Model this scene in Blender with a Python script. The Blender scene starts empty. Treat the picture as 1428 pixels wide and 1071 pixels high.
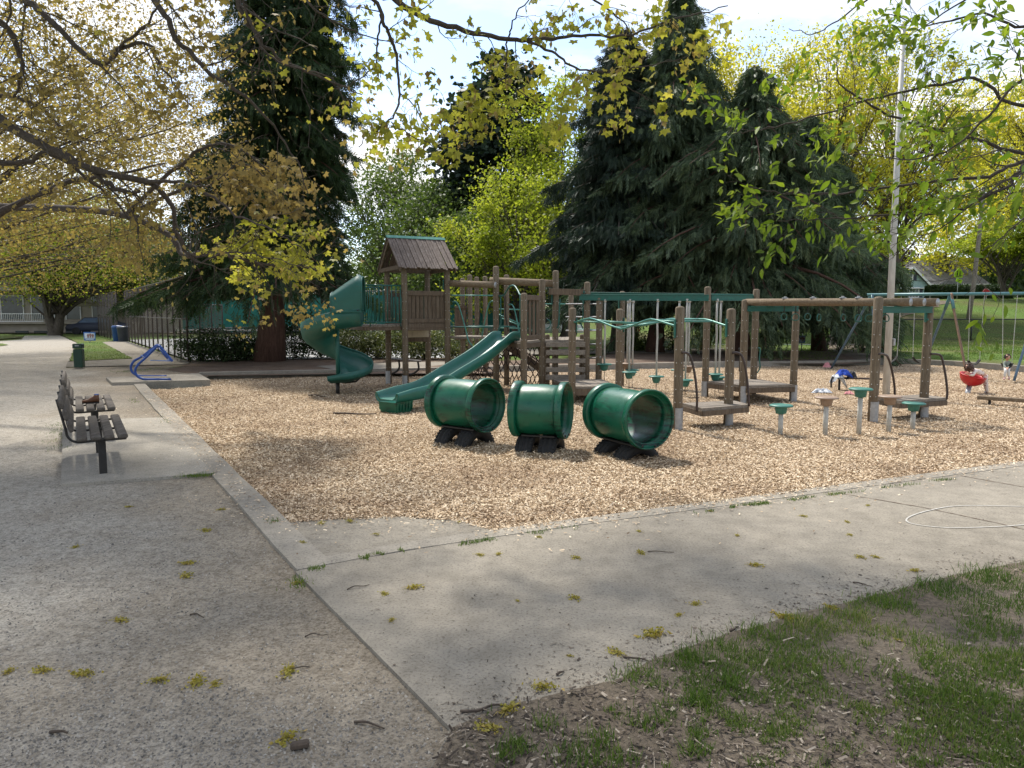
import bpy, math, random
import numpy as np
from mathutils import Vector, Matrix
R = math.radians
random.seed(7)
NP = np.random.default_rng(11)
S = bpy.context.scene
COL = S.collection

# ------------------------------------------------------------------ camera, sky, sun, exposure
H = 1.75
TANP = 0.0995
PIT = math.atan(TANP)
CP, SP = math.cos(PIT), math.sin(PIT)
cam_d = bpy.data.cameras.new("camera")
cam = bpy.data.objects.new("camera", cam_d)
COL.objects.link(cam)
cam.location = (0, 0, H)
cam.rotation_euler = (R(90) - PIT, 0, 0)
cam_d.sensor_width = 36
cam_d.lens = 36 * 1000 / 1428
cam_d.clip_start = 0.05
cam_d.clip_end = 2000
S.camera = cam
S.view_settings.view_transform = 'Standard'
S.view_settings.look = 'None'
S.view_settings.gamma = 1
S.view_settings.exposure = 0.62

SUN_EL = R(56)
SUN_H = Vector((-0.42, 0.907))
sun_vec = Vector((SUN_H.x * math.cos(SUN_EL), SUN_H.y * math.cos(SUN_EL), math.sin(SUN_EL))).normalized()
sd = bpy.data.lights.new("sun", 'SUN')
sd.energy = 4.0
sd.angle = R(3.5)
sd.color = (1.0, 0.94, 0.85)
so = bpy.data.objects.new("sun", sd)
COL.objects.link(so)
so.rotation_euler = (-sun_vec).to_track_quat('-Z', 'Y').to_euler()

wd = bpy.data.worlds.new("World")
S.world = wd
wd.use_nodes = True
nt = wd.node_tree
nt.nodes.clear()
def N(t, **k):
    n = nt.nodes.new(t)
    for a, b in k.items():
        setattr(n, a, b)
    return n
out = N('ShaderNodeOutputWorld')
bg = N('ShaderNodeBackground')
bg.inputs[1].default_value = 0.13
sky = N('ShaderNodeTexSky', sky_type='NISHITA')
sky.sun_disc = False
sky.sun_elevation = SUN_EL
sky.sun_rotation = math.atan2(SUN_H.x, SUN_H.y)
tc = N('ShaderNodeTexCoord')
mp = N('ShaderNodeMapping')
mp.inputs['Scale'].default_value = (1.6, 1.6, 4.5)
mp.inputs['Location'].default_value = (0.35, 0.2, 0.0)
nz = N('ShaderNodeTexNoise')
nz.inputs['Scale'].default_value = 1.7
nz.inputs['Detail'].default_value = 7
nz.inputs['Roughness'].default_value = 0.55
rp = N('ShaderNodeValToRGB')
rp.color_ramp.elements[0].position = 0.40
rp.color_ramp.elements[1].position = 0.61
mx = N('ShaderNodeMixRGB')
mx.inputs[2].default_value = (7.2, 7.1, 6.85, 1)
gm = N('ShaderNodeMixRGB')
gm.blend_type = 'MULTIPLY'
gm.inputs[0].default_value = 1
gm.inputs[2].default_value = (1.2, 1.27, 1.38, 1)
L = nt.links.new
L(tc.outputs['Generated'], mp.inputs[0]); L(mp.outputs[0], nz.inputs[0]); L(nz.outputs[0], rp.inputs[0])
L(sky.outputs[0], gm.inputs[1]); L(gm.outputs[0], mx.inputs[1]); L(rp.outputs[0], mx.inputs[0])
L(mx.outputs[0], bg.inputs[0]); L(bg.outputs[0], out.inputs[0])

# ------------------------------------------------------------------ picture <-> place
def W(px, py, Y):
    u, v = (px - 714) / 1000, (535.5 - py) / 1000
    dz = Y * (v * CP - SP) / (CP + v * SP)
    fw = Y * CP - dz * SP
    return Vector((u * fw, Y, H + dz))
def G(px, py, z=0.0):
    v = (535.5 - py) / 1000
    Y = (z - H) * (CP + v * SP) / (v * CP - SP)
    p = W(px, py, Y)
    return Vector((p.x, p.y, z))
ZC = -0.10          # level of the wood chips

# ------------------------------------------------------------------ materials
def new_mat(name):
    m = bpy.data.materials.new(name)
    m.use_nodes = True
    t = m.node_tree
    t.nodes.clear()
    o = t.nodes.new('ShaderNodeOutputMaterial')
    return m, t, o
def ramp(t, src, stops):
    r = t.nodes.new('ShaderNodeValToRGB')
    e = r.color_ramp.elements
    while len(e) < len(stops):
        e.new(0.5)
    for i, (p, c) in enumerate(stops):
        e[i].position = p
        e[i].color = (*c, 1) if len(c) == 3 else c
    t.links.new(src, r.inputs[0])
    return r.outputs[0]
def coords(t, scale=(1, 1, 1), kind='Object'):
    c = t.nodes.new('ShaderNodeTexCoord')
    m = t.nodes.new('ShaderNodeMapping')
    m.inputs['Scale'].default_value = scale
    t.links.new(c.outputs[kind], m.inputs[0])
    return m.outputs[0]
def noise(t, co, scale, detail=5, rough=0.6):
    n = t.nodes.new('ShaderNodeTexNoise')
    n.inputs['Scale'].default_value = scale
    n.inputs['Detail'].default_value = detail
    n.inputs['Roughness'].default_value = rough
    t.links.new(co, n.inputs[0])
    return n.outputs[0]
def mix(t, a, b, f, mode='MIX'):
    m = t.nodes.new('ShaderNodeMixRGB')
    m.blend_type = mode
    for i, s in ((0, f), (1, a), (2, b)):
        if isinstance(s, (int, float)):
            m.inputs[i].default_value = s
        elif isinstance(s, tuple):
            m.inputs[i].default_value = (*s, 1)
        else:
            t.links.new(s, m.inputs[i])
    return m.outputs[0]
def bump(t, h, strength, dist=0.02):
    b = t.nodes.new('ShaderNodeBump')
    b.inputs['Strength'].default_value = strength
    b.inputs['Distance'].default_value = dist
    t.links.new(h, b.inputs['Height'])
    return b.outputs[0]
def finish(t, o, col, rough=0.8, nrm=None, metal=0.0, spec=0.4):
    p = t.nodes.new('ShaderNodeBsdfPrincipled')
    if isinstance(col, tuple):
        p.inputs['Base Color'].default_value = (*col, 1)
    else:
        t.links.new(col, p.inputs['Base Color'])
    if isinstance(rough, (int, float)):
        p.inputs['Roughness'].default_value = rough
    else:
        t.links.new(rough, p.inputs['Roughness'])
    p.inputs['Metallic'].default_value = metal
    p.inputs['Specular IOR Level'].default_value = spec
    if nrm is not None:
        t.links.new(nrm, p.inputs['Normal'])
    t.links.new(p.outputs[0], o.inputs[0])
    return p
def simple(name, c1, c2=None, scale=8, rough=0.6, metal=0.0, bmp=0.1, sc=(1, 1, 1), spec=0.4, detail=5):
    m, t, o = new_mat(name)
    c2 = c2 or tuple(x * 0.75 for x in c1)
    n = noise(t, coords(t, sc), scale, detail)
    col = ramp(t, n, [(0.3, c2), (0.7, c1)])
    finish(t, o, col, rough, bump(t, n, bmp, 0.01), metal, spec)
    return m
def wood(name, light, dark, weather, sc=(14, 14, 0.9)):
    m, t, o = new_mat(name)
    g = noise(t, coords(t, sc), 2.2, 6, 0.65)
    b = noise(t, coords(t), 1.7, 4)
    f = noise(t, coords(t, tuple(x * 5 for x in sc)), 2.0, 3)
    col = ramp(t, g, [(0.28, dark), (0.52, light), (0.75, weather)])
    col = mix(t, col, mix(t, weather, dark, b), 0.35)
    col = mix(t, col, ramp(t, f, [(0.36, (0.45, 0.42, 0.4)), (0.5, (1, 1, 1))]), 0.7, 'MULTIPLY')
    finish(t, o, col, 0.85, bump(t, mix(t, g, f, 0.5), 0.5, 0.012), 0, 0.25)
    return m
def plastic(name, c, dark, rough=0.33, scale=5, glow=0.0, wr=(0.60, 0.70)):
    m, t, o = new_mat(name)
    n = noise(t, coords(t), scale, 6, 0.7)
    s = noise(t, coords(t, (1.2, 1.2, 9)), 5, 6, 0.75)
    n2 = noise(t, coords(t), 1.6, 3)
    col = ramp(t, n, [(0.3, tuple(x * 0.8 for x in c)), (0.6, c), (0.8, tuple(min(1, x * 1.25 + 0.01) for x in c))])
    wear = ramp(t, s, [(wr[0], (0, 0, 0)), (wr[1], (1, 1, 1))])
    wear2 = mix(t, wear, ramp(t, n2, [(0.43, (0, 0, 0)), (0.55, (1, 1, 1))]), 1.0, 'MULTIPLY')
    col = mix(t, col, dark, wear2)
    rg = ramp(t, n, [(0.3, (rough - 0.08,) * 3), (0.8, (rough + 0.22,) * 3)])
    p = finish(t, o, col, rg, bump(t, n, 0.06, 0.01), 0, 0.5)
    if glow:
        tr = t.nodes.new('ShaderNodeBsdfTranslucent')
        tr.inputs[0].default_value = (*[min(1, x * 2.2) for x in c], 1)
        ms = t.nodes.new('ShaderNodeMixShader'); ms.inputs[0].default_value = glow
        t.links.new(p.outputs[0], ms.inputs[1]); t.links.new(tr.outputs[0], ms.inputs[2]); t.links.new(ms.outputs[0], o.inputs[0])
    return m
def leaf(name, stops, trans=0.45, tcol=(1.2, 1.25, 0.6), clump=0.35):
    m, t, o = new_mat(name)
    gi = t.nodes.new('ShaderNodeNewGeometry')
    n = noise(t, coords(t), clump, 3)
    v = t.nodes.new('ShaderNodeMath'); v.operation = 'MULTIPLY_ADD'
    t.links.new(gi.outputs['Random Per Island'], v.inputs[0])
    v.inputs[1].default_value = 0.65
    mm = t.nodes.new('ShaderNodeMath'); mm.operation = 'MULTIPLY_ADD'
    t.links.new(n, mm.inputs[0]); mm.inputs[1].default_value = 1.3; mm.inputs[2].default_value = -0.47
    t.links.new(mm.outputs[0], v.inputs[2])
    col = ramp(t, v.outputs[0], stops)
    d = t.nodes.new('ShaderNodeBsdfPrincipled')
    d.inputs['Roughness'].default_value = 0.55
    d.inputs['Specular IOR Level'].default_value = 0.25
    t.links.new(col, d.inputs['Base Color'])
    tr = t.nodes.new('ShaderNodeBsdfTranslucent')
    t.links.new(mix(t, col, tcol, 1.0, 'MULTIPLY'), tr.inputs[0])
    ms = t.nodes.new('ShaderNodeMixShader')
    ms.inputs[0].default_value = trans
    t.links.new(d.outputs[0], ms.inputs[1]); t.links.new(tr.outputs[0], ms.inputs[2])
    t.links.new(ms.outputs[0], o.inputs[0])
    return m
def litter(name, stops, rough=0.9, patch=None):
    m, t, o = new_mat(name)
    gi = t.nodes.new('ShaderNodeNewGeometry')
    col = ramp(t, gi.outputs['Random Per Island'], stops)
    if patch:
        col = mix(t, col, ramp(t, noise(t, coords(t), patch, 4), [(0.34, (0.72, 0.66, 0.62)), (0.52, (1.08, 1.07, 1.05))]), 1.0, 'MULTIPLY')
    finish(t, o, col, rough, None, 0, 0.2)
    return m

def concrete(name, a, b, patch):
    m, t, o = new_mat(name)
    n1 = noise(t, coords(t), 0.7, 5, 0.6)
    n2 = noise(t, coords(t), 60, 4, 0.7)
    n3 = noise(t, coords(t), 5.5, 6, 0.7)
    col = ramp(t, n1, [(0.3, b), (0.68, a)])
    col = mix(t, col, ramp(t, n3, [(0.35, patch), (0.62, a)]), 0.4)
    col = mix(t, col, ramp(t, n2, [(0.33, (0.42, 0.41, 0.4)), (0.47, (1, 1, 1)), (0.75, (1.15, 1.15, 1.12))]), 0.8, 'MULTIPLY')
    sp = t.nodes.new('ShaderNodeTexVoronoi'); sp.inputs['Scale'].default_value = 38
    t.links.new(coords(t), sp.inputs[0])
    col = mix(t, col, ramp(t, sp.outputs['Distance'], [(0.05, (0.35, 0.33, 0.3)), (0.1, (1, 1, 1))]), 0.6, 'MULTIPLY')
    finish(t, o, col, 0.95, bump(t, mix(t, n2, n3, 0.3), 0.4, 0.008), 0, 0.05)
    return m
M = {}
M['concrete'] = concrete('concrete', (0.295, 0.268, 0.222), (0.195, 0.176, 0.146), (0.14, 0.127, 0.106))
M['pad'] = concrete('pad_concrete', (0.345, 0.32, 0.275), (0.26, 0.24, 0.205), (0.22, 0.205, 0.175))
M['kerb'] = concrete('kerb_concrete', (0.325, 0.297, 0.25), (0.23, 0.21, 0.178), (0.165, 0.15, 0.127))
def gravel_mat():
    m, t, o = new_mat('gravel')
    n1 = noise(t, coords(t), 0.45, 5, 0.6)
    n2 = noise(t, coords(t), 58, 6, 0.78)
    n4 = noise(t, coords(t), 110, 3, 0.7)
    vo = t.nodes.new('ShaderNodeTexVoronoi'); vo.inputs['Scale'].default_value = 120
    t.links.new(coords(t), vo.inputs[0])
    # brown trodden soil along the kerb, paler crushed stone in the middle of the path
    dt = t.nodes.new('ShaderNodeVectorMath'); dt.operation = 'DOT_PRODUCT'
    t.links.new(coords(t), dt.inputs[0]); dt.inputs[1].default_value = (-0.857, -0.515, 0)
    ad = t.nodes.new('ShaderNodeMath'); ad.operation = 'MULTIPLY_ADD'
    t.links.new(dt.outputs['Value'], ad.inputs[0]); ad.inputs[1].default_value = 0.30; ad.inputs[2].default_value = 0.22
    a2 = t.nodes.new('ShaderNodeMath'); a2.operation = 'MULTIPLY_ADD'
    t.links.new(n1, a2.inputs[0]); a2.inputs[1].default_value = 1.3; t.links.new(ad.outputs[0], a2.inputs[2])
    col = ramp(t, a2.outputs[0], [(0.42, (0.265, 0.23, 0.182)), (0.78, (0.325, 0.29, 0.238)), (0.98, (0.385, 0.358, 0.31))])
    col = mix(t, col, ramp(t, n2, [(0.36, (0.42, 0.41, 0.4)), (0.5, (1, 1, 1)), (0.68, (1.3, 1.29, 1.26))]), 0.9, 'MULTIPLY')
    col = mix(t, col, ramp(t, vo.outputs['Color'], [(0.1, (0.8, 0.8, 0.8)), (0.9, (1.12, 1.12, 1.11))]), 0.6, 'MULTIPLY')
    n5 = noise(t, coords(t), 17, 5, 0.7)
    col = mix(t, col, ramp(t, n5, [(0.36, (0.66, 0.64, 0.62)), (0.54, (1, 1, 1)), (0.7, (1.12, 1.12, 1.1))]), 0.8, 'MULTIPLY')
    finish(t, o, col, 1.0, bump(t, mix(t, n2, mix(t, n4, n5, 0.4), 0.6), 1.0, 0.02), 0, 0.0)
    return m
M['gravel'] = gravel_mat()
def chips_mat():
    m, t, o = new_mat('wood_chips')
    vo = t.nodes.new('ShaderNodeTexVoronoi'); vo.inputs['Scale'].default_value = 42
    t.links.new(mix(t, coords(t, (1, 1, 1)), noise(t, coords(t), 14, 2), 0.06, 'ADD'), vo.inputs[0])
    n = noise(t, coords(t), 0.8, 4)
    s = t.nodes.new('ShaderNodeSeparateColor'); t.links.new(vo.outputs['Color'], s.inputs[0])
    col = ramp(t, s.outputs[0], [(0.0, (0.16, 0.11, 0.066)), (0.3, (0.34, 0.25, 0.157)), (0.65, (0.52, 0.41, 0.28)), (1.0, (0.67, 0.565, 0.42))])
    col = mix(t, col, ramp(t, vo.outputs['Distance'], [(0.0, (1.1, 1.1, 1.1)), (0.7, (0.5, 0.45, 0.4))]), 0.7, 'MULTIPLY')
    col = mix(t, col, ramp(t, n, [(0.35, (0.72, 0.68, 0.64)), (0.6, (1, 1, 1))]), 0.8, 'MULTIPLY')
    finish(t, o, col, 0.9, bump(t, s.outputs[1], 0.9, 0.02), 0, 0.15)
    return m
M['chips'] = chips_mat()
M['chip_bits'] = litter('chip_bits', [(0, (0.12, 0.078, 0.046)), (0.25, (0.32, 0.235, 0.148)), (0.6, (0.55, 0.43, 0.295)), (1, (0.78, 0.67, 0.51))], .9, .7)
M['debris'] = litter('debris_bits', [(0, (0.04, 0.032, 0.026)), (0.45, (0.095, 0.075, 0.058)), (0.82, (0.18, 0.148, 0.116)), (1, (0.38, 0.33, 0.265))])
M['stones'] = litter('stone_bits', [(0, (0.10, 0.095, 0.088)), (0.35, (0.20, 0.185, 0.162)), (0.8, (0.30, 0.277, 0.24)), (1, (0.38, 0.357, 0.315))])
def soil_mat(name, a, b, c):
    m, t, o = new_mat(name)
    n1 = noise(t, coords(t), 1.3, 5)
    n2 = noise(t, coords(t), 35, 6, 0.75)
    col = ramp(t, n1, [(0.3, a), (0.5, b), (0.7, c)])
    col = mix(t, col, ramp(t, n2, [(0.36, (0.5, 0.5, 0.5)), (0.55, (1, 1, 1)), (0.72, (1.5, 1.45, 1.4))]), 0.85, 'MULTIPLY')
    finish(t, o, col, 0.95, bump(t, n2, 0.8, 0.02), 0, 0.15)
    return m
M['soil'] = soil_mat('bare_soil', (0.115, 0.094, 0.07), (0.155, 0.128, 0.096), (0.195, 0.163, 0.125))
M['mulch'] = soil_mat('mulch', (0.11, 0.075, 0.055), (0.16, 0.115, 0.085), (0.2, 0.15, 0.11))
def lawn_mat():
    m, t, o = new_mat('lawn')
    n1 = noise(t, coords(t), 0.16, 5, 0.6)
    n2 = noise(t, coords(t), 9, 6, 0.75)
    vo = t.nodes.new('ShaderNodeTexVoronoi'); vo.inputs['Scale'].default_value = 3.2
    t.links.new(coords(t), vo.inputs[0])
    col = ramp(t, n1, [(0.33, (0.115, 0.10, 0.055)), (0.45, (0.10, 0.125, 0.036)), (0.6, (0.09, 0.15, 0.033)), (0.74, (0.125, 0.185, 0.046))])
    col = mix(t, col, ramp(t, n2, [(0.33, (0.5, 0.5, 0.45)), (0.52, (1, 1, 1)), (0.72, (1.4, 1.35, 1.2))]), 0.85, 'MULTIPLY')
    n3 = noise(t, coords(t), 0.5, 3)
    wh = mix(t, ramp(t, vo.outputs['Distance'], [(0.075, (1, 1, 1)), (0.10, (0, 0, 0))]), ramp(t, n3, [(0.47, (0, 0, 0)), (0.52, (1, 1, 1))]), 1.0, 'MULTIPLY')
    col = mix(t, col, (0.62, 0.62, 0.55), wh)
    finish(t, o, col, 0.95, bump(t, n2, 0.8, 0.05), 0, 0.1)
    return m
M['lawn'] = lawn_mat()
M['blade'] = leaf('grass_blade', [(0.0, (0.045, 0.09, 0.018)), (0.45, (0.095, 0.155, 0.034)), (0.8, (0.16, 0.21, 0.055)), (1.0, (0.30, 0.27, 0.13))], 0.35, (1.1, 1.2, 0.5), 0.8)
M['wood'] = wood('weathered_timber', (0.17, 0.128, 0.085), (0.078, 0.058, 0.04), (0.25, 0.22, 0.165))
M['wood_grey'] = wood('grey_timber', (0.24, 0.205, 0.165), (0.10, 0.08, 0.062), (0.345, 0.315, 0.27), (3, 12, 12))
M['wood_log'] = wood('log_timber', (0.20, 0.145, 0.09), (0.09, 0.065, 0.045), (0.26, 0.22, 0.16), (1.2, 12, 12))
M['wood_board'] = wood('board_timber', (0.145, 0.104, 0.07), (0.062, 0.046, 0.033), (0.205, 0.172, 0.132), (14, 14, 1.2))
M['roof'] = wood('roof_timber', (0.15, 0.115, 0.095), (0.065, 0.05, 0.042), (0.26, 0.225, 0.2), (9, 3, 1.0))
M['bench'] = wood('bench_timber', (0.10, 0.088, 0.075), (0.045, 0.038, 0.032), (0.19, 0.17, 0.15), (9, 1.0, 9))
M['green'] = plastic('green_plastic', (0.007, 0.122, 0.068), (0.008, 0.018, 0.014), 0.3, 5, 0.16, (0.46, 0.54))
M['teal'] = plastic('teal_plastic', (0.008, 0.125, 0.092), (0.04, 0.06, 0.04), 0.36)
M['spiral'] = plastic('dusty_teal_plastic', (0.014, 0.105, 0.082), (0.075, 0.07, 0.045), 0.45, 3)
M['teal_metal'] = simple('teal_metal', (0.012, 0.125, 0.098), (0.02, 0.085, 0.07), 14, 0.4, 0.0, 0.05)
M['rail_metal'] = simple('pale_teal_metal', (0.10, 0.27, 0.225), (0.03, 0.16, 0.125), 10, 0.35, 0.2, 0.05)
M['blue_metal'] = simple('blue_metal', (0.018, 0.075, 0.32), (0.012, 0.045, 0.2), 14, 0.4, 0, 0.05)
M['swing_blue'] = simple('slate_blue_metal', (0.11, 0.17, 0.23), (0.06, 0.1, 0.14), 14, 0.4, 0.2, 0.05)
M['swing_teal'] = simple('green_painted_metal', (0.05, 0.17, 0.17), (0.10, 0.2, 0.22), 9, 0.4, 0.1, 0.05)
M['rust'] = simple('rusty_metal', (0.21, 0.12, 0.07), (0.12, 0.08, 0.05), 14, 0.6, 0.1, 0.1)
M['galv'] = simple('galvanised', (0.40, 0.41, 0.42), (0.28, 0.29, 0.30), 20, 0.5, 0.5, 0.05)
M['bolt'] = simple('bolt_zinc', (0.55, 0.54, 0.5), (0.4, 0.4, 0.38), 20, 0.5, 0.2, 0.02)
M['darkmetal'] = simple('dark_metal', (0.03, 0.028, 0.027), (0.018, 0.017, 0.016), 14, 0.5, 0.2, 0.05)
M['brownmetal'] = simple('brown_metal', (0.075, 0.055, 0.05), (0.04, 0.03, 0.028), 14, 0.4, 0.2, 0.05)
M['tan'] = plastic('tan_plastic', (0.27, 0.19, 0.135), (0.15, 0.11, 0.08), 0.5)
M['pod_teal'] = plastic('pod_teal_plastic', (0.035, 0.165, 0.13), (0.03, 0.11, 0.09), 0.45)
M['pole_grey'] = simple('pale_grey_pole', (0.46, 0.455, 0.42), (0.34, 0.34, 0.31), 16, 0.5, 0.0, 0.05)
M['flag'] = simple('white_pole', (0.52, 0.51, 0.48), (0.36, 0.35, 0.33), 6, 0.5, 0.0, 0.1, (3, 3, 0.6))
M['rubber'] = simple('tyre_rubber', (0.022, 0.022, 0.023), (0.012, 0.012, 0.012), 20, 0.75, 0, 0.3)
M['rope'] = simple('dark_rope', (0.035, 0.022, 0.024), (0.02, 0.015, 0.015), 40, 0.8, 0, 0.2)
M['red'] = plastic('red_plastic', (0.52, 0.018, 0.022), (0.3, 0.02, 0.02), 0.35)
M['bark'] = wood('bark', (0.085, 0.07, 0.055), (0.035, 0.028, 0.022), (0.15, 0.13, 0.105), (5, 5, 2.0))
M['bark_red'] = wood('red_bark', (0.10, 0.052, 0.036), (0.04, 0.022, 0.017), (0.16, 0.10, 0.075), (9, 9, 0.7))
M['twig'] = wood('twig_bark', (0.07, 0.055, 0.045), (0.03, 0.024, 0.02), (0.12, 0.10, 0.085), (8, 8, 8))
M['leaf_gold'] = leaf('young_maple_leaf', [(0.0, (0.17, 0.18, 0.035)), (0.4, (0.29, 0.30, 0.055)), (0.75, (0.40, 0.39, 0.08)), (1.0, (0.38, 0.31, 0.10))], 0.58, (1.15, 1.15, 0.6))
M['leaf_brown'] = leaf('bronze_maple_leaf', [(0.0, (0.15, 0.115, 0.05)), (0.35, (0.24, 0.19, 0.075)), (0.7, (0.33, 0.265, 0.10)), (1.0, (0.27, 0.29, 0.07))], 0.6, (1.15, 1.08, 0.65))
M['catkin'] = leaf('bronze_flower', [(0.0, (0.16, 0.125, 0.05)), (0.5, (0.27, 0.21, 0.085)), (1.0, (0.38, 0.31, 0.12))], 0.5, (1.1, 1.02, 0.7))
M['leaf_lime'] = leaf('lime_leaf', [(0.0, (0.12, 0.17, 0.02)), (0.35, (0.24, 0.29, 0.03)), (0.7, (0.36, 0.39, 0.05)), (1.0, (0.44, 0.42, 0.09))], 0.55, (1.05, 1.12, 0.6), 0.25)
M['leaf_yellow'] = leaf('yellow_leaf', [(0.0, (0.21, 0.24, 0.03)), (0.35, (0.38, 0.40, 0.05)), (0.7, (0.54, 0.53, 0.085)), (1.0, (0.62, 0.57, 0.14))], 0.62, (1.2, 1.1, 0.5), 0.22)
M['leaf_mid'] = leaf('mid_green_leaf', [(0.0, (0.04, 0.07, 0.02)), (0.45, (0.08, 0.125, 0.033)), (0.8, (0.14, 0.185, 0.05)), (1.0, (0.19, 0.23, 0.07))], 0.42, (1.1, 1.15, 0.6), 0.3)
M['leaf_green'] = leaf('fresh_green_leaf', [(0.0, (0.08, 0.14, 0.018)), (0.4, (0.14, 0.215, 0.028)), (0.75, (0.21, 0.28, 0.04)), (1.0, (0.28, 0.33, 0.07))], 0.5, (1.15, 1.2, 0.5), 0.9)
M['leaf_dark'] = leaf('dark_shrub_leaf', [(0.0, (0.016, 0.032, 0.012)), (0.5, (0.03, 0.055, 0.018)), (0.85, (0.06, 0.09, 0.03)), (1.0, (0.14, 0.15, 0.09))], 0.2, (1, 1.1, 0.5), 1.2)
M['leaf_pale'] = leaf('pale_shrub_leaf', [(0.0, (0.05, 0.07, 0.025)), (0.4, (0.10, 0.125, 0.04)), (0.8, (0.19, 0.2, 0.08)), (1.0, (0.36, 0.31, 0.16))], 0.3, (1, 1.05, 0.5), 1.2)
M['leaf_purple'] = leaf('purple_leaf', [(0.0, (0.035, 0.012, 0.02)), (1.0, (0.09, 0.03, 0.045))], 0.3, (1.1, 0.9, 1.0))
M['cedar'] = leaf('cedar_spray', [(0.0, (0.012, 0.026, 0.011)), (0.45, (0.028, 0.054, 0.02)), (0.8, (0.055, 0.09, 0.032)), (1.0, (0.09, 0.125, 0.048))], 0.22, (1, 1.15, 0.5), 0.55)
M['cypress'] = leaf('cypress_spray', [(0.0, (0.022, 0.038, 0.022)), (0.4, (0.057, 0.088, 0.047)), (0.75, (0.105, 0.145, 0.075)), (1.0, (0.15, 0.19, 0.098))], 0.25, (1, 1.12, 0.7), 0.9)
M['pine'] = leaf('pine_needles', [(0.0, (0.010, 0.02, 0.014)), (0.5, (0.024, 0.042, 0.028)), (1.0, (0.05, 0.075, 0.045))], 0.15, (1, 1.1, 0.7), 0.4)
M['windscreen'] = simple('teal_windscreen', (0.012, 0.14, 0.115), (0.008, 0.09, 0.075), 3, 0.8, 0, 0.2)
M['court'] = simple('court_surface', (0.36, 0.36, 0.35), (0.27, 0.28, 0.28), 1.2, 0.7, 0, 0.1)
M['white'] = simple('white_paint', (0.74, 0.74, 0.72), (0.6, 0.6, 0.58), 6, 0.6, 0, 0.05)
M['cream'] = simple('cream_plastic', (0.58, 0.52, 0.40), (0.42, 0.37, 0.28), 6, 0.6, 0, 0.05)
M['chalk'] = simple('chalk', (0.50, 0.49, 0.46), (0.31, 0.295, 0.26), 22, 0.95, 0, 0.05)
M['siding'] = simple('blue_grey_siding', (0.33, 0.45, 0.44), (0.25, 0.36, 0.36), 3, 0.7, 0, 0.1)
M['shingle'] = simple('grey_shingle', (0.20, 0.20, 0.205), (0.09, 0.09, 0.095), 4.5, 0.9, 0, 0.4, detail=8)
M['glass'] = simple('window_glass', (0.05, 0.065, 0.08), (0.03, 0.035, 0.045), 2, 0.1, 0, 0.0, spec=0.6)
M['navy'] = simple('navy_paint', (0.03, 0.035, 0.06), (0.025, 0.03, 0.05), 5, 0.6)
M['beige'] = simple('beige_render', (0.34, 0.30, 0.25), (0.25, 0.22, 0.18), 1.5, 0.9, 0, 0.2)
M['binblue'] = simple('blue_bin_plastic', (0.015, 0.07, 0.22), (0.01, 0.05, 0.16), 5, 0.5)
M['bindark'] = simple('dark_bin_plastic', (0.04, 0.05, 0.06), (0.03, 0.035, 0.045), 5, 0.5)
M['bingreen'] = simple('dark_green_paint', (0.008, 0.045, 0.025), (0.005, 0.03, 0.018), 6, 0.4)
M['signblue'] = simple('sign_blue', (0.035, 0.10, 0.32), (0.05, 0.16, 0.45), 9, 0.5)
M['signwhite'] = simple('sign_white', (0.62, 0.66, 0.72), (0.4, 0.5, 0.65), 9, 0.5)
M['lime_sign'] = simple('lime_sign', (0.42, 0.68, 0.02), (0.36, 0.6, 0.02), 4, 0.5)
M['black'] = simple('black_paint', (0.012, 0.012, 0.013), (0.02, 0.02, 0.02), 9, 0.5)
M['skin'] = simple('skin', (0.56, 0.33, 0.23), (0.48, 0.26, 0.18), 9, 0.55)
M['hair_brown'] = simple('brown_hair', (0.075, 0.035, 0.022), (0.035, 0.018, 0.012), 60, 0.5, 0, 0.5)
M['hair_dark'] = simple('dark_hair', (0.018, 0.013, 0.012), (0.01, 0.008, 0.008), 60, 0.5, 0, 0.5)
M['shoe_dark'] = simple('dark_shoe', (0.03, 0.035, 0.06), (0.02, 0.02, 0.03), 9, 0.6)
M['shoe_pink'] = simple('pink_shoe', (0.45, 0.28, 0.27), (0.35, 0.22, 0.22), 9, 0.6)
M['shoe_brown'] = simple('brown_leather', (0.16, 0.065, 0.032), (0.09, 0.04, 0.02), 12, 0.5)
M['eye'] = simple('eye_dark', (0.015, 0.012, 0.01), None, 5, 0.3)
M['lip'] = simple('lip', (0.42, 0.15, 0.13), None, 5, 0.5)
def pattern_cloth(name, base, spot, scale, thr):
    m, t, o = new_mat(name)
    vo = t.nodes.new('ShaderNodeTexVoronoi'); vo.inputs['Scale'].default_value = scale
    t.links.new(coords(t), vo.inputs[0])
    n = noise(t, coords(t), 25, 3)
    col = mix(t, base, spot, ramp(t, vo.outputs['Distance'], [(thr, (1, 1, 1)), (thr + 0.06, (0, 0, 0))]))
    finish(t, o, col, 0.9, bump(t, n, 0.3, 0.01), 0, 0.1)
    return m
M['print'] = pattern_cloth('printed_cotton', (0.66, 0.58, 0.53), (0.36, 0.13, 0.12), 17, 0.26)
M['sage'] = simple('sage_cotton', (0.24, 0.28, 0.24), (0.18, 0.21, 0.18), 14, 0.9, 0, 0.3)
M['whitecloth'] = simple('white_cotton', (0.68, 0.67, 0.64), (0.5, 0.5, 0.48), 14, 0.9, 0, 0.3)
M['bluecloth'] = simple('blue_fleece', (0.018, 0.07, 0.42), (0.012, 0.04, 0.26), 14, 0.9, 0, 0.4)
M['blackcloth'] = simple('black_nylon', (0.02, 0.02, 0.024), (0.012, 0.012, 0.014), 14, 0.6, 0, 0.4)
M['greycloth'] = pattern_cloth('grey_striped_cloth', (0.33, 0.36, 0.40), (0.62, 0.64, 0.66), 9, 0.35)
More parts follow.
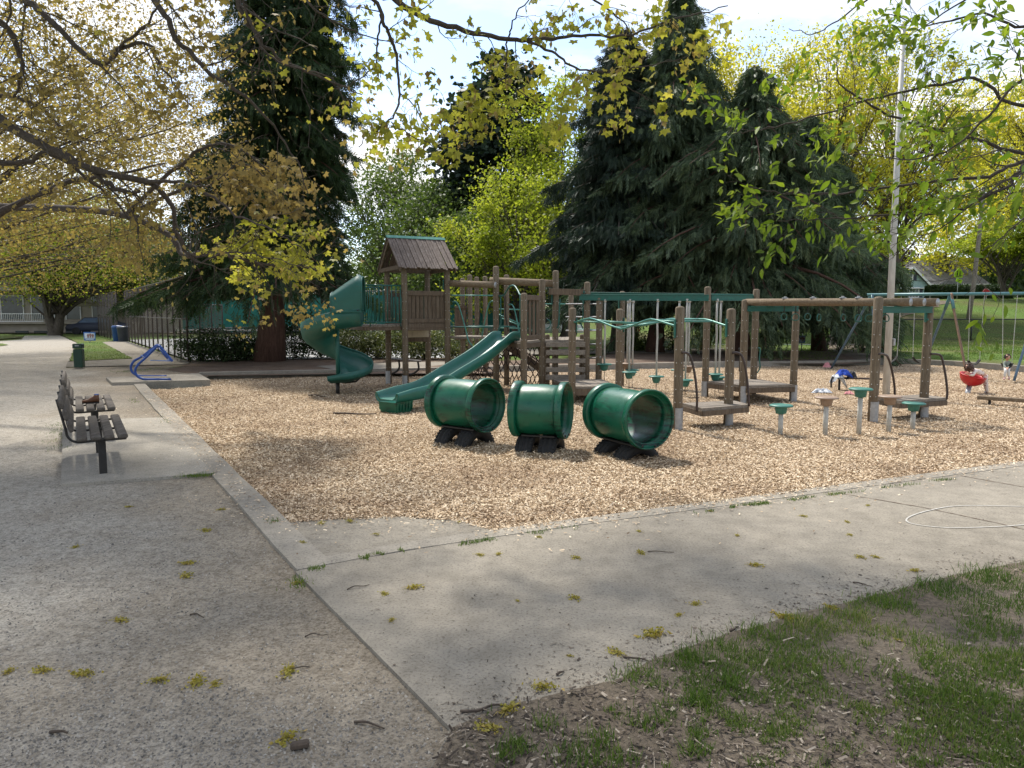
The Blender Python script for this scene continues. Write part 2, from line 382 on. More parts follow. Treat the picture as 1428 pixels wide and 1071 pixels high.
M['pinkcloth'] = simple('pink_cloth', (0.60, 0.27, 0.27), (0.5, 0.2, 0.21), 9, 0.9)
M['redcloth'] = simple('red_cloth', (0.55, 0.02, 0.03), (0.4, 0.015, 0.02), 9, 0.8)
M['blossom'] = leaf('fallen_blossom', [(0.0, (0.22, 0.20, 0.035)), (0.5, (0.36, 0.32, 0.06)), (0.85, (0.40, 0.28, 0.09)), (1.0, (0.55, 0.52, 0.32))], 0.3, (1.1, 1.05, 0.5), 6)
M['stick'] = simple('dead_twig', (0.10, 0.075, 0.055), (0.045, 0.035, 0.028), 25, 0.9)
def mesh_mat(name, col, opacity, sc):
    m, t, o = new_mat(name)
    co = coords(t)
    def wave(rot):
        mpn = t.nodes.new('ShaderNodeMapping'); mpn.inputs['Rotation'].default_value = (0, rot, 0)
        t.links.new(co, mpn.inputs[0])
        w = t.nodes.new('ShaderNodeTexWave'); w.wave_type = 'BANDS'; w.bands_direction = 'X'
        w.inputs['Scale'].default_value = sc
        t.links.new(mpn.outputs[0], w.inputs[0])
        return ramp(t, w.outputs[1], [(1 - opacity, (0, 0, 0)), (1 - opacity + 0.08, (1, 1, 1))])
    f = mix(t, wave(R(45)), wave(R(-45)), 1.0, 'LIGHTEN')
    d = t.nodes.new('ShaderNodeBsdfDiffuse'); d.inputs[0].default_value = (*col, 1)
    tr = t.nodes.new('ShaderNodeBsdfTransparent')
    ms = t.nodes.new('ShaderNodeMixShader')
    t.links.new(f, ms.inputs[0]); t.links.new(tr.outputs[0], ms.inputs[1]); t.links.new(d.outputs[0], ms.inputs[2])
    t.links.new(ms.outputs[0], o.inputs[0])
    return m
M['net'] = mesh_mat('chain_link', (0.12, 0.105, 0.09), 0.24, 7)
M['netdark'] = mesh_mat('black_chain_link', (0.03, 0.03, 0.03), 0.13, 9)

# ------------------------------------------------------------------ building blocks
WL = {}
def wloc(o):
    return WL.get(o.name, Vector((0, 0, 0))) if o else Vector((0, 0, 0))
def tag(o, label, cat, group=None, kind=None):
    if label: o['label'] = label
    if cat: o['category'] = cat
    if group: o['group'] = group
    if kind: o['kind'] = kind
    return o
def thing(name, label, cat, loc, group=None):
    o = bpy.data.objects.new(name, None)
    COL.objects.link(o)
    o.empty_display_size = 0.1
    o.location = loc
    WL[o.name] = Vector(loc)
    return tag(o, label, cat, group)
def dup(root, loc, label=None, rotz=0):
    r = root.copy(); COL.objects.link(r)
    r.location = loc; r.rotation_euler = (0, 0, rotz)
    if label: r['label'] = label
    WL[r.name] = Vector(loc)
    for ch in list(root.children):
        c = ch.copy(); COL.objects.link(c); c.parent = r
        for g in list(ch.children):
            d = g.copy(); COL.objects.link(d); d.parent = c
    return r
def link_mesh(name, me, parent, org=None, loc=None):
    o = bpy.data.objects.new(name, me)
    COL.objects.link(o)
    if parent:
        o.parent = parent
        WL[o.name] = wloc(parent)
    elif loc is not None:
        o.location = loc
        WL[o.name] = Vector(loc)
    return o

class MB:
    """collects shapes in world coordinates; build() links them as ONE mesh object"""
    def __init__(s):
        s.v = []; s.f = []; s.sm = []; s.mi = []; s.cur = 0
    def add(s, vs, fs, smooth=False):
        b = len(s.v)
        s.v.extend([tuple(p) for p in vs])
        for f in fs:
            s.f.append([i + b for i in f]); s.sm.append(smooth); s.mi.append(s.cur)
        return s
    def box(s, c, size, rot=None, bev=0.0):
        hx, hy, hz = size[0] / 2, size[1] / 2, size[2] / 2
        c = Vector(c)
        if bev > 0:
            b = min(bev, hx * .9, hy * .9, hz * .9)
            vs = []
            for sx in (-1, 1):
                for sy in (-1, 1):
                    for sz in (-1, 1):
                        vs += [(sx * (hx - b), sy * (hy - b), sz * hz), (sx * (hx - b), sy * hy, sz * (hz - b)), (sx * hx, sy * (hy - b), sz * (hz - b))]
            I = lambda sx, sy, sz, k: ((sx > 0) * 4 + (sy > 0) * 2 + (sz > 0)) * 3 + k
            fs = []
            for z in (-1, 1):
                fs.append([I(-1, -1, z, 0), I(1, -1, z, 0), I(1, 1, z, 0), I(-1, 1, z, 0)])
                fs.append([I(-1, z, -1, 1), I(1, z, -1, 1), I(1, z, 1, 1), I(-1, z, 1, 1)])
                fs.append([I(z, -1, -1, 2), I(z, 1, -1, 2), I(z, 1, 1, 2), I(z, -1, 1, 2)])
            for a in (-1, 1):
                for d in (-1, 1):
                    fs.append([I(-1, a, d, 0), I(1, a, d, 0), I(1, a, d, 1), I(-1, a, d, 1)])
                    fs.append([I(a, -1, d, 0), I(a, 1, d, 0), I(a, 1, d, 2), I(a, -1, d, 2)])
                    fs.append([I(a, d, -1, 1), I(a, d, 1, 1), I(a, d, 1, 2), I(a, d, -1, 2)])
                    for e in (-1, 1):
                        fs.append([I(a, d, e, 0), I(a, d, e, 1), I(a, d, e, 2)])
        else:
            vs = [(x, y, z) for x in (-hx, hx) for y in (-hy, hy) for z in (-hz, hz)]
            fs = [[0, 1, 3, 2], [4, 6, 7, 5], [0, 4, 5, 1], [2, 3, 7, 6], [0, 2, 6, 4], [1, 5, 7, 3]]
        out = []
        for p in vs:
            p = Vector(p)
            if rot is not None: p = rot @ p
            out.append(p + c)
        return s.add(out, fs)
    def bar(s, p0, p1, w, h, up=(0, 0, 1), bev=0.004):
        """a board from p0 to p1, w wide (sideways) and h high"""
        p0, p1 = Vector(p0), Vector(p1)
        d = p1 - p0
        L_ = d.length
        d.normalize()
        up = Vector(up)
        sd_ = d.cross(up)
        if sd_.length < 1e-4: sd_ = d.cross(Vector((0, 1, 0)))
        sd_.normalize(); up = sd_.cross(d).normalized()
        m = Matrix((d, sd_, up)).transposed()
        return s.box((p0 + p1) / 2, (L_, w, h), m, bev)
    def tube(s, pts, r, n=8, caps=True, closed=False, smooth=True):
        pts = [Vector(p) for p in pts]
        k = len(pts)
        rs = r if isinstance(r, (list, tuple)) else [r] * k
        vs = []; prev = None
        for i, p in enumerate(pts):
            if closed: t = pts[(i + 1) % k] - pts[i - 1]
            else: t = pts[min(i + 1, k - 1)] - pts[max(i - 1, 0)]
            if t.length < 1e-9: t = Vector((0, 0, 1))
            t.normalize()
            if prev is None:
                a = Vector((0, 0, 1)) if abs(t.z) < .9 else Vector((1, 0, 0))
                u = t.cross(a).normalized()
            else:
                u = (prev - t * prev.dot(t))
                u = u.normalized() if u.length > 1e-6 else t.orthogonal().normalized()
            prev = u
            w = t.cross(u)
            for j in range(n):
                an = 2 * math.pi * j / n
                vs.append(p + (u * math.cos(an) + w * math.sin(an)) * rs[i])
        fs = []
        for i in range(k if closed else k - 1):
            a, b = i * n, ((i + 1) % k) * n
            for j in range(n):
                fs.append([a + j, a + (j + 1) % n, b + (j + 1) % n, b + j])
        if caps and not closed:
            fs.append(list(range(n - 1, -1, -1))); fs.append([(k - 1) * n + j for j in range(n)])
        return s.add(vs, fs, smooth)
    def lathe(s, prof, org, axis=(0, 0, 1), n=24, smooth=True, close=False):
        """prof: (radius, along axis); the profile is turned about the axis"""
        ax = Vector(axis).normalized(); u = ax.orthogonal().normalized(); w = ax.cross(u)
        org = Vector(org); k = len(prof); vs = []
        for (r, h) in prof:
            for j in range(n):
                an = 2 * math.pi * j / n
                vs.append(org + ax * h + (u * math.cos(an) + w * math.sin(an)) * r)
        fs = []
        for i in range(k if close else k - 1):
            a, b = i * n, ((i + 1) % k) * n
            for j in range(n):
                fs.append([a + j, a + (j + 1) % n, b + (j + 1) % n, b + j])
        return s.add(vs, fs, smooth)
    def prism(s, poly, off):
        """poly: 3-D outline, pushed by off"""
        n = len(poly); off = Vector(off)
        vs = [Vector(p) for p in poly] + [Vector(p) + off for p in poly]
        fs = [list(range(n - 1, -1, -1)), [n + i for i in range(n)]]
        for i in range(n):
            fs.append([i, (i + 1) % n, n + (i + 1) % n, n + i])
        return s.add(vs, fs)
    def build(s, name, mat, parent=None, loc=None):
        me = bpy.data.meshes.new(name)
        org = wloc(parent) if parent else (Vector(loc) if loc is not None else Vector((0, 0, 0)))
        me.from_pydata([(p[0] - org.x, p[1] - org.y, p[2] - org.z) for p in s.v], [], s.f)
        me.polygons.foreach_set('use_smooth', s.sm)
        for m in (mat if isinstance(mat, (list, tuple)) else [mat]): me.materials.append(m)
        if max(s.mi, default=0): me.polygons.foreach_set('material_index', s.mi)
        me.update()
        return link_mesh(name, me, parent, loc=loc)

def np_mesh(name, V, F, mat, parent=None, smooth=False, loc=None):
    """V (n,3) world, F (m,k) all faces with k corners"""
    org = wloc(parent) if parent else (Vector(loc) if loc is not None else Vector((0, 0, 0)))
    V = np.asarray(V, np.float32) - np.array(org, np.float32)
    F = np.asarray(F, np.int32); m, k = F.shape
    me = bpy.data.meshes.new(name)
    me.vertices.add(len(V)); me.vertices.foreach_set('co', V.ravel())
    me.loops.add(m * k); me.loops.foreach_set('vertex_index', F.ravel())
    me.polygons.add(m)
    me.polygons.foreach_set('loop_start', np.arange(0, m * k, k, dtype=np.int32))
    me.polygons.foreach_set('loop_total', np.full(m, k, np.int32))
    if smooth: me.polygons.foreach_set('use_smooth', np.ones(m, bool))
    me.update(calc_edges=True)
    me.materials.append(mat)
    return link_mesh(name, me, parent, loc=loc)

def unit(a):
    return a / np.maximum(np.linalg.norm(a, axis=1, keepdims=True), 1e-9)
def rnd_dirs(n, rg):
    return unit(rg.normal(size=(n, 3)))
T_DIAMOND = (np.array([(0, 0, 0), (.34, .45, .06), (0, 1, -.08), (-.34, .45, .06)]), np.array([(0, 1, 2, 3)]))
T_BLADE = (np.array([(-.5, 0, 0), (.5, 0, 0), (.34, .55, .0), (-.34, .55, .0), (0.05, 1, .12), (-0.05, 1, .12)]), np.array([(0, 1, 2, 3), (3, 2, 4, 5)]))
T_OVAL = (np.array([(0, 0, 0), (.16, .22, .05), (.21, .48, .04), (.12, .78, -.03), (0, 1, -.1), (-.12, .78, -.03), (-.21, .48, .04), (-.16, .22, .05), (0, .5, -.03)]),
          np.array([(0, 1, 2, 8), (8, 2, 3, 4), (0, 8, 6, 7), (8, 4, 5, 6)]))
def _maple():
    v = [(0, 0, 0)]
    for a, r in ((-150, .2), (-105, .62), (-80, .47), (-48, .88), (-25, .56), (0, 1.0), (25, .56), (48, .88), (80, .47), (105, .62), (150, .2)):
        v.append((math.sin(R(a)) * r, .30 + math.cos(R(a)) * r * .72, -.14 * r * r))
    v[0] = (0, .3, 0.02)
    return np.array(v), np.array([(0, i, i + 1) for i in range(1, 11)])
T_MAPLE = _maple()
T_SPRAY = (np.array([(-.10, 0, 0), (.10, 0, 0), (.5, .3, .04), (.42, .62, .03), (.05, 1, -.02), (-.05, 1, -.02), (-.42, .62, .03), (-.5, .3, .04)]),
           np.array([(0, 1, 2, 7), (7, 2, 3, 6), (6, 3, 4, 5)]))
def _frond():
    v, f = [], []
    def q(*p):
        k = len(v); v.extend(p); f.append((k, k + 1, k + 2, k + 3))
    for i in range(4):
        t = .04 + .2 * i
        for s in (-1, 1):
            w = .5 * (1 - .5 * t); u = t + (.05 if s > 0 else 0)
            q((0, u, 0), (s * w * .55, u + .10, .03), (s * w, u + .27, -.03), (s * w * .32, u + .17, .01))
    q((-.05, .0, 0), (.05, .0, 0), (.06, .7, .02), (0, 1.05, -.03))
    return np.array(v), np.array(f)
T_FROND = _frond()
def scatter(tmpl, C, D, Nn, size, width=None):
    """copies of a template at C: long axis D, facing Nn, length size"""
    tv, tf = tmpl
    n = len(C)
    D = unit(D); X = unit(np.cross(D, Nn)); Z = np.cross(X, D)
    size = np.broadcast_to(np.asarray(size, float), (n,)).reshape(n, 1, 1)
    wd_ = size if width is None else np.broadcast_to(np.asarray(width, float), (n,)).reshape(n, 1, 1)
    V = C[:, None, :] + X[:, None, :] * tv[None, :, 0:1] * wd_ + D[:, None, :] * tv[None, :, 1:2] * size + Z[:, None, :] * tv[None, :, 2:3] * size
    F = tf[None] + (np.arange(n) * len(tv))[:, None, None]
    return V.reshape(-1, 3), F.reshape(-1, tf.shape[1])
def in_poly(P, poly):
    x, y = P[:, 0], P[:, 1]
    r = np.zeros(len(P), bool)
    n = len(poly)
    for i in range(n):
        x0, y0 = poly[i][0], poly[i][1]; x1, y1 = poly[(i + 1) % n][0], poly[(i + 1) % n][1]
        c = ((y0 > y) != (y1 > y)) & (x < (x1 - x0) * (y - y0) / (y1 - y0 + 1e-12) + x0)
        r ^= c
    return r
_lat = NP.random((128, 128))
def vnoise(x, y, sc):
    x = np.asarray(x) * sc + 40.3; y = np.asarray(y) * sc + 17.9
    xi, yi = np.floor(x).astype(int), np.floor(y).astype(int)
    fx, fy = x - xi, y - yi
    fx = fx * fx * (3 - 2 * fx); fy = fy * fy * (3 - 2 * fy)
    g = lambda a, b: _lat[a % 128, b % 128]
    return (g(xi, yi) * (1 - fx) + g(xi + 1, yi) * fx) * (1 - fy) + (g(xi, yi + 1) * (1 - fx) + g(xi + 1, yi + 1) * fx) * fy
def fnoise(x, y, sc):
    return (vnoise(x, y, sc) + .5 * vnoise(x, y, sc * 2.1) + .25 * vnoise(x, y, sc * 4.3)) / 1.75
def cat_rom(pts, per=6):
    pts = [Vector(p) for p in pts]
    if len(pts) < 3: 
        return [pts[0].lerp(pts[-1], i / per) for i in range(per + 1)]
    q = [pts[0] * 2 - pts[1]] + pts + [pts[-1] * 2 - pts[-2]]
    out = []
    for i in range(1, len(q) - 2):
        a, b, c, d = q[i - 1:i + 3]
        for k in range(per):
            t = k / per
            out.append(.5 * ((2 * b) + (c - a) * t + (2 * a - 5 * b + 4 * c - d) * t * t + (3 * b - a - 3 * c + d) * t ** 3))
    out.append(pts[-1])
    return out
def jit_poly(pts, step, amp, sc=1.5):
    out = []
    n = len(pts)
    for i in range(n):
        a, b = Vector(pts[i][:2]), Vector(pts[(i + 1) % n][:2])
        k = max(1, int((b - a).length / step))
        nm = Vector((-(b - a).y, (b - a).x))
        if nm.length > 0: nm.normalize()
        for j in range(k):
            p = a.lerp(b, j / k)
            h = (float(fnoise(p.x, p.y, sc)) - .5) * 2 * amp + random.uniform(-.25, .25) * amp
            out.append(p + nm * h)
    return out

# ------------------------------------------------------------------ the setting
def sheet(name, pts, z, mat, thick=0.0, label=None):
    m = MB()
    poly = [(p[0], p[1], z) for p in pts]
    area = sum(poly[i][0] * poly[(i + 1) % len(poly)][1] - poly[(i + 1) % len(poly)][0] * poly[i][1] for i in range(len(poly)))
    if area < 0: poly.reverse()
    if thick: m.prism([(p[0], p[1], p[2] - thick) for p in poly], (0, 0, thick))
    else: m.add(poly, [list(range(len(poly)))])
    o = m.build(name, mat)
    return tag(o, None, None, None, 'structure')
def px(*a, z=0.0):
    return [G(x, y, z) for x, y in a]
def sstep(a, b, x):
    t = np.clip((x - a) / (b - a), 0, 1)
    return t * t * (3 - 2 * t)
def terr(x, y):
    x = np.asarray(x, float); y = np.asarray(y, float)
    lowered = 1 - sstep(24.5, 27.0, y)
    hill = sstep(43, 74, y) * sstep(3, 16, x) * 3.15
    hill = hill + sstep(74, 130, y) * sstep(3, 16, x) * 1.2
    return -0.02 - .05 * (1 - sstep(2, 8, x)) - 0.26 * lowered + hill + (fnoise(x, y, .09) - .5) * .25 * sstep(38, 60, y) * sstep(2, 10, x)
xs = np.concatenate([np.linspace(-900, -70, 14), np.linspace(-60, 90, 111), np.linspace(100, 900, 14)])
ys = np.concatenate([np.linspace(-60, 18, 10), np.linspace(20, 30, 14), np.linspace(32, 140, 72), np.linspace(150, 1500, 16)])
gx, gy = np.meshgrid(xs, ys)
gz = terr(gx, gy)
nx, ny = len(xs), len(ys)
ii = (np.arange(ny - 1)[:, None] * nx + np.arange(nx - 1)[None]).ravel()
o = np_mesh('ground', np.stack([gx.ravel(), gy.ravel(), gz.ravel()], 1), np.stack([ii, ii + 1, ii + nx + 1, ii + nx], 1), M['lawn'], smooth=True)
tag(o, None, None, None, 'structure')

# gravel path on the left, reaching away under the trees
pl = px((424, 797), (197, 535), (290, 524), (290, 500), (92, 512), (97, 503), (108, 478), (84, 467.5), (35, 467.5), (30, 473), (-40, 478), (-40, 486), (-160, 500), (-420, 560))
pl += [Vector((-9, 3, 0)), Vector((-6, -3, 0)), Vector((6, -3, 0)), Vector((3, 2.2, 0)), G(640, 1018), G(424, 797)]
gravel_poly = pl[:-2] + [G(622, 1018), G(410, 799)]
sheet('gravel_path', jit_poly(pl[:-1], .5, .05), -0.022, M['gravel'])
# soil and mulch under the kerbs and trees behind
sheet('dirt_strip', jit_poly(px((268, 521), (232, 515), (262, 507), (300, 503), (470, 500), (660, 497), (700, 510), (690, 520), (470, 521), (277, 524)), .6, .1), -0.010, M['mulch'])
sheet('mulch_bed', jit_poly(px((560, 518), (640, 505), (800, 500), (860, 493), (980, 490), (1150, 489), (1205, 498), (1222, 504), (1180, 508), (1010, 506.5), (860, 508)), .6, .12), 0.006, M['mulch'])
sheet('park_walk', px((640, 487.5), (800, 486.5), (1010, 486), (1010, 492), (800, 493.5), (640, 496)), 0.012, M['concrete'])
sheet('dirt_patch', jit_poly(px((1150, 487), (1200, 486), (1262, 503), (1215, 505), (1190, 500)), .5, .15), 0.018, M['soil'])
# concrete: foreground slab, kerbs, pads, paths
slab = px((412, 797), (628, 1015), (600, 1071), (900, 1180), (2100, 1000), (2300, 560), (1428, 648), (1000, 706), (708, 745), (430, 791))
sheet('concrete_slab', slab, 0.0, M['concrete'], 0.16)
apron = px((391, 727), (470, 722), (560, 719), (640, 724), (708, 743.2), (560, 765.5), (431, 788.5))
sheet('concrete_apron', apron, -0.006, M['concrete'], 0.1)
def strip(name, path, w, z0, z1, mat, jit=0.0):
    """a kerb: path = its outer edge, w = width to the right of travel"""
    pts = [Vector((p[0], p[1])) for p in path]
    L_, Rr = [], []
    for i, p in enumerate(pts):
        d = pts[min(i + 1, len(pts) - 1)] - pts[max(i - 1, 0)]
        d.normalize()
        nrm = Vector((d.y, -d.x))
        L_.append(p); Rr.append(p + nrm * w)
    m = MB()
    for i in range(len(pts) - 1):
        a, b, c, d = L_[i], L_[i + 1], Rr[i + 1], Rr[i]
        vs = [(q.x, q.y, z) for z in (z0, z1) for q in (a, b, c, d)]
        m.add(vs, [[4, 5, 6, 7], [0, 1, 5, 4], [2, 3, 7, 6]])
        if i == 0: m.add(vs, [[3, 0, 4, 7]])
        if i == len(pts) - 2: m.add(vs, [[1, 2, 6, 5]])
    o = m.build(name, mat)
    return tag(o, None, None, None, 'structure')
k0, k1 = G(413, 796), G(186, 536)
kp = [k0.lerp(k1, t) for t in np.linspace(0, 1, 24)]
kp = [p + Vector((random.uniform(-.008, .008), random.uniform(-.008, .008), 0)) for p in kp]
strip('kerb_beside_path', kp, 0.25, -0.2, 0.006, M['kerb'])
f0 = px((428, 793), (560, 768.3), (708, 746.5), (850, 726.8), (1000, 707), (1200, 680), (1428, 649.5), (1900, 599), (2300, 563))
strip('kerb_along_slab', [f0[i].lerp(f0[i + 1], t) for i in range(len(f0) - 1) for t in (0, .25, .5, .75)] + [f0[-1]], -0.17, -0.2, 0.0045, M['kerb'])
sheet('bench_pad', px((88, 587), (85, 677), (298, 661), (226, 583)), 0.012, M['pad'], 0.12)
sheet('rack_pad', px((148, 529), (156, 536.5), (293, 532.5), (277, 523)), 0.055, M['kerb'], 0.3)
strip('kerb_behind_chips', px((277, 523.2), (480, 519), (700, 514), (860, 510.5), (1010, 507.5), (1150, 506.5), (1215, 504.5), (1262, 503.5), (1330, 506.5), (1428, 514), (1560, 527), (1900, 556)), -0.22, -0.25, 0.075, M['kerb'])
sheet('walk_behind_tower', px((440, 510.5), (470, 516), (655, 513), (655, 504), (560, 505)), 0.004, M['concrete'])
sheet('court_walk', px((92, 512), (94, 504.5), (185, 500.5), (142, 477), (176, 475.5), (264, 505), (262, 508)), 0.006, M['concrete'])
sheet('lawn_patch', jit_poly(px((96, 504), (184, 500), (142, 477.5), (161, 475), (132, 466.5), (84, 466.5), (108, 478)), .5, .08), 0.012, M['lawn'])
sheet('path_side_lawn', jit_poly(px((-40, 466), (12, 466), (32, 470.5), (-40, 475.5)), .5, .12), 0.004, M['lawn'])
sheet('path_edge_lawn', jit_poly(px((-60, 478), (4, 479), (12, 481), (-60, 489)), .5, .1), 0.004, M['lawn'])
sheet('tennis_court', px((180, 474), (264, 502), (700, 498), (680, 470), (400, 468)), 0.002, M['court'])
sheet('street', [(-80, 62, 0), (2, 62, 0), (2, 68, 0), (-80, 68, 0)], 0.03, M['concrete'])

# wood chips: one sheet with gentle humps, plus loose chips on it
chip_poly = px((391, 729), (470, 724), (560, 721), (640, 726), (700, 743), (850, 722), (1000, 702), (1200, 675.5), (1428, 646), (1900, 597), (2300, 562))
chip_poly += px((1900, 556.5), (1560, 527.5), (1428, 514.5), (1330, 507), (1262, 504), (1215, 505), (1010, 508), (860, 511), (480, 519.5), (293, 523.5), (293, 533), (206, 538))
def chip_z(x, y):
    d0 = np.full(np.shape(x), 1e9)
    for a, b in ((chip_poly[i], chip_poly[i + 1]) for i in range(9)):
        ax, ay = b.x - a.x, b.y - a.y
        t = np.clip(((x - a.x) * ax + (y - a.y) * ay) / (ax * ax + ay * ay), 0, 1)
        d0 = np.minimum(d0, np.hypot(x - a.x - t * ax, y - a.y - t * ay))
    edge = 1 - sstep(0.0, 2.2, d0)
    return ZC + edge * 0.085 + (fnoise(x, y, .9) - .5) * .07 * (1 - edge) + (fnoise(x, y, 3.1) - .5) * .018
cx_ = np.arange(-11, 37, .17); cy_ = np.arange(5.0, 27.0, .17)
gx, gy = np.meshgrid(cx_, cy_)
gz = chip_z(gx, gy)
P2 = np.stack([gx.ravel(), gy.ravel()], 1)
ok = in_poly(P2, [(p.x, p.y) for p in chip_poly]).reshape(gx.shape)
okd = ok.copy()
okd[1:] |= ok[:-1]; okd[:-1] |= ok[1:]; okd[:, 1:] |= ok[:, :-1]; okd[:, :-1] |= ok[:, 1:]
gz = np.where(ok, gz, np.where(gz > -0.06, -0.03, gz))
nx = len(cx_)
q = (okd[:-1, :-1] & okd[1:, :-1] & okd[:-1, 1:] & okd[1:, 1:])
jj, kk = np.nonzero(q)
ii = jj * nx + kk
o = np_mesh('wood_chip_ground', np.stack([gx.ravel(), gy.ravel(), gz.ravel()], 1), np.stack([ii, ii + 1, ii + nx + 1, ii + nx], 1), M['chips'], smooth=True)
tag(o, None, None, None, 'structure')
def sample_poly(n, poly, d0, d1, spread=0.78, pw=2.0):
    """random ground points in view, thinning with distance"""
    u = NP.random(n)
    d = (d0 ** (1 - pw) + u * (d1 ** (1 - pw) - d0 ** (1 - pw))) ** (1 / (1 - pw)) if pw != 1 else d0 * (d1 / d0) ** u
    x = d * (NP.random(n) * 2 - 1) * spread
    P = np.stack([x, d], 1)
    return P[in_poly(P, [(p[0], p[1]) for p in poly])]
def loose(name, P, z, size, width, mat, tilt=.5, label=None, cat=None, tmpl=None):
    n = len(P)
    C = np.stack([P[:, 0], P[:, 1], z], 1)
    a = NP.random(n) * 2 * math.pi
    D = np.stack([np.cos(a), np.sin(a), NP.normal(size=n) * tilt * .6], 1)
    Nn = unit(np.stack([NP.normal(size=n) * tilt, NP.normal(size=n) * tilt, np.ones(n)], 1))
    V, F = scatter(tmpl or T_BOARD, C, D, Nn, size(n) if callable(size) else size, width(n) if callable(width) else width)
    o = np_mesh(name, V, F, mat)
    return tag(o, label, cat, None, 'stuff')
T_BOARD = (np.array([(-.5, 0, 0), (.5, 0.05, 0), (.45, 1, .04), (-.4, .93, .04)]), np.array([(0, 1, 2, 3)]))
P = sample_poly(430000, chip_poly, 5.6, 25, .8, 1.6)
loose('loose_wood_chips', P, chip_z(P[:, 0], P[:, 1]) + .006 + NP.random(len(P)) * .012, lambda n: NP.uniform(.013, .042, n) * (0.78 + .45 * np.clip(P[:, 1] / 18, .2, 1.0)), lambda n: NP.uniform(.006, .014, n) * (0.78 + .45 * np.clip(P[:, 1] / 18, .2, 1.0)), M['chip_bits'], .55,
      'loose tan wood chips covering the play area', 'wood chips')
# chips kicked over the kerbs
S_ = []
for (p, q_) in [(chip_poly[i], chip_poly[i + 1]) for i in range(9)] + [(chip_poly[0], G(206, 538))]:
    n = int((q_ - p).length * 95)
    t = NP.random(n); w = NP.exponential(.16, n)
    d_ = (q_ - p).normalized(); nn = Vector((d_.y, -d_.x))
    if (p + Vector((nn.x, nn.y, 0)) * .3).y > p.y: nn = -nn
    S_.append(np.stack([p.x + (q_.x - p.x) * t + nn.x * w, p.y + (q_.y - p.y) * t + nn.y * w], 1))
P = np.concatenate(S_); P = P[P[:, 1] < 16]
loose('spilled_chips', P, np.full(len(P), .016), lambda n: NP.uniform(.012, .04, n), lambda n: NP.uniform(.005, .012, n), M['chip_bits'], .25, 'stray wood chips spilled over the kerb onto the concrete', 'wood chips')
T_STONE = (np.array([(-.5, -.5, -.3), (.5, -.45, -.3), (.45, .5, -.3), (-.5, .42, -.3), (.05, .0, .5)]), np.array([(0, 1, 4), (1, 2, 4), (2, 3, 4), (3, 0, 4)]))
P = sample_poly(42000, gravel_poly, 2.3, 12, .8, 2.0)
P = P[(NP.random(len(P)) < .25 + 1.2 * np.clip(fnoise(P[:, 0], P[:, 1], .8) - .38, 0, 1) * 2)]
loose('loose_gravel', P, np.full(len(P), -.019), lambda n: NP.gamma(2.5, .0022, n) + .003, lambda n: NP.gamma(2.5, .0022, n) + .003, M['stones'], .3, 'loose grey gravel scattered over the path', 'gravel', T_STONE)
# bottom right corner: bare soil with bark litter and tufts of grass
soil_poly = px((585, 1100), (630, 1017), (700, 987), (780, 966), (860, 949), (905, 925), (950, 905), (1060, 872), (1130, 852), (1200, 836), (1320, 806), (1428, 784), (1700, 740), (2000, 760))
soil_poly += [Vector((4.5, 2.0, 0)), Vector((1.2, 1.0, 0)), Vector((-.4, 1.4, 0))]
sheet('bare_soil', jit_poly(soil_poly, .07, .022, 5), 0.006, M['soil'])
P = sample_poly(62000, soil_poly, 1.9, 7, 1.4, 2.0)
P = P[NP.random(len(P)) < np.clip(1.5 - 1.6 * sstep(2.6, 4.2, P[:, 1]) * 1.0, .18, 1)]
loose('bark_litter', P, np.full(len(P), .012) + NP.random(len(P)) * .006, lambda n: NP.gamma(1.8, .0095, n) + .004, lambda n: NP.gamma(2, .0027, n) + .002, M['debris'], .35, 'brown bark litter on the bare soil', 'bark litter')
E_ = [(628, 1013), (700, 985), (780, 964), (860, 947), (950, 903), (1060, 870), (1200, 834), (1428, 782)]
S_ = []
for p, q_ in zip(E_, E_[1:]):
    p, q_ = G(*p), G(*q_)
    n = int((q_ - p).length * 330)
    t = NP.random(n); w = NP.exponential(.11, n)
    d_ = (q_ - p).normalized()
    S_.append(np.stack([p.x + (q_.x - p.x) * t - d_.y * w, p.y + (q_.y - p.y) * t + d_.x * w], 1))
P = np.concatenate(S_ + [sample_poly(1500, slab, 2.6, 9, .8, 1.8)])
P = P[in_poly(P, [(p.x, p.y) for p in slab])]
loose('slab_litter', P, np.full(len(P), .004), lambda n: NP.gamma(1.6, .006, n) + .003, lambda n: NP.gamma(2, .0018, n) + .002, M['debris'], .2, 'small bits of bark and seed husks blown over the concrete slab', 'litter')
def grass(name, P, z, hmin, hmax, wid, label):
    n = len(P)
    C = np.stack([P[:, 0], P[:, 1], z if not np.isscalar(z) else np.full(n, z)], 1)
    a = NP.random(n) * 2 * math.pi
    ln = np.abs(NP.normal(size=n)) * .55
    D = np.stack([np.cos(a) * ln, np.sin(a) * ln, np.ones(n)], 1)
    b = NP.random(n) * 2 * math.pi
    Nn = np.stack([np.cos(b), np.sin(b), np.zeros(n)], 1)
    V, F = scatter(T_BLADE, C, D, Nn, NP.uniform(hmin, hmax, n), wid)
    o = np_mesh(name, V, F, M['blade'])
    return tag(o, label, 'grass', None, 'stuff')
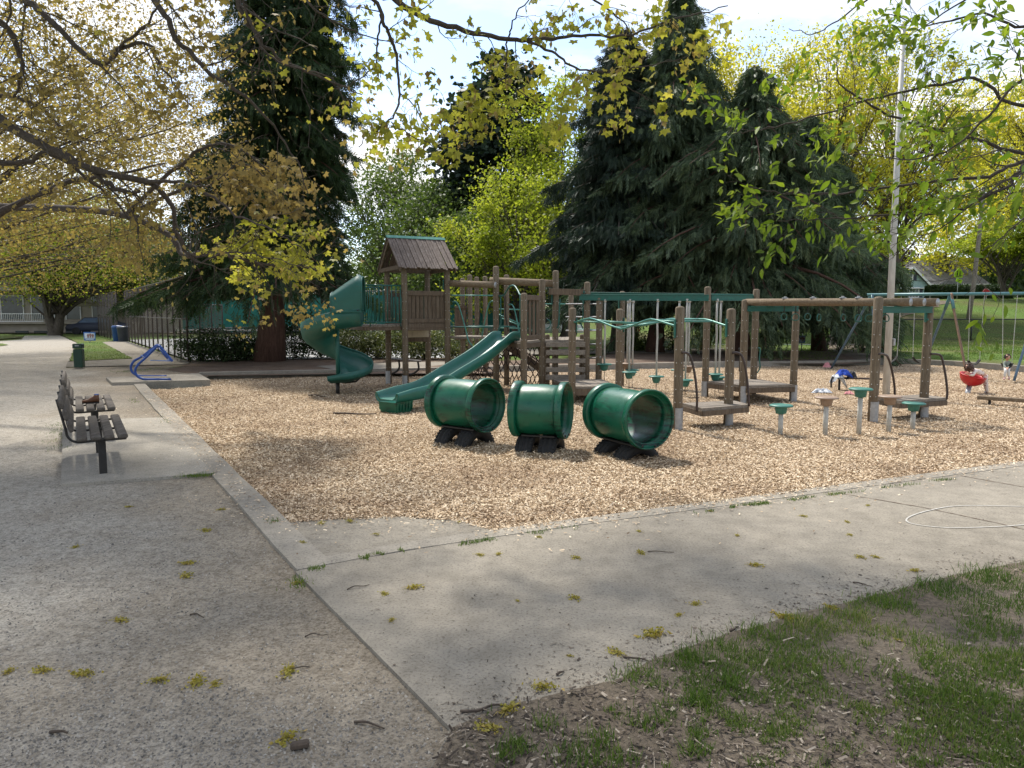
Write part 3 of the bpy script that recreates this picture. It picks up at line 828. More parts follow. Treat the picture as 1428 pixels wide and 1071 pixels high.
def grass_field():
    P = sample_poly(760000, soil_poly, 1.8, 9, 1.6, 1.8)
    g = .75 * fnoise(P[:, 0], P[:, 1], 2.9) + .75 * fnoise(P[:, 0] + 9, P[:, 1], 10.0)
    u = P[:, 0] / P[:, 1]
    dens = sstep(2.35, 3.1, P[:, 1] + .55 * (u - .35)) * .85 * sstep(0.05, .3, u) + .0
    dens = dens + sstep(.62, .75, u) * .45
    thr = 1.0 - .46 * np.clip(dens, 0, 1)
    keep = NP.random(len(P)) < np.clip((g - thr) * 3.5, 0, .85)
    P = P[keep]
    T = []
    for (x, y, n, r) in ((1021, 957, 150, .035), (974, 982, 170, .04), (969, 1052, 90, .03), (834, 1035, 90, .04), (764, 1015, 70, .04), (721, 1045, 110, .035), (809, 1062, 190, .06), (864, 1065, 130, .05), (1269, 1040, 150, .06), (1334, 980, 260, .09), (884, 947, 120, .06), (964, 920, 160, .05), (1231, 842, 170, .06), (1189, 862, 150, .06), (1124, 874, 170, .06), (1000, 905, 160, .06), (1060, 885, 160, .06), (1300, 820, 160, .07), (1380, 806, 180, .08), (1290, 905, 200, .08), (1400, 930, 220, .09), (1180, 930, 170, .08), (1090, 930, 150, .07), (700, 1058, 60, .03), (900, 1010, 60, .05)):
        c = G(x, y)
        T.append(np.stack([c.x + NP.normal(size=n) * r, c.y + NP.normal(size=n) * r], 1))
    global TUFT
    TUFT = np.concatenate(T)
    return P
P = grass_field()
grass('tall_grass_tufts', TUFT, .004, .03, .075, .0045, 'longer separate tufts of grass standing out of the bare soil')
grass('grass_tufts', P, .004, .014, .045, .0042, 'short uneven green grass growing in patches on the bare soil')
# grass in the joint of the slab, round the bench pad and on the lawn patch
J = []
for (a, b, n, w) in (((505, 779), (560, 768), 700, .02), ((430, 795), (480, 787), 250, .02), ((600, 766), (690, 752), 600, .02), ((700, 750), (830, 733), 700, .02), ((970, 715), (1090, 699), 1500, .025), ((1090, 699), (1190, 686), 700, .02), ((1190, 686), (1330, 668), 700, .02),
                     ((80, 590), (86, 628), 900, .09), ((255, 663), (296, 664), 900, .05), ((222, 579), (236, 592), 350, .05), ((398, 800), (425, 820), 250, .04), ((182, 556), (192, 562), 250, .05), ((165, 519), (258, 510), 2500, .28), ((380, 727), (396, 731), 250, .04)):
    p, q_ = G(*a), G(*b)
    t = NP.random(n)
    X = p.x + (q_.x - p.x) * t + NP.normal(size=n) * w; Y = p.y + (q_.y - p.y) * t + NP.normal(size=n) * w
    k = (fnoise(X, Y, 4) > .47) & (NP.random(n) < .6)
    J.append(np.stack([X[k], Y[k]], 1))
J = np.concatenate(J)
grass('joint_grass', J, .0, .012, .036, .005, 'thin grass and weeds growing in the concrete joints')
P = sample_poly(60000, px((96, 504), (184, 500), (142, 477.5), (161, 475), (132, 466.5), (84, 466.5), (108, 478)), 22, 55, .8, 1.6)
P2 = sample_poly(240000, [Vector((9.5, 25.6)), Vector((40, 23.2)), Vector((60, 76)), Vector((12, 76))], 23, 76, .9, 1.5)
P2 = P2[fnoise(P2[:, 0], P2[:, 1], .35) > .4]
P = np.concatenate([P, P2])
grass('lawn_grass', P, np.where(P[:, 0] < 0, .0, terr(P[:, 0], P[:, 1])), .03, .085, .02, 'mown green lawn grass with white clover')
# lawn between the kerb and the rising ground on the right
sheet('lawn', jit_poly(px((1222, 503), (1262, 501), (1330, 504), (1428, 511), (1560, 523), (1900, 551)) + [Vector((60, 30, 0)), Vector((9, 30, 0))], .8, .08), 0.0, M['lawn'])
# worn dirt track up the hill
tr = []
for (a, b, w) in (((1185, 487), 0, .9), ((1180, 470), 0, 1.2), ((1200, 455), 0, 1.4), ((1232, 440), 0, 2.0), ((1270, 428), 0, 2.4), ((1300, 420), 0, 2.4)):
    Y = 30.0
    for _ in range(40):
        w_ = W(a[0], a[1], Y)
        Y += (w_.z - float(terr(w_.x, Y))) * 6
        Y = min(max(Y, 24), 90)
    tr.append((W(a[0], a[1], Y).x, Y, w))
m = MB()
cen = cat_rom([Vector((a, b, c)) for a, b, c in tr], 8)
rows = []
for i, c in enumerate(cen):
    w = c.z * random.uniform(.8, 1.2)
    rows.append([(c.x + w * s, c.y, float(terr(c.x + w * s, c.y)) + .045) for s in (-1, -.5, 0, .5, 1)])
for i in range(len(rows) - 1):
    m.add(rows[i] + rows[i + 1], [[k, k + 1, k + 6, k + 5] for k in range(4)], True)
tag(m.build('dirt_track', M['soil']), None, None, None, 'structure')

# joints and cracks in the slab
def joint(name, pts, w):
    m = MB(); p = [G(x, y, .0035) for x, y in pts]
    q = []
    for i in range(len(p) - 1):
        for k in range(14): q.append(p[i].lerp(p[i + 1], k / 14))
    q.append(p[-1])
    rows = []
    for i, c in enumerate(q):
        d = (q[min(i + 1, len(q) - 1)] - q[max(i - 1, 0)]).normalized(); n = Vector((-d.y, d.x, 0))
        c = c + n * random.uniform(-.006, .006)
        ww = w * random.uniform(.5, 1.3)
        rows.append((c - n * ww, c + n * ww))
    for (a0, a1), (b0, b1) in zip(rows, rows[1:]): m.add([a0, b0, b1, a1], [[0, 1, 2, 3]])
    tag(m.build(name, M['mulch']), None, None, None, 'structure')
joint('slab_joint', [(1170, 687.5), (1280, 706), (1395, 730), (1500, 756)], .007)
joint('slab_joint', [(1339, 663), (1428, 679), (1520, 698)], .007)

# ------------------------------------------------------------------ trees
def bez(p0, p1, p2, n=6):
    return [p0.lerp(p1, i / n).lerp(p1.lerp(p2, i / n), i / n) for i in range(n + 1)]
def V3(a): return np.array([tuple(p) for p in a], float).reshape(-1, 3)
def bounded(rg, n, rx, rz, hollow=.35):
    d = rnd_dirs(n, rg)
    r = (hollow ** 3 + (1 - hollow ** 3) * rg.random(n)) ** (1 / 3)
    return d * r[:, None] * np.array([rx, rx, rz])
def clump_tree(name, label, base, height, crown_z, rx, rz, tr, n_cl, n_leaf, size, mat, seed, sigma=.8, bark='bark', tmpl=T_DIAMOND, group='trees behind the playground',
               cat='tree', lean=(0, 0), trunks=1, fork=.35, off=(0, 0), twigs=4, sz=.75, droop=.3, thick=1.0):
    """trunk, limbs out to many leaf clusters spread through an uneven crown, leaves about each cluster"""
    rg = np.random.default_rng(seed); rnd = random.Random(seed)
    t = thing(name, label, cat, base, group)
    base = Vector(base)
    cc = base + Vector((off[0], off[1], crown_z))
    C = bounded(rg, n_cl, rx, rz) + np.array(cc)
    C += rg.normal(size=C.shape) * np.array([rx, rx, rz]) * .07
    C = C[C[:, 2] > base.z + height * (.12 if height > 2.2 else .05)]
    m = MB()
    tops = []
    for k in range(trunks):
        a = 2 * math.pi * k / max(trunks, 1) + rnd.random()
        sp = 0 if trunks == 1 else .35 * rx
        p0 = base + Vector((0, 0, -.1))
        top = base + Vector((lean[0] + math.cos(a) * sp, lean[1] + math.sin(a) * sp, crown_z + rz * .55))
        path = cat_rom([p0, base.lerp(top, fork * .6) + Vector((rnd.uniform(-.05, .05) * rx, 0, 0)), base.lerp(top, fork + .25) + Vector((rnd.uniform(-.1, .1) * rx, rnd.uniform(-.1, .1) * rx, 0)), top], 6)
        k_ = len(path)
        rr = [tr * (1.35 if i == 0 else 1.0) * (1 - .86 * (i / (k_ - 1)) ** .9) for i in range(k_)]
        m.tube(path, rr, 9)
        tops.append((path, rr))
    for i, c in enumerate(C):
        c = Vector(c)
        path, rr = tops[i % len(tops)]
        lo = int(len(path) * fork)
        j = min(len(path) - 2, max(lo, int(lo + (len(path) - lo) * max(0, min(1, (c.z - base.z) / height)) * .75)))
        s = path[j]
        mid = s.lerp(c, .5) + Vector((rnd.uniform(-.1, .1) * rx, rnd.uniform(-.1, .1) * rx, rz * rnd.uniform(.0, .16)))
        r0 = min(rr[j] * .55, .02 * (c - s).length + .012) * thick
        pb = bez(s, mid, c, 6)
        m.tube(pb, [r0 * (1 - .8 * q / 6) for q in range(7)], 5, False)
        for _ in range(twigs):
            e = c + Vector(rg.normal(size=3)) * sigma * .9
            st = pb[rnd.randint(3, 6)]
            m.tube(bez(st, st.lerp(e, .5) + Vector((0, 0, .1)), e, 3), [r0 * .35, r0 * .25, r0 * .16, r0 * .1], 3, False)
    m.build('trunk', M[bark], t)
    n = n_leaf
    idx = rg.integers(0, len(C), n)
    wts = rg.uniform(.6, 1.5, len(C))
    P = C[idx] + rg.normal(size=(n, 3)) * sigma * wts[idx][:, None] * np.array([1, 1, sz])
    keep = P[:, 2] > base.z + (height * .17 if height > 8 else min(.4, height * .03))
    P = P[keep]; n = len(P)
    D = rnd_dirs(n, rg); D[:, 2] -= droop
    Nn = rnd_dirs(n, rg); Nn[:, 2] = np.abs(Nn[:, 2]) + .5
    V, F = scatter(tmpl, P, D, Nn, size * rg.uniform(.6, 1.35, n))
    np_mesh('crown', V, F, M[mat], t)
    return t

def conifer(name, label, base, height, prof, tr, n_br, mat, seed, spray=.55, wid=.13, per=16, bark='bark_red', lean=(0, 0), group='dark conifers round the playground', z0=.8, sweep=.35, tipup=.2, gaps=.0):
    """drooping branches in all directions, each hung with long tapering sprays; prof(t) = reach at height t (0..1)"""
    rg = np.random.default_rng(seed); rnd = random.Random(seed)
    t = thing(name, label, 'tree', base, group)
    base = Vector(base)
    top = base + Vector((lean[0], lean[1], height))
    m = MB()
    tp = [base + (top - base) * (i / 10) + Vector((math.sin(i * 1.3 + seed) * .04, math.cos(i * 1.7 + seed) * .04, 0 if i else -.1)) for i in range(11)]
    m.tube(tp, [tr * (1.5 if i == 0 else 1.08 if i == 1 else 1) * (1 - .93 * i / 10) for i in range(11)], 10)
    P, D, S, Wd = [], [], [], []
    for k in range(n_br):
        h = z0 + (height - z0) * (k + rnd.random()) / n_br
        tt = (h - z0) / (height - z0)
        Lb = prof(tt) * rnd.uniform(.6, 1.1) + .12
        if rnd.random() < gaps: Lb *= .5
        az = k * 2.399963 + rnd.uniform(-.5, .5)
        Lb *= (.42 if mat != 'cedar' else .58) + (1.12 if mat != 'cedar' else .8) * float(vnoise(math.cos(az) * 2.1 + seed, h * .8 + math.sin(az) * 2.1, 1.0))
        ctr = base + (top - base) * (h / height)
        dr = Vector((math.cos(az), math.sin(az), 0))
        e = ctr + dr * Lb + Vector((0, 0, -Lb * sweep * rnd.uniform(.6, 1.3)))
        md = ctr + dr * Lb * .55 + Vector((0, 0, Lb * .1 - Lb * tipup * rnd.uniform(.2, .9)))
        pb = bez(ctr, md, e, 6)
        r0 = .012 + .014 * Lb
        m.tube(pb, [r0 * (1 - .85 * q / 6) for q in range(7)], 4, False)
        n = max(10, int(per * 1.9 * (Lb + .35)))
        for q in range(n):
            u = rnd.random() ** .7
            i = min(5, int(u * 6)); f = u * 6 - i
            p = pb[i].lerp(pb[i + 1], f)
            side = Vector((-dr.y, dr.x, 0)) * rnd.gauss(0, .13 * Lb * (1.15 - .7 * u) + .05)
            P.append(p + side + Vector((0, 0, -abs(rnd.gauss(0, .06)))))
            ow = .8 if rnd.random() < .28 else 0
            D.append(dr * (rnd.uniform(-.05, .42) + ow) + side.normalized() * rnd.uniform(0, .35) + Vector((rnd.gauss(0, .12), rnd.gauss(0, .12), -rnd.uniform(.6, 1.3) * (1 - .45 * ow))))
            S.append(spray * rnd.uniform(.45, 1.35) * (.55 + .45 * min(1, Lb / 1.5))); Wd.append(wid * rnd.uniform(.6, 1.5))
    m.build('trunk', M[bark], t)
    P, D = V3(P), V3(D)
    Nn = rnd_dirs(len(P), rg); Nn[:, 2] *= .35
    V, F = scatter(T_FROND, P, D, Nn, np.array(S), np.array(Wd))
    np_mesh('crown', V, F, M[mat], t)
    return t

class Limbs:
    """a near tree: limbs given as paths, from which smaller branches and twigs grow; twig ends carry leaves"""
    def __init__(s, seed):
        s.m = MB(); s.r = random.Random(seed); s.rg = np.random.default_rng(seed); s.tips = []
    thin = 1.0
    def limb(s, pts, r0, r1, per=6, jit=.015, sides=8):
        if sides < 10: r0, r1, jit = r0 * s.thin, max(.0025, r1 * s.thin), jit * .6
        p = cat_rom(pts, per)
        p = [q + Vector((s.r.gauss(0, jit), s.r.gauss(0, jit), s.r.gauss(0, jit))) if 0 < i < len(p) - 1 else q for i, q in enumerate(p)]
        k = len(p) - 1
        s.m.tube(p, [r0 + (r1 - r0) * (i / k) for i in range(k + 1)], sides, False)
        return p, [r0 + (r1 - r0) * (i / k) for i in range(k + 1)]
    def grow(s, path, rr, n, L, levels, lo=.15, hi=1.0, bias=(0, 0, 0), ang=(30, 75), curl=.35, keep=None, rmax=.5, taper=.62):
        for k in range(n):
            u = lo + (hi - lo) * (k + s.r.random()) / n
            i = min(len(path) - 2, int(u * (len(path) - 1)))
            st = path[i].lerp(path[i + 1], u * (len(path) - 1) - i)
            tg = (path[i + 1] - path[i]).normalized()
            ax = tg.cross(Vector((s.r.gauss(0, 1), s.r.gauss(0, 1), s.r.gauss(0, 1)))).normalized()
            d = Matrix.Rotation(R(s.r.uniform(*ang)), 3, ax) @ tg + Vector(bias)
            d.normalize()
            ln = L * s.r.uniform(.5, 1.25) * (1.15 - .45 * u)
            r0 = min(rr[i] * rmax, .0022 + .009 * ln)
            q = [st]; m_ = 5
            for j in range(m_):
                d = (d + Vector((s.r.gauss(0, curl), s.r.gauss(0, curl), s.r.gauss(0, curl))) * .55 + Vector(bias) * .12).normalized()
                q.append(q[-1] + d * ln / m_)
            if keep and not keep(q[-1]): continue
            rs = [max(.0016, r0 * (1 - .75 * j / m_)) for j in range(m_ + 1)]
            s.m.tube(q, rs, 5 if r0 > .008 else 3, False)
            if levels > 0:
                s.grow(q, rs, max(2, int(3.2 + ln * 1.2)), L * taper, levels - 1, .25, 1.0, bias, ang, curl, keep, .6, taper)
            if levels <= 1:
                for j in range(2 if levels == 0 else 4, m_ + 1):
                    s.tips.append((q[j], (q[j] - q[j - 1]).normalized()))
    def leaves(s, name, per, size, rad, mat, parent, tmpl, droop=.5, frac=(0, 1), cond=None):
        n0, n1 = int(len(s.tips) * frac[0]), int(len(s.tips) * frac[1])
        T = list(s.tips); s.r.shuffle(T); T = T[n0:n1]
        if cond: T = [q for q in T if cond(q[0])]
        if not T: return None
        P = np.repeat(V3([q[0] for q in T]), per, 0); A = np.repeat(V3([q[1] for q in T]), per, 0)
        n = len(P)
        P = P + s.rg.normal(size=(n, 3)) * rad
        D = A * .55 + rnd_dirs(n, s.rg) * .75; D[:, 2] -= droop
        Nn = rnd_dirs(n, s.rg) * .7; Nn[:, 2] += .75
        V, F = scatter(tmpl, P, D, Nn, size * s.rg.uniform(.55, 1.3, n))
        return np_mesh(name, V, F, M[mat], parent)

LG = 'maples along the gravel path'
def pix(p):
    fw = p.y * CP - (p.z - H) * SP
    return 714 + 1000 * p.x / fw, 535.5 - 1000 * (p.y * SP + (p.z - H) * CP) / fw
_kr = random.Random(5)
def airy(p):
    """these boughs carry few leaves before the cedar and the far lawn, as maples leaf out unevenly"""
    if p.y < 1: return True
    x, y = pix(p)
    if 315 < x < 505 and y < 430: return _kr.random() < (.16 if x < 430 else .3)
    if 225 < x < 320 and 300 < y < 480: return _kr.random() < .12
    if 480 < x < 700 and y > 230: return False
    if x < 225 and y > 415: return False
    if x > 1190 and 335 < y < 440: return _kr.random() < .08
    return True
# --- broad maple beside the path, trunk just outside the picture on the left
def maple_beside_path():
    b = Vector((-9.6, 9.4, -.03))
    t = thing('maple_tree', 'big maple whose long dark limbs and bronze flowers fill the upper left of the picture', 'tree', b, LG)
    T = Limbs(21); T.thin = .68
    tk, tr_ = T.limb([b + Vector((0, 0, -.1)), b + Vector((.05, .05, 1.2)), b + Vector((.15, .1, 2.6)), b + Vector((.5, .3, 4.2)), b + Vector((.8, .8, 6.5)), b + Vector((1.2, 1.6, 9.5)), b + Vector((1.2, 2.2, 12))], .40, .07, 6, .01, 12)
    A, B_ = W, 0
    limbs = [
        ([tk[14], W(-130, 60, 9.4), W(-60, 125, 9.2), W(0, 168, 9.0), W(60, 202, 8.9), W(120, 233, 8.8), W(200, 254, 8.9), W(238, 282, 9.0), W(246, 322, 9.1), W(268, 358, 9.2), W(300, 352, 9.3)], .115, .014),
        ([W(120, 233, 8.8), W(160, 262, 8.9), W(182, 268, 8.9), W(195, 266, 9.0)], .05, .03),
        ([W(200, 254, 8.9), W(240, 252, 8.7), W(290, 270, 8.5), W(330, 300, 8.4), W(380, 320, 8.3), W(430, 355, 8.3)], .035, .008),
        ([tk[10], W(-120, 330, 11), W(-30, 312, 11.2), W(30, 282, 11.4), W(90, 255, 11.6), W(150, 245, 11.9), W(230, 228, 12.2)], .13, .02),
        ([tk[18], W(-100, -20, 8.8), W(-20, 15, 8.6), W(20, 55, 8.6), W(30, 100, 8.8), W(18, 140, 9.2)], .09, .02),
        ([tk[18], W(-80, -60, 8.2), W(20, -10, 8), W(60, 20, 7.9), W(130, 85, 7.9), W(165, 72, 7.9), W(205, 60, 7.8), W(225, 95, 7.8), W(270, 150, 8.0)], .07, .009),
        ([W(165, 72, 7.9), W(215, 20, 7.6), W(222, -30, 7.4)], .022, .012),
        ([tk[20], W(60, -120, 7.0), W(150, -60, 6.7), W(215, 0, 6.6), W(245, 50, 6.6), W(290, 100, 6.7), W(350, 140, 6.9), W(400, 200, 7.2), W(430, 270, 7.4)], .06, .007),
        ([tk[20], W(140, -150, 7.4), W(270, -70, 7.2), W(330, 0, 7.0), W(352, 40, 7.0), W(385, 80, 7.1), W(440, 105, 7.2), W(505, 132, 7.3)], .06, .008),
        ([tk[18], W(-150, 170, 11.4), W(-20, 135, 12), W(50, 145, 12.4), W(105, 190, 12.6), W(180, 195, 12.8), W(260, 170, 13)], .08, .012),
        ([tk[14], W(-100, 220, 9), W(20, 228, 9.2), W(70, 215, 9.2), W(140, 265, 9.4), W(190, 310, 9.5), W(250, 330, 9.6)], .06, .008),
        ([W(246, 322, 9.1), W(275, 365, 9.2), W(320, 352, 9.2), W(380, 360, 9.2), W(440, 375, 9.2)], .02, .006),
    ]
    for i, (p, r0, r1) in enumerate(limbs):
        q, rr = T.limb(p, r0, r1, 5, .02)
        T.grow(q, rr, 7 if i in (1, 2, 6, 7, 8) else 15, 1.0, 1, .2 if len(p) > 5 else .1, 1, (0, 0, -.03), (30, 80), .42)
    # the part of the crown above the picture shades the foreground
    for k in range(10):
        e = Vector((random.uniform(-10, -4.2), random.uniform(11.2, 15.5), random.uniform(8.9, 11.2)))
        s = tk[24 + k % 10]
        q, rr = T.limb([s, s.lerp(e, .5) + Vector((0, 0, .8)), e], .06, .015, 6, .03, 6)
        T.grow(q, rr, 12, 1.5, 1, .3, 1, (0, 0, .05), (30, 80), .4)
    for k in range(11):
        e = Vector((random.uniform(-7.5, 1.5), random.uniform(5, 11.5), random.uniform(7.2, 10.5)))
        s = tk[24 + k % 10]
        q, rr = T.limb([s, s.lerp(e, .5) + Vector((0, 0, .8)), e], .06, .015, 6, .03, 6)
        T.grow(q, rr, 8, 1.5, 1, .3, 1, (0, 0, 0), (30, 80), .4)
    T.m.build('trunk', M['twig'], t)
    T.leaves('crown', 2, .06, .06, 'leaf_brown', t, T_MAPLE, .55, (0, .9), lambda p: (p.z - H) / p.y < .46 and airy(p))
    T.leaves('flower_crown', 1, .05, .05, 'catkin', t, T_DIAMOND, 1.8, (0, .8), lambda p: (p.z - H) / p.y < .46 and airy(p))
    T.leaves('upper_crown', 4, .13, .2, 'leaf_brown', t, T_MAPLE, .4, (0, 1), lambda p: (p.z - H) / p.y >= .46)
    return T
maple_beside_path()

def maple_overhead():
    b = Vector((-3.2, -2.6, -.03))
    t = thing('maple_tree', 'overhanging maple whose thin dark branches and yellow green leaves cross the top centre', 'tree', b, LG)
    T = Limbs(33); T.thin = .58
    tk, tr_ = T.limb([b, b + Vector((.1, .1, 2)), b + Vector((.3, .5, 4.4)), b + Vector((.6, 1.3, 6.8)), b + Vector((.9, 2, 9))], .36, .12, 6, .01, 12)
    hub = Vector((-1.6, 4.6, 6.0))
    q0, r_0 = T.limb([tk[14], Vector((-2.4, .6, 5.6)), Vector((-2.0, 2.8, 6.1)), hub], .15, .07, 6, .02)
    limbs = [
        ([hub, W(500, -60, 6.0), W(555, 2, 6.3), W(600, 28, 6.4), W(660, 46, 6.5), W(720, 56, 6.6), W(760, 55, 6.6), W(810, 50, 6.7), W(880, 46, 6.8), W(950, 25, 6.9), W(1015, 8, 7)], .055, .008, 22),
        ([W(735, 58, 6.6), W(775, 75, 6.6), W(800, 94, 6.7), W(850, 100, 6.8), W(905, 92, 6.9), W(960, 78, 7.1)], .022, .006, 12),
        ([W(845, 100, 6.8), W(875, 122, 6.8), W(905, 140, 6.9)], .012, .005, 5),
        ([hub, W(470, -60, 6.0), W(526, 5, 6.2), W(536, 35, 6.2), W(551, 70, 6.3), W(556, 110, 6.3), W(555, 145, 6.3), W(540, 172, 6.3), W(515, 188, 6.3), W(500, 205, 6.3)], .034, .006, 12),
        ([W(530, 20, 6.2), W(528, 60, 6.2), W(520, 95, 6.3), W(500, 110, 6.3), W(470, 125, 6.4)], .016, .005, 8),
        ([W(546, 170, 6.3), W(575, 190, 6.2), W(605, 202, 6.2), W(650, 208, 6.2)], .010, .004, 8),
        ([W(556, 128, 6.3), W(580, 150, 6.3), W(600, 180, 6.4), W(640, 195, 6.4), W(672, 196, 6.4)], .010, .004, 8),
        ([W(707, 58, 6.6), W(705, 85, 6.6), W(698, 110, 6.6), W(670, 128, 6.7), W(640, 140, 6.7)], .014, .005, 9),
        ([W(698, 112, 6.6), W(730, 130, 6.6), W(762, 152, 6.7), W(790, 175, 6.8)], .009, .004, 7),
        ([W(708, 55, 6.6), W(718, 25, 6.5), W(740, -5, 6.4)], .014, .008, 5),
        ([hub, W(640, -80, 6.4), W(760, -30, 6.7), W(830, 0, 6.8), W(868, 30, 6.9), W(890, 60, 7)], .03, .006, 12),
        ([hub, W(380, -90, 6.2), W(420, -30, 6.3), W(432, 10, 6.3), W(470, 30, 6.4), W(510, 50, 6.5), W(560, 62, 6.6)], .026, .006, 9),
        ([hub, W(380, -60, 6.6), W(340, -20, 6.8), W(345, 20, 6.9), W(372, 75, 6.9), W(415, 95, 7), W(470, 115, 7.1), W(480, 170, 7.1)], .034, .006, 12),
    ]
    inpic = lambda p: p.y < .5 or True
    for p, r0, r1, n in limbs:
        q, rr = T.limb(p, r0, r1, 5, .012)
        T.grow(q, rr, max(3, int(n * .62)), .44, 1, .22, 1, (0, 0, -.10), (30, 80), .42)
    for k in range(13):
        e = Vector((random.uniform(-5, 5.5), random.uniform(3.2, 9.5), 0))
        e.z = random.uniform(6.6, 9) + max(0, (e.y - 6) * .45)
        s = tk[18 + k % 6]
        q, rr = T.limb([s, s.lerp(e, .5) + Vector((0, 0, .9)), e], .05, .012, 6, .03, 6)
        T.grow(q, rr, 9, 1.2, 1, .35, 1, (0, 0, 0), (30, 80), .4)
    T.m.build('trunk', M['twig'], t)
    T.leaves('crown', 3, .07, .055, 'leaf_gold', t, T_MAPLE, .7, (0, .46), lambda p: (p.z - H) / p.y < .47 and airy(p))
    T.leaves('flower_crown', 1, .06, .02, 'catkin', t, T_DIAMOND, 2.2, (0, .4), airy)
    T.leaves('upper_crown', 2, .13, .16, 'leaf_gold', t, T_MAPLE, .4, (0, 1), lambda p: (p.z - H) / p.y >= .47)
maple_overhead()

def gold_maple_branches():
    """low branches that hang in front of the cedar"""
    b = Vector((-8.4, 15.2, -.03))
    t = thing('maple_tree', 'smaller maple whose low branch of golden leaves hangs in front of the dark cedar', 'tree', b, LG)
    T = Limbs(45); T.thin = .7
    b2 = Vector((-13.5, 15.5, -.03))
    t.location = b2; WL[t.name] = b2
    tk, _ = T.limb([b2, b2 + Vector((.2, 0, 2)), b2 + Vector((.6, -.2, 4.5)), b2 + Vector((1.5, -.5, 7.5))], .26, .08, 6, .01, 10)
    hub = W(175, 300, 12.4)
    q, rr = T.limb([tk[10], W(-60, 290, 14), W(60, 290, 13.2), hub, W(238, 330, 12), W(256, 356, 11.8), W(290, 352, 11.6), W(330, 358, 11.5), W(370, 368, 11.5), W(415, 372, 11.4), W(448, 376, 11.4)], .11, .01, 5, .015)
    T.grow(q[26:], rr[26:], 26, .95, 1, .0, 1, (0, 0, -.02), (25, 75), .4)
    q2, r2 = T.limb([hub, W(250, 265, 12), W(310, 240, 11.8), W(350, 232, 11.7), W(400, 290, 11.7)], .05, .008, 5, .015)
    T.grow(q2, r2, 12, .9, 1, .35, 1, (0, 0, -.05), (25, 75), .4)
    T.tips = [a for a in T.tips]
    n1 = len(T.tips)
    T.leaves('crown', 3, .10, .08, 'leaf_gold', t, T_MAPLE, .6, (0, 1), lambda p: (p.z - H) / p.y < .145 and ((pix(p)[0] - 375) / 92) ** 2 + ((pix(p)[1] - 352) / 46) ** 2 < 1)
    q3, r3 = T.limb([hub, W(250, 230, 11.8), W(300, 200, 11.6), W(345, 215, 11.5), W(390, 255, 11.5), W(420, 290, 11.5)], .05, .008, 5, .015)
    T.grow(q3, r3, 17, .85, 1, .2, 1, (0, 0, -.05), (25, 75), .4)
    T.leaves('flower_crown', 2, .10, .06, 'catkin', t, T_MAPLE, 1.0, (0, 1), lambda p: (p.z - H) / p.y >= .135 and ((pix(p)[0] - 362) / 74) ** 2 + ((pix(p)[1] - 262) / 66) ** 2 < 1)
    T.m.build('trunk', M['twig'], t)
gold_maple_branches()

def right_tree():
    b = Vector((6.6, 4.6, -.03))
    t = thing('hornbeam_tree', 'near tree at the right edge with fresh green pointed leaves on drooping branches', 'tree', b)
    T = Limbs(57); T.thin = .55
    tk, _ = T.limb([b, b + Vector((0, 0, 1.6)), b + Vector((-.1, .1, 3)), b + Vector((-.2, .3, 5)), b + Vector((-.4, .8, 8))], .19, .05, 6, .01, 10)
    limbs = [
        ([tk[11], W(1520, 200, 5.2), W(1428, 214, 5.2), W(1350, 192, 5.3), W(1255, 165, 5.4), W(1195, 135, 5.5), W(1168, 108, 5.6), W(1170, 60, 5.7)], .032, .005, 16),
        ([tk[9], W(1520, 215, 5), W(1428, 224, 5), W(1380, 245, 5), W(1310, 252, 5.1), W(1230, 262, 5.2), W(1150, 270, 5.3), W(1090, 268, 5.4), W(1040, 258, 5.5)], .03, .004, 18),
        ([tk[9], W(1500, 240, 4.8), W(1400, 262, 4.8), W(1330, 295, 4.9), W(1230, 300, 5), W(1150, 305, 5.1), W(1085, 308, 5.2)], .024, .004, 16),
        ([tk[9], W(1500, 235, 4.7), W(1420, 245, 4.6), W(1360, 280, 4.6), W(1310, 320, 4.7), W(1265, 335, 4.7)], .018, .004, 10),
        ([tk[13], W(1500, 130, 5), W(1428, 150, 5), W(1360, 110, 5.1), W(1300, 120, 5.2), W(1210, 140, 5.4), W(1110, 170, 5.6), W(1050, 182, 5.7), W(1022, 186, 5.8)], .028, .004, 16),
        ([tk[15], W(1500, 20, 5), W(1428, 40, 5), W(1370, 20, 5.1), W(1300, 35, 5.2), W(1240, 20, 5.3)], .026, .005, 13),
        ([tk[13], W(1520, 120, 4.6), W(1430, 110, 4.5), W(1390, 150, 4.5), W(1330, 205, 4.6), W(1270, 222, 4.7), W(1180, 215, 4.9)], .024, .004, 15),
        ([tk[17], W(1500, -60, 5.2), W(1400, -30, 5.3), W(1330, 10, 5.4), W(1250, 60, 5.5)], .026, .005, 11),
        ([tk[11], W(1520, 290, 4.4), W(1440, 300, 4.2), W(1400, 330, 4.2), W(1370, 350, 4.2)], .014, .004, 6),
        ([tk[15], W(1400, -80, 5.4), W(1260, -30, 5.6), W(1180, 20, 5.8), W(1140, 45, 5.9), W(1100, 40, 6)], .02, .004, 3),
    ]
    for p, r0, r1, n in limbs:
        q, rr = T.limb(p, r0, r1, 5, .01)
        T.grow(q, rr, max(2, int(n * .7)), .5, 1, .2, 1, (-.1, 0, -.05), (25, 65), .26)
    T.m.build('trunk', M['twig'], t)
    T.leaves('crown', 3, .076, .035, 'leaf_green', t, T_OVAL, .35, (0, .62), airy)
right_tree()

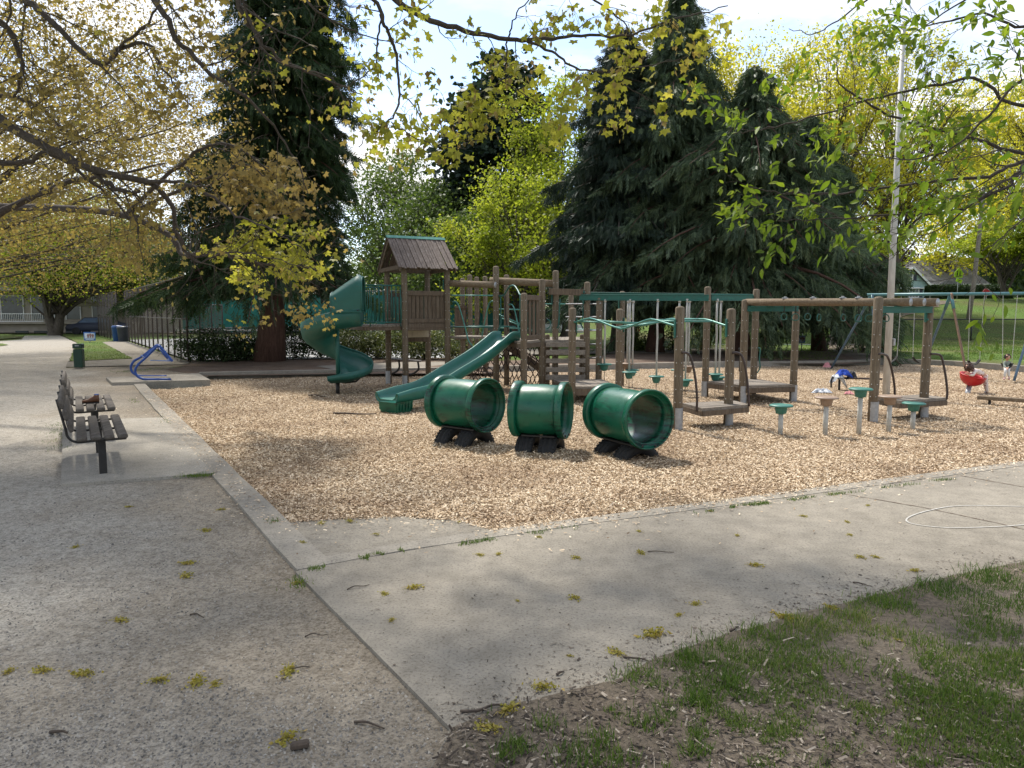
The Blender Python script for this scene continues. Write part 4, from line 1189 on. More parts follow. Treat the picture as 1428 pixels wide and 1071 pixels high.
# --- trees standing along the path and behind it on the left
clump_tree('maple_tree', 'large old maple with a thick grey trunk at the far left edge of the path', G(2, 462) * 1.0 + Vector((-.2, 0, 0)), 15, 8.4, 8.5, 5.6, .62, 70, 34000, .14, 'leaf_brown', 101, 1.4, group=LG, fork=.25, off=(2, -4), twigs=4, thick=.6)
clump_tree('maple_tree', 'thick forked maple trunk with light green leaves at the end of the gravel path', G(78, 467), 13, 7.4, 6.4, 4.4, .5, 80, 26000, .18, 'leaf_lime', 102, 1.1, group=LG, trunks=2, fork=.2, off=(1.6, 0), twigs=5)
clump_tree('maple_tree', 'wide maple with bronze young leaves arching over the path from the left', Vector((-17.2, 20, -.03)), 14, 7.6, 6.6, 4.6, .42, 60, 52000, .085, 'leaf_brown', 103, 1.3, group=LG, off=(1.4, 0), fork=.25, twigs=3, thick=.4)
clump_tree('maple_tree', 'tall bronze and green maple farther along the path, behind the arching one', Vector((-25.5, 29, -.03)), 15, 8.6, 8.2, 5.4, .45, 60, 52000, .105, 'leaf_brown', 104, 1.4, group=LG, off=(6.5, 0), fork=.25, twigs=3, thick=.4)
clump_tree('young_tree', 'slim young tree with pale green leaves on the lawn beside the court fence', G(120, 462) + Vector((0, 0, 0)), 4.6, 3.1, 1.7, 1.5, .06, 18, 2600, .17, 'leaf_lime', 105, .5, group=LG)
clump_tree('street_tree', 'light green tree rising behind the corner of the tall court fence', Vector((-31, 60, 0)), 9, 6, 3.2, 3.4, .2, 30, 7000, .25, 'leaf_mid', 106, .9)

# --- the dark conifers
cb = G(375, 503)
def cedar_prof(t):
    return 4.4 * (1 - t / .15) + 2.6 * (t / .15) if t < .15 else 2.6 * (1 - (t - .15) / .85) ** .7 + .2
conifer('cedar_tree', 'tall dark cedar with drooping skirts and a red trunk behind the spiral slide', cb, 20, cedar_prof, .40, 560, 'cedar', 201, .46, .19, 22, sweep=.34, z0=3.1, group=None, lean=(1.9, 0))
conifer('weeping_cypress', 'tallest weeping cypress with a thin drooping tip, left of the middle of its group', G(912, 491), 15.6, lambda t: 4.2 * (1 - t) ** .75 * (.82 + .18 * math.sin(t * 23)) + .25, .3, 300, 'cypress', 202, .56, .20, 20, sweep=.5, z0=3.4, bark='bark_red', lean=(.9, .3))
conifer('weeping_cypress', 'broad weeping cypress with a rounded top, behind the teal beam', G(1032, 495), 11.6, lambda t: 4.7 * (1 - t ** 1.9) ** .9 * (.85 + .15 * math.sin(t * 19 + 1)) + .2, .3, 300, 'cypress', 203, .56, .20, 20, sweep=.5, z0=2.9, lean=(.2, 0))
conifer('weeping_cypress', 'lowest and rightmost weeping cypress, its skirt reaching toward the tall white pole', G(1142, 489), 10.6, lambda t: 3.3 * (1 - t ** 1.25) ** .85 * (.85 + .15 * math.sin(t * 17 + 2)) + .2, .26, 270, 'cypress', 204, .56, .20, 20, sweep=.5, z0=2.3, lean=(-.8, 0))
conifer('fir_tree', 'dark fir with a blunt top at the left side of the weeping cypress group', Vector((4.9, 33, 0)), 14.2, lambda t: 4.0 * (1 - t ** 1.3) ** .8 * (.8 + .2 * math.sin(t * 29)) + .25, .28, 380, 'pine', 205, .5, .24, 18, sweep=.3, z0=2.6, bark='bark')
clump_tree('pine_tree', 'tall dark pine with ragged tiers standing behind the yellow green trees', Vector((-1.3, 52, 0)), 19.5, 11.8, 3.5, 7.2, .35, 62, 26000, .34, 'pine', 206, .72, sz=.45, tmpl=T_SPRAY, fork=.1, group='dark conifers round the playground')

# --- yellow green and mid green trees behind
BG = 'trees behind the playground'
clump_tree('poplar_tree', 'mid green tree with open branching seen just left of the roofed tower', Vector((-9.2, 58, 0)), 14.5, 8.6, 4.2, 5.8, .3, 60, 13000, .25, 'leaf_mid', 301, .8, fork=.15)
clump_tree('poplar_tree', 'darker green round tree right behind the little roof of the tower', Vector((-4.8, 50, 0)), 11.5, 6.2, 3.6, 4.6, .28, 50, 12000, .24, 'leaf_mid', 302, .85, fork=.2)
clump_tree('maple_tree', 'bright yellow green maple between the dark pine and the weeping cypresses', Vector((3.2, 46, 0)), 16.5, 9.6, 4.4, 6.2, .3, 60, 24000, .19, 'leaf_lime', 303, .62, fork=.15, twigs=6)
clump_tree('maple_tree', 'shorter lime green maple low behind the climbing posts', Vector((.2, 40, 0)), 9.8, 5.2, 3.8, 4.0, .24, 46, 17000, .18, 'leaf_lime', 304, .55, fork=.2, twigs=6)
clump_tree('maple_tree', 'leafy green maple low behind the log beams of the climber', Vector((-2.6, 44, 0)), 8.2, 4.2, 3.6, 3.2, .22, 50, 15000, .2, 'leaf_mid', 305, .75, fork=.2)
clump_tree('maple_tree', 'yellow topped maple directly behind the pointed cypress tip', Vector((16, 52, .2)), 20.5, 14, 5.2, 6.0, .3, 85, 22000, .22, 'leaf_yellow', 306, 0.68, twigs=6)
clump_tree('maple_tree', 'tall yellow maple with bare looking upright branches right of the cypress tops', Vector((24, 56, .9)), 22, 14, 5.8, 7.8, .32, 110, 22000, .22, 'leaf_yellow', 307, 0.72, twigs=8, fork=.2)
clump_tree('maple_tree', 'dark trunked yellow maple close behind the tall white pole', W(1243, 412, 60), 21, 13, 6.2, 8.2, .36, 120, 22000, .22, 'leaf_yellow', 308, 0.72, twigs=9, fork=.22)
clump_tree('maple_tree', 'tall yellow maple with many fine branches in the upper right corner', W(1396, 408, 108), 32, 21, 9.5, 11, .36, 120, 24000, .32, 'leaf_yellow', 309, 0.725, twigs=9, fork=.22)
clump_tree('maple_tree', 'yellow green maple at the right edge beyond the hedge', W(1478, 410, 64), 21, 12.5, 7, 8, .36, 110, 22000, .22, 'leaf_yellow', 310, 0.725, twigs=8, fork=.22)
clump_tree('spreading_tree', 'low spreading green tree with layered boughs in front of the blue grey house', W(1402, 410, 70), 7.2, 4.9, 4.2, 1.7, .2, 55, 15000, .25, 'leaf_lime', 311, .7, sz=.3, trunks=4, fork=.15)
clump_tree('plum_tree', 'dark purple leaved tree beside the blue grey house', W(1224, 407, 84), 6.0, 3.6, 2.6, 2.6, .15, 30, 7000, .25, 'leaf_purple', 312, .7)
clump_tree('shrub_tree', 'small yellow green tree low between the cypress and the white pole', W(1205, 410, 66), 5.2, 3.2, 2.6, 2.2, .12, 30, 7000, .25, 'leaf_lime', 313, .7)
for i, (x, y, h, r, mt, lb) in enumerate(((-26, 84, 13, 7, 'leaf_mid', 'far dull green tree in the gap of sky left of the cedar'), (10, 78, 14, 7, 'leaf_lime', 'far yellow green tree behind the fir and the cypress'),
                                      (-14, 88, 10, 6, 'leaf_mid', 'far green tree behind the tennis court windscreen'), (2, 92, 13, 8, 'leaf_mid', 'far green tree low behind the dark pine'), (60, 100, 17, 8, 'leaf_yellow', 'far yellow tree behind the roof of the blue grey house'), (78, 92, 18, 9, 'leaf_yellow', 'far yellow tree right of the blue grey house'), (38, 105, 15, 8, 'leaf_mid', 'far green tree left of the blue grey house'))):
    clump_tree('far_tree', lb, (x, y, float(terr(x, y))), h, h * .55, r * .8, h * .42, .3, 40, 8000, .42, mt, 400 + i, 1.2)

# --- shrubs
SG = 'shrubs along the court fence'
def shrub(px_, py_, w, h, mat, seed, label, n=2600, size=.085, name='shrub'):
    b = G(px_, py_)
    return clump_tree(name, label, b, h, h * .48, w / 2, h * .46, .03, 30, int(n * 1.25), size, mat, seed, .2, 'twig', group=SG, cat='shrub', fork=.1, twigs=2, trunks=3, sz=.9)
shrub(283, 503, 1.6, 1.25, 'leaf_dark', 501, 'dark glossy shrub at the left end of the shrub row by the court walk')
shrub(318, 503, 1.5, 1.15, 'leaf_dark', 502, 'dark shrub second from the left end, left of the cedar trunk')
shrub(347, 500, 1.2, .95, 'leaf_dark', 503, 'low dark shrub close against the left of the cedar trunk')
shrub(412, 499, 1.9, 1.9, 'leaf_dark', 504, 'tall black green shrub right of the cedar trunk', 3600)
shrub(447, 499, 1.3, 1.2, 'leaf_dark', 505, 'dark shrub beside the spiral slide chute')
shrub(492, 500, 1.6, 1.5, 'leaf_pale', 506, 'grey green shrub seen between the spiral slide and the tower posts', 3000)
shrub(525, 499, 1.4, 1.05, 'leaf_pale', 507, 'pale shrub under the green railing of the tower', 2400)
shrub(562, 501, 1.7, 1.35, 'leaf_pale', 508, 'yellowish shrub behind the front post of the tower', 3000)
shrub(592, 500, 1.5, 1.2, 'leaf_pale', 509, 'yellow tinged shrub under the tower deck', 2600)
shrub(640, 501, 1.7, 1.25, 'leaf_pale', 510, 'pale leafy shrub right of the tower behind the long slide', 2600)
shrub(672, 500, 1.4, 1.0, 'leaf_mid', 511, 'green shrub behind the row of palisade posts', 2200)
shrub(895, 489, 1.9, .8, 'leaf_mid', 512, 'low spreading green shrub at the foot of the leaning cypress trunk', 2200)
shrub(938, 488, 1.3, 1.5, 'leaf_mid', 513, 'thin leafy shrub right of the leaning cypress trunk', 1300)
shrub(980, 488, 1.1, 1.2, 'leaf_pale', 514, 'sparse yellow green shrub behind the hanging steps', 900)
shrub(1170, 491, 1.3, 1.7, 'leaf_mid', 515, 'wispy shrub on the edge of the mulch under the right cypress', 900)
shrub(1202, 492, 1.2, 1.3, 'leaf_pale', 516, 'wispy yellow green shrub beside the worn dirt track', 700)

# ------------------------------------------------------------------ the timber play structure (one thing, bolted together)
A_ = G(566, 543, ZC)
TH = R(25)
E1 = Vector((math.cos(TH), math.sin(TH), 0)); E2 = Vector((-math.sin(TH), math.cos(TH), 0))
play = thing('play_structure', 'timber climbing structure with a roofed tower, green slides, log beams and teal bars', 'play structure', A_)
POST = {}
def post(key, base, ytop, r=.073, sleeve=False, lean=(0, 0)):
    b = Vector(base)
    zt = W(714, ytop, b.y).z
    m = MB()
    top = Vector((b.x + lean[0], b.y + lean[1], zt))
    bot = Vector((b.x, b.y, ZC - .12))
    m.tube([bot, bot.lerp(top, .33), bot.lerp(top, .66), top + Vector((0, 0, -.035)), top + Vector((0, 0, -.012)), top], [r, r * 1.0, r * .99, r * .98, r * .8, r * .35], 14)
    bm_ = m; m.cur = 1
    ax = (Vector((0, 0, H)) - b); ax.z = 0; ax.normalize(); sd_ = Vector((-ax.y, ax.x, 0))
    h = b.z + .22
    k = 0
    while h < zt - .1:
        f = (h - bot.z) / (zt - bot.z)
        c = bot.lerp(top, f)
        for s in ((-.62, .45) if k % 2 else (-.5, .6)):
            dr = (ax * math.sqrt(max(0, 1 - s * s)) + sd_ * s)
            bm_.lathe([(0.0001, .006), (.007, .005), (.009, 0), (.009, -.004)], c + dr * r, dr, 6)
        h += .21; k += 1
    o = m.build('post', [M['wood'], M['bolt']], play)
    if sleeve:
        s_ = MB()
        dr = (ax * .72 + sd_ * (.7 if sleeve > 0 else -.7)).normalized()
        pts = [b + Vector((0, 0, -.1)), b + Vector((0, 0, .34))]
        u = Vector((-dr.y, dr.x, 0))
        n = 9
        vs = []
        for z in (-.1, .34):
            for rr in (r + .002, r + .01):
                for j in range(n):
                    a = (j / (n - 1) - .5) * 2.5
                    vs.append(b + (dr * math.cos(a) + u * math.sin(a)) * rr + Vector((0, 0, z)))
        fs = []
        for j in range(n - 1):
            fs += [[n + j, n + j + 1, 3 * n + j + 1, 3 * n + j], [2 * n + j, 2 * n + j + 1, 3 * n + j + 1, 3 * n + j]]
        fs += [[0, n, 3 * n, 2 * n], [n - 1, 2 * n - 1, 4 * n - 1, 3 * n - 1]]
        s_.add(vs, fs)
        s_.build('metal_sleeve', M['galv'], o)
    POST[key] = (b, top)
    return o
LT, WT = 1.08, 1.53
post('A', A_, 372, sleeve=-1)
post('B', A_ + E2 * WT, 374, sleeve=-1)
post('C', A_ + E1 * LT, 375)
post('D', A_ + E1 * LT + E2 * WT, 377)
for key, x, yb, yt, r, sl in (('p1', 692, 544, 371, .073, 0), ('p2', 706.5, 536, 383, .07, 0), ('p3', 730.5, 556, 408.5, .073, 0), ('p4', 755.5, 549, 389, .073, 0),
                        ('p5', 774, 547, 377, .073, 0), ('p6', 797.5, 562, 429, .073, 0), ('p7', 817.5, 547, 393, .073, 0), ('p8', 834.5, 548, 414, .073, 0),
                        ('p9', 862.5, 561, 430.5, .073, 0), ('p10', 866, 538, 406, .073, 0), ('p11', 944.5, 598, 427, .074, 1), ('p12', 983, 553, 399.5, .073, -1),
                        ('p13', 1015, 591.5, 430, .074, 1), ('p14', 1035, 561, 417.5, .074, 1), ('p15', 1050, 550, 403, .073, 0), ('p16', 1105.5, 559, 431, .074, 1),
                        ('p17', 1216.5, 587.5, 413.5, .078, 1), ('p18', 1287, 581, 416.5, .076, 1),
                        ('q1', 645.8, 523, 388, .073, 0), ('q2', 656, 524, 383, .073, 0), ('q3', 665.5, 521, 386, .073, 0), ('q4', 677, 522, 385, .073, 0), ('q5', 795.5, 530, 411, .07, 0), ('q6', 811, 545, 466, .06, 0), ('q7', 763, 546, 466, .06, 0)):
    post(key, G(x, yb, ZC), yt, r, sl)
def at(key, z):
    b, t = POST[key]
    f = (z - b.z) / (t.z - b.z)
    p = b.lerp(t, f); p.z = z
    return p
def zrow(py, Y): return W(714, py, Y).z
def boards(name, q, z, th, n, mat, parent=play, along=0, skirt=.14):
    """plank deck on a four-cornered frame: q corners in order"""
    q = [Vector((p[0], p[1], 0)) for p in q]
    if along: q = q[1:] + q[:1]
    m = MB()
    for i in range(n):
        a, b = (i + .03) / n, (i + .97) / n
        poly = [q[0].lerp(q[1], a), q[0].lerp(q[1], b), q[3].lerp(q[2], b), q[3].lerp(q[2], a)]
        dz = random.uniform(-.003, .003)
        m.prism([(p.x, p.y, z - th + dz) for p in poly], (0, 0, th))
    o = m.build(name, mat, parent)
    if skirt:
        s = MB()
        c = sum(q, Vector()) / 4
        qq = [c + (p - c) * .985 for p in q]
        for i in range(4):
            a, b = qq[i], qq[(i + 1) % 4]
            s.bar(Vector((a.x, a.y, z - th - skirt / 2 - .003)), Vector((b.x, b.y, z - th - skirt / 2 - .003)), .04, skirt)
        s.build('deck_frame', M['wood_board'], o)
    return o
# --- roofed tower
ZD = 1.47
a, b, c, d = (POST[k][0] for k in 'ABCD')
boards('deck', (a, c, d, b), ZD, .045, 10, M['wood_grey'], skirt=.1)
ext = .98
boards('deck', (a - E1 * ext + E2 * .05, a - E1 * .08 + E2 * .05, b - E1 * .08, b - E1 * ext), ZD - .012, .045, 8, M['wood_grey'], skirt=.08)
# roof
rc = a + E1 * (LT / 2) + E2 * (WT / 2)
hl, hw = .74, 1.02
ze, zr = 2.80, 3.60
roof = None
for s in (-1, 1):
    m = MB()
    nb = 23
    for i in range(nb):
        x0 = -hl + 2 * hl * i / nb + .004; x1 = -hl + 2 * hl * (i + 1) / nb - .004
        dz = random.uniform(-.008, .008) + (.012 if i % 2 else 0)
        e0, e1 = rc + E1 * x0 + E2 * s * hw, rc + E1 * x1 + E2 * s * hw
        r0, r1 = rc + E1 * x0 + E2 * s * .012, rc + E1 * x1 + E2 * s * .012
        ln = random.uniform(-.02, .02)
        vs = [Vector((p.x, p.y, z)) for p, z in ((e0, ze + dz + ln), (e1, ze + dz + ln), (r1, zr + dz), (r0, zr + dz))]
        nrm = (vs[1] - vs[0]).cross(vs[3] - vs[0]).normalized() * (-.024)
        m.prism(vs, nrm)
    o = m.build('roof', M['roof'], play)
    if s < 0:
        rd = MB()
        for sgn in (-1, 1):
            p0, p1 = rc - E1 * (hl + .02), rc + E1 * (hl + .02)
            rd.bar(Vector((p0.x, p0.y, zr + .012)) + E2 * sgn * .035, Vector((p1.x, p1.y, zr + .012)) + E2 * sgn * .035, .10, .012, up=(E2.x * -sgn * -.7, E2.y * sgn * .7, .75))
        rd.build('ridge_cap', M['rail_metal'], o)
        fr = MB()
        for e in (-1, 1):
            p = rc + E1 * e * (hl - .05)
            for sg in (-1, 1):
                q0 = p + E2 * sg * (hw - .04); q1 = p + E2 * sg * .03
                fr.bar((q0.x, q0.y, ze - .055), (q1.x, q1.y, zr - .075), .035, .09)
            fr.bar((*(p + E2 * (-hw + .2)).xy, ze + .02), (*(p + E2 * (hw - .2)).xy, ze + .02), .035, .1)
        for sg in (-1, 1):
            p0, p1 = rc - E1 * (hl - .08) + E2 * sg * (WT / 2), rc + E1 * (hl - .08) + E2 * sg * (WT / 2)
            fr.bar((p0.x, p0.y, ze + .02), (p1.x, p1.y, ze + .02), .04, .09)
        fr.build('roof_frame', M['wood_board'], o)
# slatted panels between tower posts
def panel(p0, p1, z0, z1, n, gap=.25, name='slat_panel', rail=.11, th=.03, mat='wood_board', top=True):
    p0, p1 = Vector((p0.x, p0.y, 0)), Vector((p1.x, p1.y, 0))
    d = (p1 - p0); L_ = d.length; d.normalize()
    p0, p1 = p0 + d * .075, p1 - d * .075
    up = Vector((0, 0, 1)); m = MB()
    bk = Vector((-d.y, d.x, 0))
    for z in ((z0 + rail / 2, z1 - rail / 2) if top else (z0 + rail / 2,)):
        m.bar(p0 + up * z, p1 + up * z, th, rail)
    w = (p1 - p0).length / n
    for i in range(n):
        c = p0 + d * (w * (i + .5)) + bk * .034
        m.box(c + up * ((z0 + z1) / 2 - .02), (w * (1 - gap), .022, z1 - z0 - .06), Matrix((d, bk, up)).transposed(), .003)
    return m.build(name, M[mat], play)
panel(a, c, ZD - .09, ZD + .80, 9, .2)
m = MB(); p0, p1 = a + E1 * .075, c - E1 * .075
m.bar((p0.x, p0.y, ZD + .085), (p1.x, p1.y, ZD + .085), .034, .10)
m.build('panel_rail', M['wood_board'], play)
panel(c, d, ZD - .05, ZD + .8, 11, .3)
panel(b, d, ZD - .05, ZD + .8, 9, .35)
# cream box and cross rail below the deck
m = MB(); p0, p1 = d + E1 * -.62 - E2 * .2, d - E1 * .05 - E2 * .2
for k in range(9):
    q = p0.lerp(p1, (k + .5) / 9)
    m.box((q.x, q.y, ZD - .26), (.062, .05, .2), Matrix.Rotation(TH, 3, 'Z'), .004)
m.build('counter_box', M['cream'], play)
m = MB(); m.bar((p0.x, p0.y, ZD - .42), (p1.x, p1.y, ZD - .42), .05, .11); m.build('cross_rail', M['wood_board'], play)
# green railing on the open side deck
m = MB()
r0, r1 = a - E1 * (ext - .02), a - E1 * .09
for z in (ZD + .05, ZD + .92):
    m.tube([Vector((r0.x, r0.y, z)), Vector((r1.x, r1.y, z))], .017, 8)
for k in range(9):
    q = r0.lerp(r1, (k + .12) / 8.24)
    m.tube([Vector((q.x, q.y, ZD + (.05 if k not in (1, 8) else -.05))), Vector((q.x, q.y, ZD + .92))], .0125, 8)
m.build('railing', M['teal_metal'], play)
m = MB()
r0, r1 = b - E1 * (ext - .02), b - E1 * .09
for z in (ZD + .05, ZD + .92):
    m.tube([Vector((r0.x, r0.y, z)), Vector((r1.x, r1.y, z))], .017, 8)
for k in range(9):
    q = r0.lerp(r1, (k + .12) / 8.24)
    m.tube([Vector((q.x, q.y, ZD + .05)), Vector((q.x, q.y, ZD + .92))], .0125, 8)
m.build('railing', M['teal_metal'], play)
# --- spiral slide
spiral_c = W(470.5, 480, 16.75); spiral_c.z = 0
u1, u2 = Vector((1, .1, 0)).normalized(), Vector((-.1, 1, 0)).normalized()
RC = .43
def sp_at(s):
    """s < 0: straight entry; s in degrees of turn afterwards (clockwise from the camera side)"""
    if s < 0:
        c = spiral_c - u2 * RC + u1 * (-s)
        return c, -u1, -u2, None
    an = R(-90 - s)
    rad = u1 * math.cos(an) + u2 * math.sin(an)
    return spiral_c + rad * RC, (u1 * math.sin(an) - u2 * math.cos(an)), rad, s
def interp(tab, x):
    for (x0, y0), (x1, y1) in zip(tab, tab[1:]):
        if x <= x1:
            t = (x - x0) / (x1 - x0); t = max(0, min(1, t)); t = t * t * (3 - 2 * t) * .3 + t * .7
            return y0 + (y1 - y0) * t
    return tab[-1][1]
ZT = [(-1, 1.46), (0, 1.38), (60, 1.17), (100, .96), (150, .70), (200, .49), (270, .27), (330, .18), (400, .15)]
HT = [(-1, .36), (0, .36), (90, .40), (150, .38), (210, .34), (270, .27), (330, .22), (400, .10)]
ss = [-.62, -.4, -.2] + list(range(0, 374, 9))
prof_n = 13
vs = []
for s in ss:
    cen, tg, rad, _ = sp_at(s)
    z = interp(ZT, s if s >= 0 else s / .62 * 1.0); hgt = interp(HT, s)
    inner = min(RC - .05, .37) if s >= 0 else .37
    hin = (.36 if s < 30 else max(.10, .36 - (s - 30) * .0026))
    for ring in (0, 1):
        t_ = .018 * ring
        ring_pts = []
        ring_pts.append((.375 + t_, hgt)); ring_pts.append((.365 + t_, hgt * .66)); ring_pts.append((.345 + t_, hgt * .36)); ring_pts.append((.29 + t_ * .8, .09 - t_)); ring_pts.append((.2, .025 - t_)); ring_pts.append((.08, 0 - t_))
        ring_pts.append((-.05, 0 - t_)); ring_pts.append((-.15, .02 - t_)); ring_pts.append((-.24 - t_ * .8, .075 - t_)); ring_pts.append((-inner * .86 - t_, hin * .45)); ring_pts.append((-inner - t_ + .01, hin * .8)); ring_pts.append((-inner - t_, hin))
        if ring: ring_pts.reverse()
        for (o_, h_) in ring_pts:
            p = cen + rad * o_
            vs.append(Vector((p.x, p.y, z + h_)))
npr = 24
fs = []
for i in range(len(ss) - 1):
    for j in range(npr):
        fs.append([i * npr + j, i * npr + (j + 1) % npr, (i + 1) * npr + (j + 1) % npr, (i + 1) * npr + j])
fs.append(list(range(npr))); fs.append([(len(ss) - 1) * npr + j for j in range(npr - 1, -1, -1)])
m = MB(); m.add(vs, fs, True)
# rolled rims
for side in (0, 11):
    m.tube([vs[i * npr + side] for i in range(len(ss))], .02, 6)
spiral = m.build('spiral_slide', M['spiral'], play)
m = MB()
prev = None
arc = []
for k in range(15):
    t = k / 14
    an = math.pi * t
    arc.append((-math.cos(an) * .385, math.sin(an)))
NU = 9
vs = []
for iu in range(NU):
    u = iu / (NU - 1)
    c0 = spiral_c - u2 * RC + u1 * (.66 - .68 * u)
    zt = 2.66 - .46 * u ** 1.1 - .10 * (1 - min(1, u / .14)) ** 2
    for (s_, h_) in [(-.385, -1)] + arc + [(.385, -1)]:
        z = 1.77 if h_ < 0 else 1.77 + (zt - 1.77) * (.52 + .48 * h_ ** .8 if h_ > 0.001 else .35)
        sq = s_ * (1 if h_ < .6 else 1)
        p = c0 - u2 * s_
        vs.append(Vector((p.x, p.y, z)))
k_ = len(arc) + 2
fs = [[i * k_ + j, i * k_ + j + 1, (i + 1) * k_ + j + 1, (i + 1) * k_ + j] for i in range(NU - 1) for j in range(k_ - 1)]
m.add(vs, fs, True)
for iu in (0, NU - 1):
    m.tube(vs[iu * k_:(iu + 1) * k_], .018, 6)
for sgn in (-1, 1):
    q0 = spiral_c - u2 * RC + u1 * .66 + u2 * sgn * .39; q1 = q0 - u1 * .68
    m.bar((q0.x, q0.y, 1.765), (q1.x, q1.y, 1.765), .05, .025)
hood = m.build('hood', M['spiral'], spiral)
m = MB()
for t in (.12, .62):
    q = spiral_c - u2 * (RC + .405) + u1 * (.66 - .68 * t)
    m.lathe([(.0001, .02), (.016, .016), (.018, 0)], (q.x, q.y, 1.80), -u2, 8)
m.build('bolts', M['darkmetal'], spiral)
m = MB()
m.tube([Vector((spiral_c.x, spiral_c.y, .3)), Vector((spiral_c.x, spiral_c.y, 1.5))], .05, 12)
m.build('centre_column', M['spiral'], spiral)
m = MB()
ft = spiral_c - u2 * .34 + u1 * .03
m.tube([Vector((ft.x, ft.y, ZC - .1)), Vector((ft.x, ft.y, .2))], .045, 10)
m.tube([Vector((ft.x, ft.y, .17)), ft + u1 * .2 + Vector((0, 0, .15)), ft + u1 * .42 + Vector((0, 0, .17)), ft + u1 * .5 + Vector((0, 0, .25))], .022, 8)
m.build('support_leg', M['darkmetal'], spiral)
# --- long slide
def chute(path, hw_, hh, name, mat, parent):
    path = cat_rom(path, 7)
    vs = []; n = len(path)
    for i, p in enumerate(path):
        t = (path[min(i + 1, n - 1)] - path[max(i - 1, 0)]).normalized()
        sd_ = Vector((-t.y, t.x, 0)).normalized(); up = sd_.cross(t); up = -up if up.z < 0 else up
        f = i / (n - 1)
        h = hh * (1 - .35 * max(0, (f - .8) / .2))
        for (o_, h_) in ((hw_, h), (hw_ - .035, h), (hw_ - .06, h * .5), (hw_ - .085, .03), (hw_ - .14, 0), (-hw_ + .14, 0), (-hw_ + .085, .03), (-hw_ + .06, h * .5), (-hw_ + .035, h), (-hw_, h), (-hw_ - .012, h * .55), (-hw_ + .01, .0), (-hw_ + .05, -.05), (hw_ - .05, -.05), (hw_ - .01, .0), (hw_ + .012, h * .55)):
            vs.append(p + sd_ * o_ + up * h_)
    k = 16
    fs = [[i * k + j, i * k + (j + 1) % k, (i + 1) * k + (j + 1) % k, (i + 1) * k + j] for i in range(n - 1) for j in range(k)]
    fs += [list(range(k)), [(n - 1) * k + j for j in range(k - 1, -1, -1)]]
    m = MB(); m.add(vs, fs, True)
    return m.build(name, mat, parent), path
s0 = (POST['p1'][0] + POST['p3'][0]) / 2
foot = G(549, 574, ZC)
sdir = Vector((foot.x - s0.x, foot.y - s0.y, 0)); SL = sdir.length; sdir.normalize()
s0 = Vector((s0.x, s0.y, 0)) - sdir * .0
pp = lambda d_, z: s0 + sdir * d_ + Vector((0, 0, z))
slide, spath = chute([pp(-.02, 1.14), pp(.22, 1.135), pp(.5, 1.0), pp(1.1, .74), pp(SL * .55, .44), pp(SL * .72, .235), pp(SL * .84, .165), pp(SL * .96, .15), pp(SL + .18, .145)], .29, .19, 'slide', M['teal'], play)
m = MB()
fc = pp(SL - .06, 0)
yaw = math.atan2(sdir.y, sdir.x)
rt = Matrix.Rotation(yaw, 3, 'Z')
vs = [rt @ Vector((x * (1 if z > 0 else .86), y * (1 if z > 0 else .86), z)) for z in (0, 1) for x, y in ((-.22, -.24), (.22, -.24), (.22, .24), (-.22, .24))]
m.add([Vector((fc.x + v.x, fc.y + v.y, ZC - .03 if v.z == 0 else .11)) for v in vs], [[0, 1, 5, 4], [1, 2, 6, 5], [2, 3, 7, 6], [3, 0, 4, 7], [4, 5, 6, 7]])
for k in range(6):
    for sg in (-1, 1):
        v = rt @ Vector((-.19 + .076 * k, sg * .236, 0))
        m.box((fc.x + v.x, fc.y + v.y, .02), (.018, .02, .17), rt, .003)
m.build('slide_foot', M['green'], slide)
m = MB()
q = pp(-.02, 1.08)
m.box((q.x, q.y, 1.075), (.06, .62, .10), rt, .006)
m.build('slide_bracket', M['teal_metal'], slide)

# --- climbing platform
ZP = 1.13
P = {k: POST[k][0] for k in POST}
boards('deck', (P['p1'], P['p3'], P['p4'], P['p2']), ZP, .045, 8, M['wood_grey'], skirt=.1)
boards('deck', (P['p4'] + Vector((.06, 0, 0)), P['p7'], Vector((1.95, 18.6, 0)), Vector((.95, 18.6, 0))), ZP - .005, .05, 9, M['wood_grey'], skirt=.06)
panel(P['p3'], P['p4'], ZP + .02, ZP + 1.0, 4, .45)
# chain bridge from the tower, its planks and handrails
br0, br1 = POST['C'][0], POST['p1'][0]
bd = Vector((br1.x - br0.x, br1.y - br0.y, 0)).normalized(); bn = Vector((-bd.y, bd.x, 0))
q4 = [br0 + bn * .08, br1 + bn * .08, br1 + bn * 1.0, br0 + bn * 1.0]
boards('bridge_deck', (q4[0], q4[1], q4[2], q4[3]), 1.17, .05, 9, M['wood_grey'], skirt=0)
m = MB()
for off_, zz in ((.05, 1.40), (1.02, 1.40)):
    m.tube([br0 + bn * off_ + Vector((0, 0, zz - br0.z)), br1 + bn * off_ + Vector((0, 0, zz - br1.z))], .018, 8)
m.build('handrail', M['teal_metal'], play)
def pipe(name, pts, Y0, Y1, r, mat, n=8, parent=play):
    """a bent pipe given as a row of picture points between two depths"""
    k = len(pts) - 1
    w = [W(x, y, Y0 + (Y1 - Y0) * i / k) for i, (x, y) in enumerate(pts)]
    m = MB(); m.tube(cat_rom(w, 5), r, n)
    return m.build(name, M[mat], parent)
yA, yC, y1, y2, y3, y4, y7 = (POST[k][0].y for k in ('A', 'C', 'p1', 'p2', 'p3', 'p4', 'p7'))
pipe('handrail', [(631, 421), (636, 421), (641, 430), (649, 458), (653, 474), (659, 483)], yC - .08, yC - .4, .017, 'rail_metal')
pipe('handrail', [(690, 420), (684, 421), (680, 430), (674, 458), (671, 478)], y1 + .1, y1 + .4, .017, 'rail_metal')
